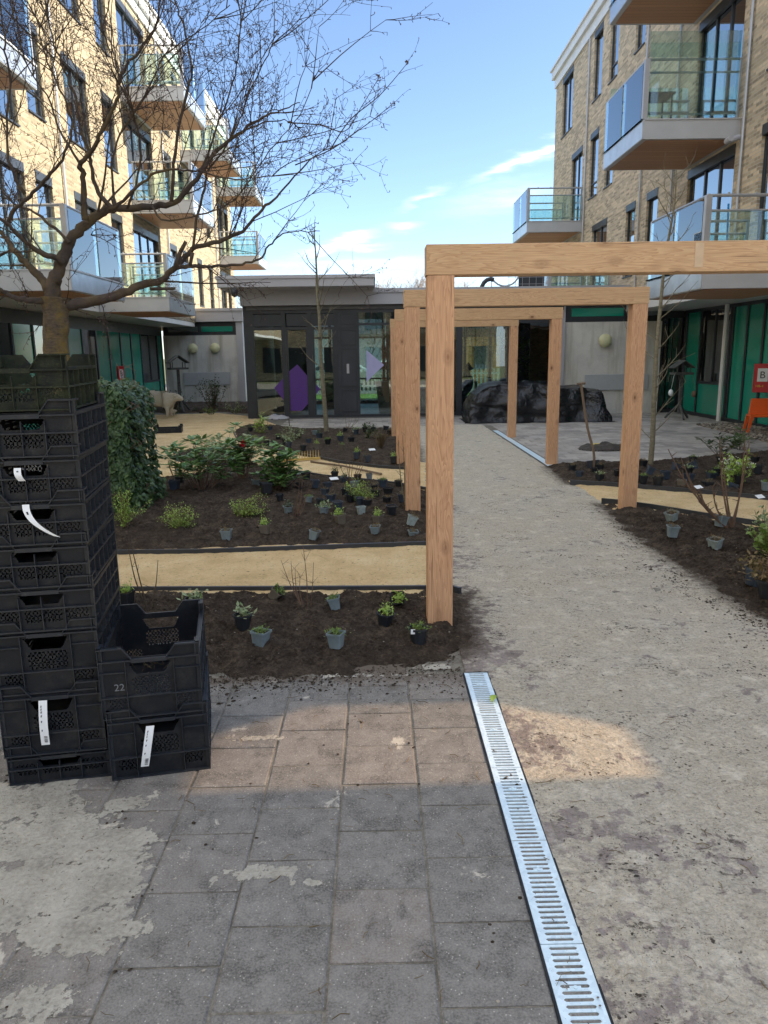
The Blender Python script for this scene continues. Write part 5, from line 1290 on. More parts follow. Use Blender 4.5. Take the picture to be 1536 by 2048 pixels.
def bush(base, w, h, m, n, L_, lw, label, seed, name='shrub', stems=8, shape='dome', whorl=False, d=None, cat='plant', group=None, hz=0, dens=1.0):
    r = random.Random(seed); B = G(*base) if len(base) == 2 else Vector(base); d = d or w*.8
    t = thing(name, (B.x, B.y, 0), label, cat, group); a = MB(); b = MB(); tips = []
    for k in range(stems):
        th = r.uniform(0, 6.28); rr = math.sqrt(r.random()); e = Vector((B.x+math.cos(th)*rr*w/2, B.y+math.sin(th)*rr*d/2, (h*(.45+.55*r.random())*(1-.35*rr*rr))+hz))
        s = Vector((B.x+math.cos(th)*rr*w*.08, B.y+math.sin(th)*rr*d*.08, 0)); mid = s.lerp(e, .5)+Vector((r.gauss(0, .03), r.gauss(0, .03), .04*h)); a.tube([s, mid, e], [.006*h+.002, .004*h+.0015, .0015], 4, False)
        tips.append((s, mid, e))
    for k in range(n):
        s, mid, e = tips[k % stems] if not whorl else r.choice(tips)
        if whorl:
            f = r.choice([1, 1, 1, .72, .5]); p = mid.lerp(e, (f-.5)*2)+Vector((r.gauss(0, .012), r.gauss(0, .012), r.gauss(0, .012))); th = r.uniform(0, 6.28)
            b.leaf(p, (math.cos(th), math.sin(th), r.uniform(-.25, .55)), (0, 0, 1), L_*r.uniform(.7, 1.15), lw*r.uniform(.8, 1.2), -.14)
        else:
            f = r.random()**.7; p = (s.lerp(mid, f*2) if f < .5 else mid.lerp(e, f*2-1)); p = p+Vector((r.gauss(0, w*.035), r.gauss(0, d*.035), r.gauss(0, h*.03)))
            if p.z < .01: p.z = .01+r.random()*.03
            b.leaf(p, (r.gauss(0, 1), r.gauss(0, 1), r.gauss(.4, .7)), (r.gauss(0,.4), r.gauss(0,.4), 1), L_*r.uniform(.6, 1.2), lw*r.uniform(.7, 1.2), .1, 1)
    a.build('stems', M['cane'], t); b.build('foliage', M[m], t); return t
# rhododendrons
bush((405, 985), .95, .80, 'rhodo', 420, .15, .05, 'spreading rhododendron with long glossy leaves in the middle of the big bed', 1, 'rhododendron', 26, whorl=True)
bush((350, 958), .42, .66, 'rhodo', 110, .16, .06, 'rhododendron shoot at the right edge of the ivy block', 2, 'rhododendron', 7, whorl=True)
bush((455, 935), 1.25, .62, 'pale', 400, .14, .046, 'pale leaved rhododendron at the back of the big bed', 3, 'rhododendron', 26, whorl=True)
rr_ = bush((487, 965), .50, .86, 'rhodo', 300, .155, .054, 'tall rhododendron carrying one red flower', 4, 'rhododendron', 15, whorl=True)
q = PY(486, 887, G(487, 965).y-.05); b = MB(); r_ = random.Random(3)
for k in range(60): dv = Vector((r_.gauss(0, 1), r_.gauss(0, 1), r_.gauss(0, 1))).normalized(); b.leaf(q+dv*.012, dv, (0,0,1), .045, .03, n=1)
b.build('flower', M['red_fl'], rr_)
bush((560, 985), .62, .66, 'rhodo', 420, .145, .054, 'round dark rhododendron just left of the yellow rake', 5, 'rhododendron', 20, whorl=True)
bush((437, 948), .3, .4, 'darkleaf', 60, .10, .03, 'low rhododendron tucked between the larger ones', 6, 'rhododendron', 6, whorl=True)
# bright little bushes
def clump(base, dirs, label, seed, m='box', L_=.02, n=420, stem=None):
    """upright brushy twigs, each clothed in small leaves"""
    r = random.Random(seed); B = G(*base); t = thing('bright_shrub', (B.x, B.y, 0), label, 'plant', 'bright green small shrubs in the big bed'); a = MB(); b = MB()
    for (x0, z0, x1, z1, k) in dirs:
        for j in range(k):
            s = Vector((B.x+x0+r.gauss(0, .02), B.y+r.gauss(0, .05), z0)); e = Vector((B.x+x1+r.gauss(0, .04), B.y+r.gauss(0, .09), z1+r.gauss(0, .03))); a.tube([s, s.lerp(e, .5)+Vector((0,0,.02)), e], .002, 3, False)
            for q in range(n//12): p = s.lerp(e, .1+.9*r.random())+Vector((r.gauss(0, .016), r.gauss(0, .016), r.gauss(0, .014))); b.leaf(p, (r.gauss(0, 1), r.gauss(0, 1), r.gauss(.5, .7)), (0,0,1), L_*r.uniform(.7, 1.3), L_*.55, n=1)
    if stem: a.tube([(B.x, B.y, 0), (B.x+stem[0]*.5, B.y, stem[1]*.5), (B.x+stem[0], B.y, stem[1])], .006, 6)
    a.build('stems', M['cane'], t); b.build('foliage', M[m], t)
clump((252, 1062), [(0, .10, -.15, .20, 5), (0, .12, -.05, .38, 7), (.0, .14, .015, .40, 8), (0, .10, .17, .22, 6), (0, .05, .02, .22, 10)], 'bright green shrub with an upright tuft, in front of the ivy', 1, stem=(0, .12))
clump((360, 1064), [(0, 0, -.14, .22, 9), (0, 0, -.06, .24, 9), (0, .0, .02, .24, 10), (0, 0, .10, .26, 10), (0, 0, .13, .16, 8)], 'rounded bright green shrub in the big bed, right of the tufted one', 2)
clump((482, 1040), [(0, 0, -.08, .18, 9), (0, 0, .03, .24, 8), (0, .05, .22, .25, 8), (0, .04, .26, .12, 8), (0, 0, .08, .10, 8)], 'bright green shrub leaning to the right in the middle of the big bed', 3)
clump((722, 1008), [(0, 0, -.15, .22, 10), (0, 0, -.06, .24, 12), (0, 0, .03, .22, 12), (0, 0, .12, .10, 10)], 'bright green shrub close to the second timber frame', 4, n=500)
# back-left bed
bush(PY(423, 810, 24.5)[:2]+(0,) if False else (-5.35, 24.6, 0), 1.1, 1.25, 'darkleaf', 900, .07, .045, 'round dark evergreen shrub below the pale panel of the left wall', 7, stems=22)
bush((-6.7, 24.8, 0), 1.5, .95, 'darkleaf', 650, .08, .03, 'loose evergreen shrub beside the bird table at the left', 8, stems=22)
bush((-7.8, 25.0, 0), 1.1, .85, 'darkleaf', 420, .08, .03, 'low evergreen shrub behind the sheep, at the foot of the facade', 9, stems=15)
bush((-4.4, 23.2, 0), .9, .5, 'pale', 300, .05, .03, 'pale variegated shrub at the right end of the back bed', 10, stems=14)
bush((-5.0, 22.6, 0), .6, .32, 'herb', 160, .05, .03, 'small herb clump in the back bed left of the pavilion', 11, stems=10)
bush((-6.2, 22.5, 0), .7, .3, 'darkleaf', 200, .05, .03, 'low dark ground plant in front of the back bed', 12, stems=10)
# round-ended bed
bush((524, 872), .40, .62, 'box', 260, .07, .03, 'feathery bright plant at the left end of the round-ended bed', 13, stems=12)
bush((583, 886), .70, .42, 'pale', 420, .05, .025, 'white flecked low shrub in the round-ended bed', 14, stems=16)
bush((735, 885), .35, .45, 'darkleaf', 160, .07, .03, 'dark leaved plant in the round-ended bed near the posts', 15, stems=8)
def grass(base, w, h, n, label, seed, m='dry'):
    r = random.Random(seed); B = G(*base); t = thing('grass_tuft', (B.x, B.y, 0), label, 'grass'); b = MB()
    for k in range(n):
        th = r.uniform(0, 6.28); dx_ = math.cos(th)*w*r.random(); dy_ = math.sin(th)*w*r.random(); b.tube([(B.x, B.y, 0), (B.x+dx_*.4, B.y+dy_*.4, h*.6), (B.x+dx_, B.y+dy_, h*r.uniform(.7, 1))], [.004, .003, .001], 3, False)
    b.build('blades', M[m], t)
grass((762, 903), .30, .42, 70, 'straw coloured grass tuft in the round-ended bed', 1)
grass((575, 930), .10, .32, 26, 'reddish upright plant standing in a tall black pot', 2)
def canes(base, tips, label, seed, m='cane', r0=.006, name='bare_shrub', tw=4, Y=0):
    r = random.Random(seed); B = G(*base); t = thing(name, (B.x, B.y, 0), label, 'plant', 'leafless cane shrubs'); b = MB(); b2 = MB()
    for (x, y) in tips:
        e = PY(x, y, B.y+r.uniform(-.12, .12)+Y); s = Vector((B.x+r.gauss(0, .01), B.y, 0)); mid = s.lerp(e, .5)+Vector(((e.x-s.x)*.14+r.gauss(0, .012), r.gauss(0, .02), -.02*(e.x-s.x))); Q = spl([s, mid, e], 4)
        b.tube(Q, [r0*(1-.7*i/(len(Q)-1)) for i in range(len(Q))], 5, False)
        for k in range(tw): i = r.randint(2, len(Q)-1); f = Q[i]+Vector((r.gauss(0, .04), r.gauss(0, .04), r.uniform(.01, .08))); b.tube([Q[i], f], [r0*.4, r0*.2], 3, False)
    b.build('canes', M[m], t)
    if b2.v: b2.build('side_twigs', M[m], t)
    return t
canes((299, 1236), [(254, 1075), (253, 1050), (316, 1120)], 'forked bare sapling in the front bed behind the open crate', 1, 'limb', .006, tw=2)
canes((613, 1230), [(562, 1120), (582, 1122), (606, 1090), (627, 1125), (600, 1150), (590, 1135)], 'bare many-stemmed shrub in the middle of the front bed', 2, 'cane', .0045, tw=3)
canes((590, 1042), [(600, 955), (603, 960), (629, 957), (622, 965), (612, 990), (596, 985), (605, 955)], 'reddish bare whips in the big bed, left of the beige pot', 3, 'cane', .005, tw=3)
canes((700, 975), [(665, 890), (700, 895), (706, 905), (722, 893), (728, 890), (735, 900), (690, 915)], 'bare whips beside the rake handle at the back of the big bed', 4, 'cane', .005, tw=3)
canes((695, 860), [(692, 829), (700, 828), (706, 828), (714, 830), (720, 830)], 'thin bare whips before the pavilion', 5, 'cane', .005, tw=2)
canes((812, 1022), [(797, 880), (805, 870), (811, 872)], 'thorny green stem against the second timber frame', 6, 'sapbark', .009, tw=5)
canes((1462, 1066), [(1336, 898), (1365, 925), (1372, 945), (1398, 980), (1445, 905), (1440, 880), (1497, 895), (1490, 885), (1425, 975), (1400, 990)], 'large spreading bare shrub in the right front bed', 7, 'cane', .012, tw=7)
canes((580, 852), [(579, 800), (574, 790)], 'single bare twig in the round-ended bed', 8, 'cane', .006, tw=4) if False else None
# right side plants
w_ = bush((1466, 975), .55, .55, 'box', 420, .055, .035, 'leafy plant with white flower heads in the right bed', 16, stems=14)
r_ = random.Random(8)
for (x, y) in [(1450,925),(1462,918),(1480,926),(1494,922),(1500,932),(1457,938)]:
    c = PY(x, y, G(1466, 975).y); b = MB()
    for k in range(45): b.leaf(c+Vector((r_.gauss(0, .03), r_.gauss(0, .03), r_.gauss(0, .02))), (r_.gauss(0, 1), r_.gauss(0, 1), .6), (0,0,1), .022, .018, n=1)
    b.build('flower_head', M['white_fl'], w_)
bush((1440, 910), .8, .40, 'darkleaf', 170, .13, .035, 'straggly evergreen plant at the far side of the right bed', 17, whorl=True, stems=12)
bush((1480, 900), .6, .36, 'rhodo', 110, .12, .035, 'low glossy plant near the pebble strip', 18, whorl=True, stems=9)
bush((1545, 1130), .42, .40, 'herb', 520, .055, .035, 'lush leafy green plant cut by the right edge of the picture', 19, stems=16)
bush((1536, 1090), .35, .45, 'pale', 300, .05, .03, 'paler green plant behind the lush one at the right edge', 20, stems=12)
# ================================================================ POTS
def pot(kind, m, plant, w=.09, h=.085, seed=0):
    r = random.Random(seed); t = thing('plant_pot', (0,0,0), 'x', 'plant pot', 'nursery pots set out on the beds')
    b = MB(); tw, bw = w/2, w*.36; 
    n = 4 if kind == 'square' else 18
    def ring(rad, z, nn=n):
        if kind == 'square':
            c = rad*.86; q = rad*.14; return [(-c-q*0, -rad, z), (c, -rad, z), (rad, -c, z), (rad, c, z), (c, rad, z), (-c, rad, z), (-rad, c, z), (-rad, -c, z)]
        return [(rad*math.cos(2*math.pi*i/nn), rad*math.sin(2*math.pi*i/nn), z) for i in range(nn)]
    rings = [ring(bw*.98, 0), ring(bw, .003), ring(tw*.93, h-.012), ring(tw*1.04, h-.011), ring(tw*1.04, h), ring(tw*.95, h), ring(tw*.9, h-.02)]
    k = len(rings[0]); vs = [v for q in rings for v in q]; fs = [(i*k+j, i*k+(j+1)%k, (i+1)*k+(j+1)%k, (i+1)*k+j) for i in range(len(rings)-1) for j in range(k)]+[tuple(range(k))[::-1]]
    b.add(vs, fs); b.build('pot_body', m, t)
    s = MB(); rr = ring(tw*.92, h-.012); c0 = len(rr); s.add(rr+[(0, 0, h-.004)], [(i, (i+1)%c0, c0) for i in range(c0)]); s.build('compost', SOIL, t)
    if plant:
        p = MB(); mt, cnt, L_, ph, spread = plant
        for i in range(cnt):
            x, y = r.gauss(0, w*spread), r.gauss(0, w*spread); z = h-.008+abs(r.gauss(0, ph)); p.leaf((x, y, z), (r.gauss(0, 1), r.gauss(0, 1), r.gauss(.5, .6)), (0,0,1), L_*r.uniform(.6, 1.3), L_*.55, n=1)
        for i in range(cnt//8): x, y = r.gauss(0, w*.2), r.gauss(0, w*.2); p.tube([(x*.4, y*.4, h-.01), (x, y, h+ph*1.6)], .0009, 3, False)
        p.build('foliage', M[mt], t)
    return t
MOSSY = ('herb', 90, .018, .012, .26); LEAFY = ('pale', 46, .036, .022, .3); SPRIG = ('dry', 60, .016, .014, .28); TUFT = ('box', 90, .02, .028, .24); DK = ('darkleaf', 60, .028, .03, .26); NONE_ = None; BIGDRY = ('dry', 120, .03, .03, .4)
MATN = {'g': ('pot_grey', 'blue grey'), 'p': ('pot_pale', 'pale grey'), 'b': ('pot_black', 'black'), 'n': ('pot_navy', 'dark blue'), 'w': ('pot_brown', 'taupe')}
PLN = {'m': (MOSSY, 'with mossy seedling'), 'l': (LEAFY, 'with pale leaves'), 's': (SPRIG, 'with dry sprigs'), 't': (TUFT, 'with bright green tuft'), 'd': (DK, 'with dark leaves'), '0': (None, 'with bare compost'), 'B': (BIGDRY, 'with brown dead leaves')}
PROTO = {}
# bed: list of (x, y base px, colour, plant, shape, tilt deg, size factor)
POTS = {
 'front bed': (h1, [(254,1207,'b','t','q',0,1.05),(389,1222,'b','l','r',0,1.15),(486,1256,'b','l','r',0,1.1),(521,1290,'g','m','q',0,1.05),(545,1197,'w','m','q',38,.95),(673,1292,'g','m','q',0,1.0),(672,1217,'g','m','q',-14,.95),(769,1251,'b','t','r',5,1.05),(789,1206,'b','t','q',-48,.95),(836,1284,'b','m','r',0,1.12)]),
 'big bed': (h2, [(454,1079,'g','s','q',0,1.1),(531,1067,'w','t','q',0,1.05),(576,1026,'g','d','r',0,1.05),(626,1078,'g','s','q',12,1.0),(703,1090,'g','s','q',3,.95),(751,1069,'g','s','q',0,1),(757,1047,'w','t','q',0,1.1),(826,1079,'g','s','q',4,1),(820,1050,'p','s','q',20,1.1),(682,1047,'w','t','q',-10,1.1),
   (647,1029,'g','l','r',8,1.1),(723,1028,'p','0','q',0,1),(676,1018,'n','0','q',0,1.05),(783,1027,'b','0','q',0,1.1),(617,1005,'g','m','r',0,1),(700,1002,'b','d','r',0,1.1),(751,993,'b','s','q',0,1.05),(773,1007,'b','s','r',0,1.05),(650,990,'n','s','q',0,1),(612,960,'b','0','r',0,1.4),(670,957,'b','d','q',0,1.1),
   (739,959,'g','s','q',0,1),(797,973,'b','s','r',0,1.05),(804,1002,'n','s','q',0,1),(748,981,'b','s','q',0,1),(656,978,'n','0','q',0,1.05),(688,967,'n','d','q',0,1),(532,986,'b','0','q',0,1.5),(512,972,'g','s','q',0,1.1),(350,979,'n','0','q',0,1.4),(360,966,'b','s','r',0,1.3),(390,912,'b','d','q',0,1.2),(640,1012,'b','0','q',10,1),(560,1000,'b','0','r',0,.9),(710,975,'g','0','q',0,1),(600,977,'b','s','r',0,1.1),(630,974,'n','0','q',0,1.1),(690,990,'b','0','q',0,1),(716,961,'b','s','r',0,1.1),(766,973,'n','m','q',0,1.1),(585,958,'b','d','r',0,1.2),(720,1008,'n','0','r',0,1),(776,990,'b','0','q',0,1.1),(735,1012,'b','s','q',0,1),(662,1003,'n','s','q',0,1),(545,972,'b','0','q',0,1.2)]),
 'round-ended far bed': (h3, [(495,880,'g','d','q',0,1.3),(512,884,'g','m','q',0,1.2),(533,889,'b','s','r',0,1.4),(501,864,'b','d','r',0,1.3),(540,861,'n','s','r',0,1.25),(557,879,'b','m','r',0,1.2),(570,888,'b','l','r',0,1.2),(577,894,'n','l','r',0,1.25),(606,901,'b','0','r',0,1.2),(617,887,'n','s','r',0,1.2),(639,877,'n','d','q',0,1.3),(630,870,'g','0','q',0,1.2),
   (656,888,'b','m','r',0,1.3),(681,882,'n','t','q',0,1.3),(703,885,'b','0','q',0,1.2),(689,865,'b','s','q',18,1.2),(712,868,'n','l','q',0,1.2),(730,863,'b','d','r',0,1.2),(747,864,'b','d','r',0,1.2),(771,862,'b','0','q',10,1.3),(779,870,'b','s','q',0,1.2),(682,899,'w','m','q',10,1.2),(633,897,'w','t','q',0,1.1),(714,916,'n','t','q',0,1.2),(735,922,'n','s','q',0,1.2),(787,925,'b','t','q',0,1.2),(760,884,'b','d','q',0,1.2),(597,876,'b','d','r',0,1.2)]),
 'back left bed': (h4, [(389,829,'b','d','r',0,1.6),(403,831,'b','s','r',0,1.4),(418,830,'b','0','r',0,1.5),(433,826,'n','s','q',0,1.4),(447,824,'b','m','r',0,1.5),(477,828,'b','l','r',0,1.5),(487,825,'b','d','q',0,1.5),(501,829,'b','m','r',0,1.5)]),
 'right far bed': (h5, [(1144,942,'b','s','r',0,1.25),(1159,955,'n','0','q',0,1.05),(1201,941,'b','s','q',0,1.15),(1199,962,'b','l','q',0,1.15),(1188,945,'b','0','q',0,.9),(1236,952,'b','0','q',0,1),(1285,933,'b','s','q',0,1.2),(1297,948,'n','0','q',25,1.1),(1285,965,'b','m','q',0,1.2),(1316,969,'b','s','r',0,1.3),(1330,957,'n','0','q',0,1.2),(1349,941,'n','s','q',22,1.2),(1375,949,'b','l','q',0,1.2),(1391,939,'n','s','q',-30,1.4),(1377,963,'n','0','q',0,1.2),
   (1362,976,'w','0','q',0,1.2),(1415,981,'b','s','q',0,1.3),(1422,960,'n','m','q',0,1.2),(1432,950,'b','m','q',0,1.1),(1460,986,'n','0','q',20,1.3),(1442,926,'b','s','q',0,1.2),(1508,927,'b','s','q',0,1.3),(1515,946,'b','0','q',0,1.4),(1531,979,'g','m','q',0,1.2),(1478,965,'b','d','q',0,1.1),(1385,926,'b','m','r',0,1.2)]),
 'right front bed': (h6, [(1344,1043,'p','s','q',-12,1.15),(1344,1072,'g','s','q',4,1.15),(1430,1099,'p','s','q',-8,1.2),(1440,1052,'g','s','q',10,1.1),(1507,1168,'n','B','r',8,1.55),(1535,1192,'b','B','r',0,1.5)]),
}
ordn = ['first','second','third','fourth','fifth','sixth','seventh','eighth','ninth','tenth','eleventh','twelfth','thirteenth','fourteenth','fifteenth','sixteenth','seventeenth','eighteenth','nineteenth','twentieth']
ordn += ['twenty-'+q for q in ordn[:9]]+['thirtieth']+['thirty-'+q for q in ordn[:9]]+['fortieth']+['forty-'+q for q in ordn[:9]]
pr = random.Random(77)
for bedname, (hf, lst) in POTS.items():
    srt = sorted(lst, key=lambda q: (q[0], q[1])); labpot = None
    for k, (x, y, c, pl, sh, ti, sf) in enumerate(srt):
        key = (c, pl, sh, k % 2 if pl != '0' else 0)
        if key not in PROTO: PROTO[key] = pot('square' if sh == 'q' else 'round', M[MATN[c][0]], PLN[pl][0], seed=len(PROTO)*3+1, w=.088 if sh == 'q' else .10, h=.085 if sh == 'q' else .08); o = PROTO[key]
        else: o = copy_thing(PROTO[key])
        g = G(x, y, .05); hz = hf(g.x, g.y)
        g = G(x, y, hz); zz = hz-.008
        o.location = (g.x, g.y, zz+.02*abs(math.sin(math.radians(ti)))); o.rotation_euler = (math.radians(pr.uniform(-4, 4)+(ti if abs(ti) > 40 else 0)*-1), math.radians(ti if abs(ti) <= 40 else 0)+pr.uniform(-.05, .05), pr.uniform(-.6, .6))
        s = sf*pr.uniform(1.02, 1.12); o.scale = (s*.95, s*.95, s)
        look = ('tipped ' if abs(ti) > 18 else '')+MATN[c][1]+' pot '+PLN[pl][1]
        o['label'] = f"{look}, {ordn[k]} from left in {bedname}"; o['group'] = 'nursery pots in the '+bedname; o['category'] = 'plant pot'
        if bedname == 'front bed' and x == 836: labpot = o; labloc = (g.x, g.y, zz)
    if labpot:
        b = MB(); b.box((labloc[0]-.045, labloc[1]-.045, labloc[2]+.075), (labloc[0]-.02, labloc[1]-.043, labloc[2]+.105)); o = tag(b.build('plant_tag', M['white']), 'small white tag on the pot beside the nearest post', 'plant tag', 'white plant tags')
for (x, y, l) in [(668,957,'white tag on a pot near the rake handle'),(744,899,'white tag lying in the round-ended far bed'),(711,863,'white tag in the back row of the round-ended bed'),(1397,974,'white tag lying in the right far bed'),(1520,993,'white tag at the edge of the right sand path')]:
    g = G(x, y, .1); b = MB(); Mx = Matrix.Translation(g) @ Matrix.Rotation(.5, 4, 'Z') @ Matrix.Rotation(.5, 4, 'X'); b.box((-.06, -.03, 0), (.06, .03, .002), Mx); tag(b.build('plant_tag', M['white']), l, 'plant tag', 'white plant tags')
# ================================================================ RAKE
g = G(545, 925, .03); g2 = G(640, 918, .03); hz0 = G(622, 923, .03); hz1 = G(763, 948, .04)
t = thing('garden_rake', (g.x, g.y, .03), 'wooden rake lying teeth up on the sand path', 'rake'); d = (g2-g).normalized(); L_ = (g2-g).length
b = MB(); b.box((0, -.025, 0), (L_, .025, .035), Matrix.Translation(g) @ Matrix.Rotation(math.atan2(d.y, d.x), 4, 'Z')); b.build('head', M['rakey'], t)
b = MB(); 
for k in range(17): p = g+d*(L_*(k+.5)/17); b.tube([p+Vector((0,0,.03)), p+Vector((0, .03, .15))], [.008, .004], 5)
b.build('teeth', M['rakey'], t)
b = MB(); b.tube([hz0, hz0.lerp(hz1, .5)+Vector((0, 0, .02)), hz1], .016, 8); b.build('handle', M['haft'], t)
# ================================================================ SHEEP
def body(name, pts, edges, rad, m, parent, sub=2, origin=None):
    me = bpy.data.meshes.new(name); o0 = Vector(origin) if origin is not None else ORG[parent]
    me.from_pydata([tuple(Vector(p)-o0) for p in pts], edges, []); me.materials.append(m); o = bpy.data.objects.new(name, me); COL.objects.link(o)
    if parent is not None: o.parent = parent
    else: o.location = o0
    sk = o.modifiers.new('skin', 'SKIN'); sk.use_smooth_shade = True
    for i, r in enumerate(rad): me.skin_vertices[0].data[i].radius = (r, r) if not hasattr(r, '__len__') else r
    me.skin_vertices[0].data[0].use_root = True
    s = o.modifiers.new('sub', 'SUBSURF'); s.levels = sub; s.render_levels = sub
    dg = bpy.context.evaluated_depsgraph_get(); m2 = bpy.data.meshes.new_from_object(o.evaluated_get(dg)); o.modifiers.clear(); o.data = m2; m2.materials.clear(); m2.materials.append(m); ORG[o] = o0
    m2.polygons.foreach_set('use_smooth', [True]*len(m2.polygons)); return o
def sheep(loc, s, label, rz=0):
    t = thing('sheep_statue', loc, label, 'statue'); ORG[t] = Vector((0,0,0))
    P = [(0,0,.62),(-.22,0,.64),(.22,0,.63),(-.42,0,.60),(.42,0,.64),(.56,0,.70),(.68,0,.70),(.80,0,.64),(.88,0,.60)]
    E = [(0,1),(0,2),(1,3),(2,4),(4,5),(5,6),(6,7),(7,8)]; Rr = [.28,.285,.27,.22,.22,.15,.125,.085,.055]
    def leg(root, x, y, xs):
        k = len(P); P.extend([(x, y, .40), (x+xs, y, .24), (x, y, .12), (x+.03, y, .03)]); E.extend([(root, k), (k, k+1), (k+1, k+2), (k+2, k+3)]); Rr.extend([.115, .06, .045, .05])
    leg(4, .36, .13, .02); leg(4, .32, -.13, .02); leg(3, -.36, .13, -.05); leg(3, -.40, -.13, -.05)
    k = len(P); P.extend([(-.60, 0, .58), (-.64, 0, .45)]); E.extend([(3, k), (k, k+1)]); Rr.extend([.06, .04])
    for q in (-1, 1): k = len(P); P.extend([(.66, q*.13, .76), (.62, q*.20, .74)]); E.extend([(6, k), (k, k+1)]); Rr.extend([.03, .022])
    P = [Vector(p)*s for p in P]; Rr = [r*s for r in Rr]
    o = body('sheep_body', P, E, Rr, M['sheep'], t, 2)
    # shaggy fleece
    for v in o.data.vertices:
        c = v.co/s
        if c.z > .36 and c.x < .6: v.co += v.normal*s*(.018*mn.noise(c*22)+.012*mn.noise(c*50))
    b = MB()
    for q in (-1, 1): b.lathe([(0,-.014*s),(.012*s,0),(0,.014*s)], (.775*s, q*.095*s, .685*s), 8)
    b.build('eyes', M['ink'], t); t.rotation_euler.z = rz; return t
g = G(318, 837); sheep((g.x-.0, g.y+.1, .02), .84, 'cream fleecy sheep statue standing on the sand behind the ivy', -.12)
g = G(346, 833); sheep((g.x, g.y-.1, .02), .22, 'tiny white lamb figure at the feet of the big sheep statue', .9)
# ================================================================ BIRD TABLES
def bird_table(base, height, label, s=1.0, lean=0):
    B = G(*base) if len(base) == 2 else Vector(base); t = thing('bird_table', (B.x, B.y, 0), label, 'bird table'); ORG[t] = Vector((0,0,0)); H = height
    b = MB(); b.box((-.035*s, -.035*s, .15*s), (.035*s, .035*s, H)); b.build('post', M['greyplank'], t)
    for a in (0, math.pi*2/3, math.pi*4/3):
        b = MB(); R_ = .36*s; b.tube([(0, 0, .42*s), (R_*math.cos(a+.5), R_*math.sin(a+.5), .02)], .032*s, 6); b.build('leg', M['greyplank'], t)
    b = MB(); b.box((-.24*s, -.2*s, H), (.24*s, .2*s, H+.025)); 
    for q in (-1, 1): b.box((-.24*s, q*.2*s-.01, H+.025), (.24*s, q*.2*s+.01, H+.06)); b.box((q*.24*s-.01, -.2*s, H+.025), (q*.24*s+.01, .2*s, H+.06))
    b.build('tray', M['greyplank'], t)
    b = MB()
    for x in (-.17, .17):
        for y in (-.13, .13): b.box((x*s-.013, y*s-.013, H+.025), (x*s+.013, y*s+.013, H+.2*s))
    b.build('roof_posts', M['greyplank'], t)
    b = MB()
    for q in (-1, 1): b.add([(0, -.22*s, H+.36*s), (0, .22*s, H+.36*s), (q*.27*s, .22*s, H+.17*s), (q*.27*s, -.22*s, H+.17*s), (0, -.22*s, H+.385*s), (0, .22*s, H+.385*s), (q*.28*s, .22*s, H+.19*s), (q*.28*s, -.22*s, H+.19*s)], [(0,1,2,3),(7,6,5,4),(0,3,7,4),(3,2,6,7),(1,5,6,2)])
    b.build('gable_roof', M['greyplank'], t); t.rotation_euler.z = lean; return t
bt = bird_table((1357, 838), 1.12, 'weathered three-legged bird table on the right patio with feeders hanging', .95)
B = G(1357, 838)
for dx_, m, l, zz in ((-.29, 'white', 'white fat ball hanging from the bird table', .68), (.30, 'haft', 'brown seed feeder hanging from the right side of the bird table', .64)):
    b = MB(); b.lathe([(0, -.09), (.05, -.06), (.065, 0), (.045, .06), (0, .09)], (B.x+dx_, B.y-.12, zz), 12); b.tube([(B.x+dx_, B.y-.12, zz+.08), (B.x+dx_*.8, B.y-.12, 1.13)], .004, 4); tag(b.build('bird_feeder', M[m], smooth=True), l, 'bird feeder')
g = G(352, 828); bird_table((g.x, g.y+.6, 0), 1.35, 'dark weathered bird table behind the sheep at the left', 1.15, .5)
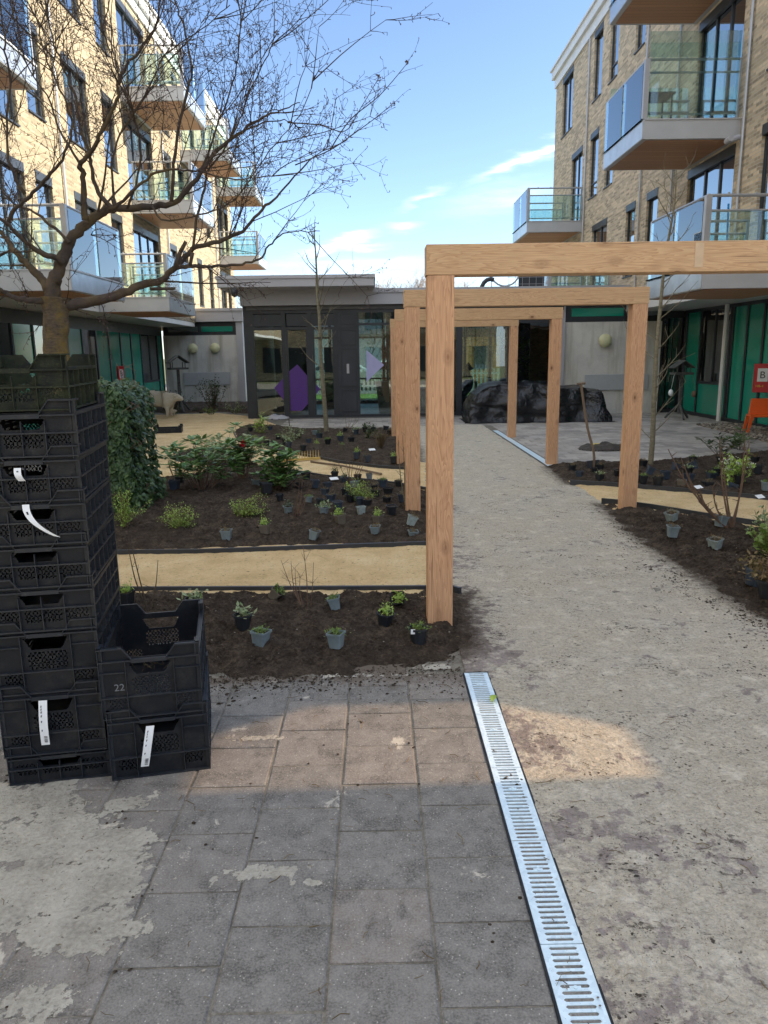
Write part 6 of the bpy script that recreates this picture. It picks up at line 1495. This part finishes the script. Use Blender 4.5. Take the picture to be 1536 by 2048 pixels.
# ================================================================ TARPAULIN PILE
def tarp_pile():
    a = G(943, 846); c = G(1214, 846); y0 = a.y-.05; xs0, xs1 = a.x-.02, c.x+.1; W_ = xs1-xs0; D_ = 1.3; nx, ny = 190, 96; US = [-.12+.12*i/14 for i in range(14)]+[.05*i/34 for i in range(34)]+[.05+.90*i/94 for i in range(94)]+[.95+.05*i/34 for i in range(34)]+[1+.12*i/14 for i in range(15)]; VS = [-.2+.2*i/10 for i in range(10)]+[.045*i/36 for i in range(36)]+[.045+.91*i/30 for i in range(30)]+[.955+.045*i/11 for i in range(11)]+[1+.2*i/9 for i in range(10)]
    nx = len(US)-1; ny = len(VS)-1; b = MB(); H = .95
    for j in range(ny+1):
        for i in range(nx+1):
            u = US[i]; v = VS[j]
            def prof(t_): return max(0, min(1, (t_)/.045))*max(0, min(1, (1-t_)/.05))
            pu, pv = prof(u), prof(v); e = (pu**.45)*(pv**.45); hump = .92+.10*math.sin(u*5.2+.3)+.10*mn.noise(Vector((u*4, v*2, 1)))+(.07 if .45 < u < .85 else 0)-.28*max(0, (.14-u)/.14)**1.2
            uu = min(1.03, max(-.03, u)); vv = min(1.05, max(-.05, v)); z = e*H*hump
            x = xs0+W_*uu+.05*mn.noise(Vector((u*9, v*9, z*4))); y = y0+D_*vv+.05*mn.noise(Vector((u*11, v*5, z*3+8)))
            w3 = Vector((uu*W_*.8+z*.5, vv*D_, z*1.5-uu*.8)); w4 = w3+Vector((mn.noise(w3*1.7), mn.noise(w3*1.7+Vector((9,0,0))), mn.noise(w3*1.7+Vector((0,9,0)))))*.35
            xx_ = uu*W_; fo = xx_*6.5+2.6*mn.noise(Vector((xx_*1.3, z*1.6, 3)))+1.5*z*math.sin(xx_*1.1)
            cr = .055*(1+math.sin(fo))*(1.1-.75*min(1, z/.8))+.08*abs(mn.noise(w4*1.0))+.035*abs(mn.noise(w4*2.4+Vector((3,1,0))))+.008*mn.noise(w4*8)
            x += cr*.8*(u-.5)*2; y += (-cr*1.3 if v < .3 else 0); z = max(.005, z-cr*.6*(z/H)+.02*mn.noise(Vector((x*5, y*5, 2))))
            b.v.append((x, y, z))
    for j in range(ny):
        for i in range(nx): k = j*(nx+1)+i; b.f.append((k, k+1, k+nx+2, k+nx+1))
    return b.build('covered_pile', M['tarp'], smooth=True)
tag(tarp_pile(), 'long pile covered in crumpled black tarpaulin before the pavilion', 'covered pile')
# cloth heap by the shovel
def heap(base, w, d_, h, m, label, name, cat, seed, second=None):
    B = G(*base); b = MB(); n = 40
    for j in range(n+1):
        for i in range(n+1):
            u, v = i/n*2-1, j/n*2-1; r = math.hypot(u, v); z = max(0, 1-r*r)**.5*h*(.7+.6*mn.noise(Vector((u*2.5, v*2.5, seed))))+.35*h*abs(mn.noise(Vector((u*7, v*7, seed))))*max(0, 1.1-r)
            f = 1+.18*mn.noise(Vector((u, v, seed+4))*1.6); b.v.append((B.x+u*w/2*f, B.y+v*d_/2*f, z+.004 if r < 1 else .003))
    for j in range(n):
        for i in range(n):
            u, v = (i+.5)/n*2-1, (j+.5)/n*2-1
            if math.hypot(u, v) < 1: k = j*(n+1)+i; b.f.append((k, k+1, k+n+2, k+n+1))
    return tag(b.build(name, m, smooth=True), label, cat)
heap((1208, 899), .95, .55, .13, M['cloth_dirty'], 'muddy dark cloth heap on the patio behind the shovel', 'cloth_heap', 'cloth', 3)
heap((1193, 893), .26, .2, .06, M['yellow'], 'yellow glove end on the left of the muddy cloth heap', 'work_glove', 'glove', 5)
heap((1222, 893), .26, .2, .06, simple('lime', (.42, .55, .05), .6), 'lime glove end on the right of the muddy cloth heap', 'work_glove', 'glove', 6)
heap((553, 838), .75, .4, .14, M['fascia'], 'grey crumpled sack lying before the pavilion doors', 'sack', 'sack', 8)
# shovel standing in the bed
B = G(1187, 945); top = PY(1162, 768, B.y+.15)
t = thing('garden_spade', (B.x, B.y, 0), 'wooden handled spade stuck upright in the right far bed', 'spade')
b = MB(); S = spl([Vector((B.x, B.y, .02)), Vector((B.x-.01, B.y, .3)), B.lerp(top, .5)+Vector((.0, 0, .02)), top], 4); b.tube(S, .019, 8); b.build('shaft', M['haft'], t)
b = MB(); b.tube([top+Vector((-.06, 0, 0)), top+Vector((.06, 0, .01))], .018, 8); b.build('grip', M['haft'], t)
b = MB(); b.box((-.09, -.006, -.22), (.09, .006, .16), Matrix.Translation((B.x+.0, B.y, .02)) @ Matrix.Rotation(-.1, 4, 'Y')); b.build('blade', M['dark2'], t)
# ================================================================ RED SIGNS
def sign(p0, p1, Y, label, facing):
    t = thing('red_sign', p0, label, 'sign', 'red signs with a white B panel'); ORG[t] = Vector((0,0,0))
    w, h = p1
    b = MB(); b.box((-w/2, 0, -h/2), (w/2, .05, h/2)); b.build('sign_board', M['red'], t, bevel=.006)
    b = MB(); b.box((-w*.28, -.004, -h*.12), (w*.30, .001, h*.34)); pl = b.build('white_panel', M['white'], t)
    text_mesh('letter', 'B', h*.34, M['ink'], pl, Matrix.Translation((.0, -.006, h*.10)) @ Matrix.Rotation(math.pi/2, 4, 'X'), .001)
    text_mesh('small_letters', 'HB-4', h*.12, M['yellow'], t, Matrix.Translation((-w*.12, -.003, -h*.28)) @ Matrix.Rotation(math.pi/2, 4, 'X'), .001)
    t.rotation_euler.z = facing; return t
q = PX(1520, 756, 8.45); s_ = sign((8.45, q.y-.1, q.z), (.36, .62), 0, 'red hose sign with white B panel on the right green facade, above the orange bench', math.radians(-32))
q = PX(243, 752, -8.05); s_ = sign((-8.05, q.y, q.z), (.26, .62), 0, 'small red sign with white panel on the left green facade, above the ivy', math.radians(58))
# ================================================================ ORANGE BENCH
B = G(1490, 868); bx, by = B.x+.50, B.y+.1
t = thing('orange_bench', (bx, by, 0), 'orange plastic bench on the pebbles at the right edge', 'bench', None, 0); ORG[t] = Vector((0,0,0))
b = MB(); b.box((-.45, -.25, .40), (1.0, .22, .45)); b.build('seat', M['orange'], t, bevel=.015)
b = MB(); b.add([(-.40, .20, .44), (.95, .20, .44), (.95, .23, .44), (-.40, .23, .44), (-.33, .33, .82), (.90, .33, .82), (.90, .36, .82), (-.33, .36, .82)], [(0,3,2,1),(4,5,6,7),(0,1,5,4),(1,2,6,5),(2,3,7,6),(3,0,4,7)]); b.build('backrest', M['orange'], t, bevel=.015)
for x, y in ((-.45, -.25), (.9, -.25), (-.45, .17), (.9, .17)):
    dx_ = -.06 if x < 0 else .06; b = MB(); b.add([(x, y, .40), (x+.09, y, .40), (x+.09, y+.05, .40), (x, y+.05, .40), (x+dx_, y, 0), (x+dx_+.04, y, 0), (x+dx_+.04, y+.04, 0), (x+dx_, y+.04, 0)], [(0,1,2,3),(7,6,5,4),(0,4,5,1),(1,5,6,2),(2,6,7,3),(3,7,4,0)]); b.build('leg', M['orange'], t)
t.rotation_euler.z = math.radians(-14); t.scale = (.86, .86, .86)
# ================================================================ INSIDE AND BEYOND THE PAVILION
# the seated person
g = G(934, 832); px, py_ = PY(937, 745, 22.6).x, 22.6
t = thing('person', (px, py_, 0), 'person in dark clothes seated behind the pavilion glass, seen from the side', 'person'); ORG[t] = Vector((0,0,0))
P = [(0,0,.52),(.0,0,.72),(.01,0,.92),(.0,0,1.08),(-.01,0,1.16),(-.03,0,1.27),
     (-.12,.10,.53),(-.42,.10,.52),(-.44,.10,.28),(-.42,.10,.06),(-.52,.10,.03), (-.12,-.10,.53),(-.42,-.11,.52),(-.40,-.11,.28),(-.36,-.11,.06),(-.46,-.11,.03),
     (.0,.17,1.02),(-.02,.21,.80),(-.24,.17,.72),(-.32,.12,.74), (.0,-.17,1.02),(-.02,-.21,.80),(-.24,-.17,.72),(-.32,-.12,.74)]
E = [(0,1),(1,2),(2,3),(3,4),(4,5),(0,6),(6,7),(7,8),(8,9),(9,10),(0,11),(11,12),(12,13),(13,14),(14,15),(3,16),(16,17),(17,18),(18,19),(3,20),(20,21),(21,22),(22,23)]
Rr = [.15,.14,.15,.10,.055,.10, .09,.075,.055,.045,.04,.09,.075,.055,.045,.04,.06,.045,.035,.03,.06,.045,.035,.03]
body('person_body', P, E, Rr, M['skin'], t, 2)
P2 = P[:4]+[P[6],P[7],P[8],P[9],P[11],P[12],P[13],P[14],P[16],P[17],P[18],P[20],P[21],P[22]]; E2 = [(0,1),(1,2),(2,3),(0,4),(4,5),(5,6),(6,7),(0,8),(8,9),(9,10),(10,11),(3,12),(12,13),(13,14),(3,15),(15,16),(16,17)]
body('clothing', P2, E2, [.165,.155,.165,.11,.10,.085,.065,.055,.10,.085,.065,.055,.07,.055,.042,.07,.055,.042], M['cloth_dk'], t, 2)
P3 = [(-.0,0,1.31),(.04,0,1.25),(-.05,0,1.36)]; body('hair', P3, [(0,1),(0,2)], [.105,.10,.07], M['hair'], t, 2)
b = MB(); b.lathe([(0, -.03), (.02, 0), (0, .03)], (-.135, 0, 1.255), 6); b.build('nose', M['skin'], t)
def chair(x, y, rz, label):
    t = thing('cafe_chair', (x, y, 0), label, 'chair', 'chairs inside the pavilion', rz); ORG[t] = Vector((0,0,0))
    b = MB(); b.box((-.22, -.22, .42), (.22, .22, .46)); b.build('seat', M['dark2'], t); b = MB(); b.box((.19, -.21, .55), (.22, .21, .9)); b.build('backrest', M['dark2'], t)
    for a in (-.2, .2):
        for c in (-.2, .2): b = MB(); b.tube([(a, c, .42), (a*1.15, c*1.15, .015)], .014, 6); b.build('leg', M['dark'], t)
    b = MB(); b.tube([(.205, -.2, .46), (.205, -.2, .88)], .012, 5); b.tube([(.205, .2, .46), (.205, .2, .88)], .012, 5); b.build('back_frame', M['dark'], t)
chair(px+.02, py_, 0, 'dark chair under the seated person inside the pavilion'); chair(px-1.6, py_+.6, 3.1, 'dark chair facing the seated person inside the pavilion'); chair(px+1.3, py_+.5, .6, 'dark chair behind the far posts inside the pavilion')
def table(x, y, label):
    t = thing('cafe_table', (x, y, 0), label, 'table'); ORG[t] = Vector((0,0,0)); b = MB(); b.lathe([(0,.72),(.42,.72),(.42,.75),(0,.75)], n=24); b.build('table_top', M['floor_in'], t)
    b = MB(); b.tube([(0,0,.015),(0,0,.72)], .035, 8); b.lathe([(0,.015),(.25,.015),(.25,.04),(0,.045)], n=18); b.build('pedestal', M['dark'], t)
table(px-.85, py_+.2, 'round table before the seated person inside the pavilion')
q = PY(776, 800, 22.2).x
t = thing('planter', (q, 22.2, 0), 'tall brown square planter with leafy plant behind the glass', 'planter'); ORG[t] = Vector((0,0,0))
b = MB(); b.add([(-.26,-.26,.015),(.26,-.26,.015),(.26,.26,.015),(-.26,.26,.015),(-.36,-.36,.95),(.36,-.36,.95),(.36,.36,.95),(-.36,.36,.95)], [(3,2,1,0),(4,5,6,7),(0,1,5,4),(1,2,6,5),(2,3,7,6),(3,0,4,7)]); b.build('tub', simple('taupe_tub', (.15, .125, .10), .5), t)
def leafcloud(parent, c, r3, n, m, seed, L_=.1, name='foliage'):
    r = random.Random(seed); b = MB()
    for k in range(n):
        v = Vector((r.gauss(0, .45)*r3[0], r.gauss(0, .45)*r3[1], r.gauss(0, .45)*r3[2]))+Vector(c); b.leaf(v, (r.gauss(0, 1), r.gauss(0, 1), r.gauss(0, .6)), (0,0,1), L_*r.uniform(.6, 1.2), L_*.4, n=1)
    b.build(name, M[m], parent)
leafcloud(t, (0, 0, 1.25), (.45, .4, .4), 260, 'darkleaf', 4)
q = PY(1068, 720, 22.3).x
t = thing('potted_palm', (q, 22.3, 0), 'large dark leafy plant in a pot at the open right end of the pavilion', 'plant'); ORG[t] = Vector((0,0,0))
b = MB(); b.lathe([(0,.015),(.2,.015),(.27,.5),(.24,.5),(.0,.48)], n=20); b.build('tub', M['dark2'], t); b = MB(); b.tube([(0,0,.4),(.03,0,1.0),(0,0,1.5)], .03, 6); b.build('stem', M['cane'], t)
leafcloud(t, (0, 0, 1.6), (.6, .5, .75), 520, 'darkleaf', 5, .2)
for k, (x, y, w, l) in enumerate([(752, 690, 1.0, 'trailing green plant hanging inside the pavilion beside the lilac film'), (965, 680, 1.5, 'trailing plant hanging above the seated person'), (1003, 672, .7, 'small trailing plant hanging near the third frame inside the pavilion'), (612, 690, .5, 'thin trailing plant hanging behind the sliding doors')]):
    q = PY(x, y, 22.4); t = thing('hanging_plant', (q.x, 22.4, 2.9), l, 'plant', 'hanging plants inside the pavilion'); ORG[t] = Vector((0,0,2.9)); ORG[t] = Vector((0,0,0))
    b = MB()
    for j in range(5): a = random.Random(k*9+j); b.tube([(0,0,0), (a.gauss(0, .25)*w, a.gauss(0, .1), -.6), (a.gauss(0, .3)*w, a.gauss(0, .15), -1.25)], .006, 4)
    b.build('trails', M['cane'], t); leafcloud(t, (0, 0, -.65), (.55*w, .3, .75), int(300*w), 'rhodo', 30+k, .10)
# beyond: fence, timber house, car, lawn
b = MB(); b.quad((-14, 27.5, .0), (14, 27.5, .0), (14, 58, .0), (-14, 58, .0)); struct(b, 'street', M['patio'])
b = MB(); b.quad((-14, 29.5, .01), (14, 29.5, .01), (14, 33.5, .01), (-14, 33.5, .01)); struct(b, 'lawn', M['lawn']) if 'lawn' in M else None
M['lawn'] = gran('lawn', [(.05, .09, .02), (.09, .15, .03), (.13, .19, .05)], 3, 40, .4, .02); struct(b, 'lawn', M['lawn'])
t = thing('picket_fence', (2.5, 34, 0), 'white picket fence beyond the pavilion', 'fence'); b = MB()
for i in range(70): x = -4+i*.19; b.box((x, 34, .05), (x+.10, 34.03, 1.05))
b.build('pickets', M['white'], t); b = MB(); b.box((-4, 34.03, .3), (9.3, 34.07, .38)); b.box((-4, 34.03, .8), (9.3, 34.07, .88)); b.build('rails', M['white'], t)
t = thing('timber_house', (6, 40, 0), 'orange timber clad house beyond the pavilion', 'building'); b = MB()
for k in range(16): b.box((4.0, 39.95-.02*(k % 2), k*.19), (12.5, 44, (k+1)*.19-.012))
b.build('cladding', M['timber_or'], t)
b = MB(); b.add([(3.7, 39.6, 2.95), (12.8, 39.6, 2.95), (12.8, 42, 4.5), (3.7, 42, 4.5), (12.8, 44.5, 2.95), (3.7, 44.5, 2.95)], [(0,1,2,3),(3,2,4,5),(0,3,5),(1,4,2)]); b.build('tiled_roof', M['dark2'], t)
b = MB(); b.box((5.2, 39.88, .9), (6.2, 39.92, 2.1)); b.box((8.2, 39.88, .9), (9.2, 39.92, 2.1)); b.build('house_window', M['pane'], t)
t = thing('grey_house', (-3, 46, 0), 'grey walled house with tiled roof far beyond the pavilion', 'building'); b = MB(); b.box((-9, 46, 0), (3.2, 52, 3.0)); b.build('wall', M['white'], t)
b = MB(); b.add([(-9.4, 45.6, 2.95), (3.6, 45.6, 2.95), (3.6, 49, 4.2), (-9.4, 49, 4.2), (3.6, 52.4, 2.95), (-9.4, 52.4, 2.95)], [(0,1,2,3),(3,2,4,5),(0,3,5),(1,4,2)]); b.build('tiled_roof', M['dark2'], t)
b = MB()
for x in (-7.5, -5, -2.5, .4): b.box((x, 45.94, .9), (x+1.1, 45.99, 2.2))
b.build('house_window', M['pane'], t)
def car(x, y, rz, m, label):
    t = thing('parked_car', (x, y, 0), label, 'car', 'cars parked beyond the pavilion', rz); ORG[t] = Vector((0,0,0))
    prof = [(-2.05,.35),(-2.1,.7),(-1.95,.92),(-1.5,.98),(-.85,1.42),(.75,1.45),(1.35,1.05),(1.95,.92),(2.1,.65),(2.05,.35)]
    b = MB(); n = len(prof); vs = [(p, -.82+(.12 if z > 1.2 else 0), z) for p, z in prof]+[(p, .82-(.12 if z > 1.2 else 0), z) for p, z in prof]; b.add(vs, [tuple(range(n)), tuple(range(n, 2*n))[::-1]]+[(i, i+n, (i+1)%n+n, (i+1)%n) for i in range(n)]); b.build('body', m, t, bevel=.05)
    b = MB(); b.add([(-1.35,-.83,1.0),(-.8,-.735,1.36),(.7,-.735,1.38),(1.15,-.83,1.04)], [(0,3,2,1)]); b.add([(-1.35,.83,1.0),(-.8,.735,1.36),(.7,.735,1.38),(1.15,.83,1.04)], [(0,1,2,3)]); b.build('side_glass', M['dark'], t)
    for sx in (-1.3, 1.3):
        for sy in (-.8, .8): b = MB(); b.lathe([(0,-.1),(.3,-.1),(.33,-.06),(.33,.06),(.3,.1),(0,.1)], (0,0,0), 20, Matrix.Translation((sx, sy, .33)) @ Matrix.Rotation(math.pi/2, 4, 'X')); b.build('wheel', M['black'], t)
car(-1.9, 38.5, .1, simple('car_silver', (.45, .48, .50), .3, .3), 'silver car parked beyond the pavilion doors')
car(1.0, 37.8, 0, simple('car_white', (.6, .62, .64), .3, .1), 'white car parked beyond the pavilion by the lilac film')
# ================================================================ THINGS ON ROOFS AND BALCONIES
q = PY(1063, 562, 22.6)
t = thing('roof_screen', (q.x, 22.6, 3.4), 'dark square screen behind wire mesh on the pavilion roof', 'screen'); b = MB()
a_ = PY(1038, 545, 22.6); c_ = PY(1088, 575, 22.6); b.box((a_.x, 22.6, 3.42), (c_.x, 22.66, 4.25)); b.build('panel', M['dark2'], t); b = MB()
for i in range(8): x = a_.x-.3+i*.2; b.box((x-.005, 22.55, 3.42), (x+.005, 22.56, 4.3))
for i in range(5): z = 3.5+i*.19; b.box((a_.x-.35, 22.54, z-.005), (c_.x+.2, 22.55, z+.005))
b.build('mesh', M['rail'], t)
q = PY(985, 580, 21.8); b = MB(); pts = [Vector((q.x-.32+.32*(1-math.cos(a))*.8, 21.8, 3.45+.32*math.sin(a))) for a in [i*math.pi/8 for i in range(9)]]; b.tube(pts[:6], .06, 10); b.lathe([(.075, 0), (.075, .1)], (pts[0].x, 21.8, 3.46), 10)
tag(b.build('vent_pipe', M['dark']), 'dark curved vent pipe on the pavilion roof', 'pipe')
b = MB(); q = PY(1010, 560, 22.2); b.tube([q+Vector((.42*math.cos(a), 0, .42*math.sin(a)+.25)) for a in [math.pi+i*math.pi/12 for i in range(13)]], .025, 6); b.tube([PY(983, 575, 22.2), PY(982, 515, 22.2)], .012, 5); tag(b.build('wire_hoop', M['rail']), 'thin metal hoop and rod on the pavilion roof', 'hoop')
q = PY(473, 590, 19.8); t = thing('dome_camera', (q.x-.05, 19.8, 3.35), 'small dark dome camera under the left end of the canopy', 'camera'); ORG[t] = Vector((0,0,0)); b = MB(); b.lathe([(0,-.14),(.07,-.1),(.09,-.03),(.09,.08),(0,.1)], n=14); b.build('dome', M['dark'], t, smooth=True)
def balc_table(X, y, zf, label):
    t = thing('balcony_table', (X, y, zf+.01), label, 'table'); ORG[t] = Vector((0,0,0)); b = MB(); b.box((-.35, -.3, .70), (.35, .3, .73)); b.build('table_top', M['dark'], t)
    for sx in (-.3, .3):
        for sy in (-.25, .25): b = MB(); b.tube([(sx, sy, 0), (sx, sy, .7)], .018, 5); b.build('leg', M['dark'], t)
balc_table(5.65, 16.2, F2, 'dark table on the second floor balcony of the brown building')
balc_table(-5.8, 23.9, G2, 'dark table on the middle balcony of the cream building')
b = MB(); a_ = PY(1462, 480, 12.4); b.tube([Vector((a_.x, 12.5, F1+.02)), Vector((a_.x-.04, 12.5, F1+1.0))], .018, 6); tag(b.build('broom_handle', simple('blue_handle', (.02, .22, .50), .4)), 'blue broom handle leaning on the first floor balcony at the right', 'broom')
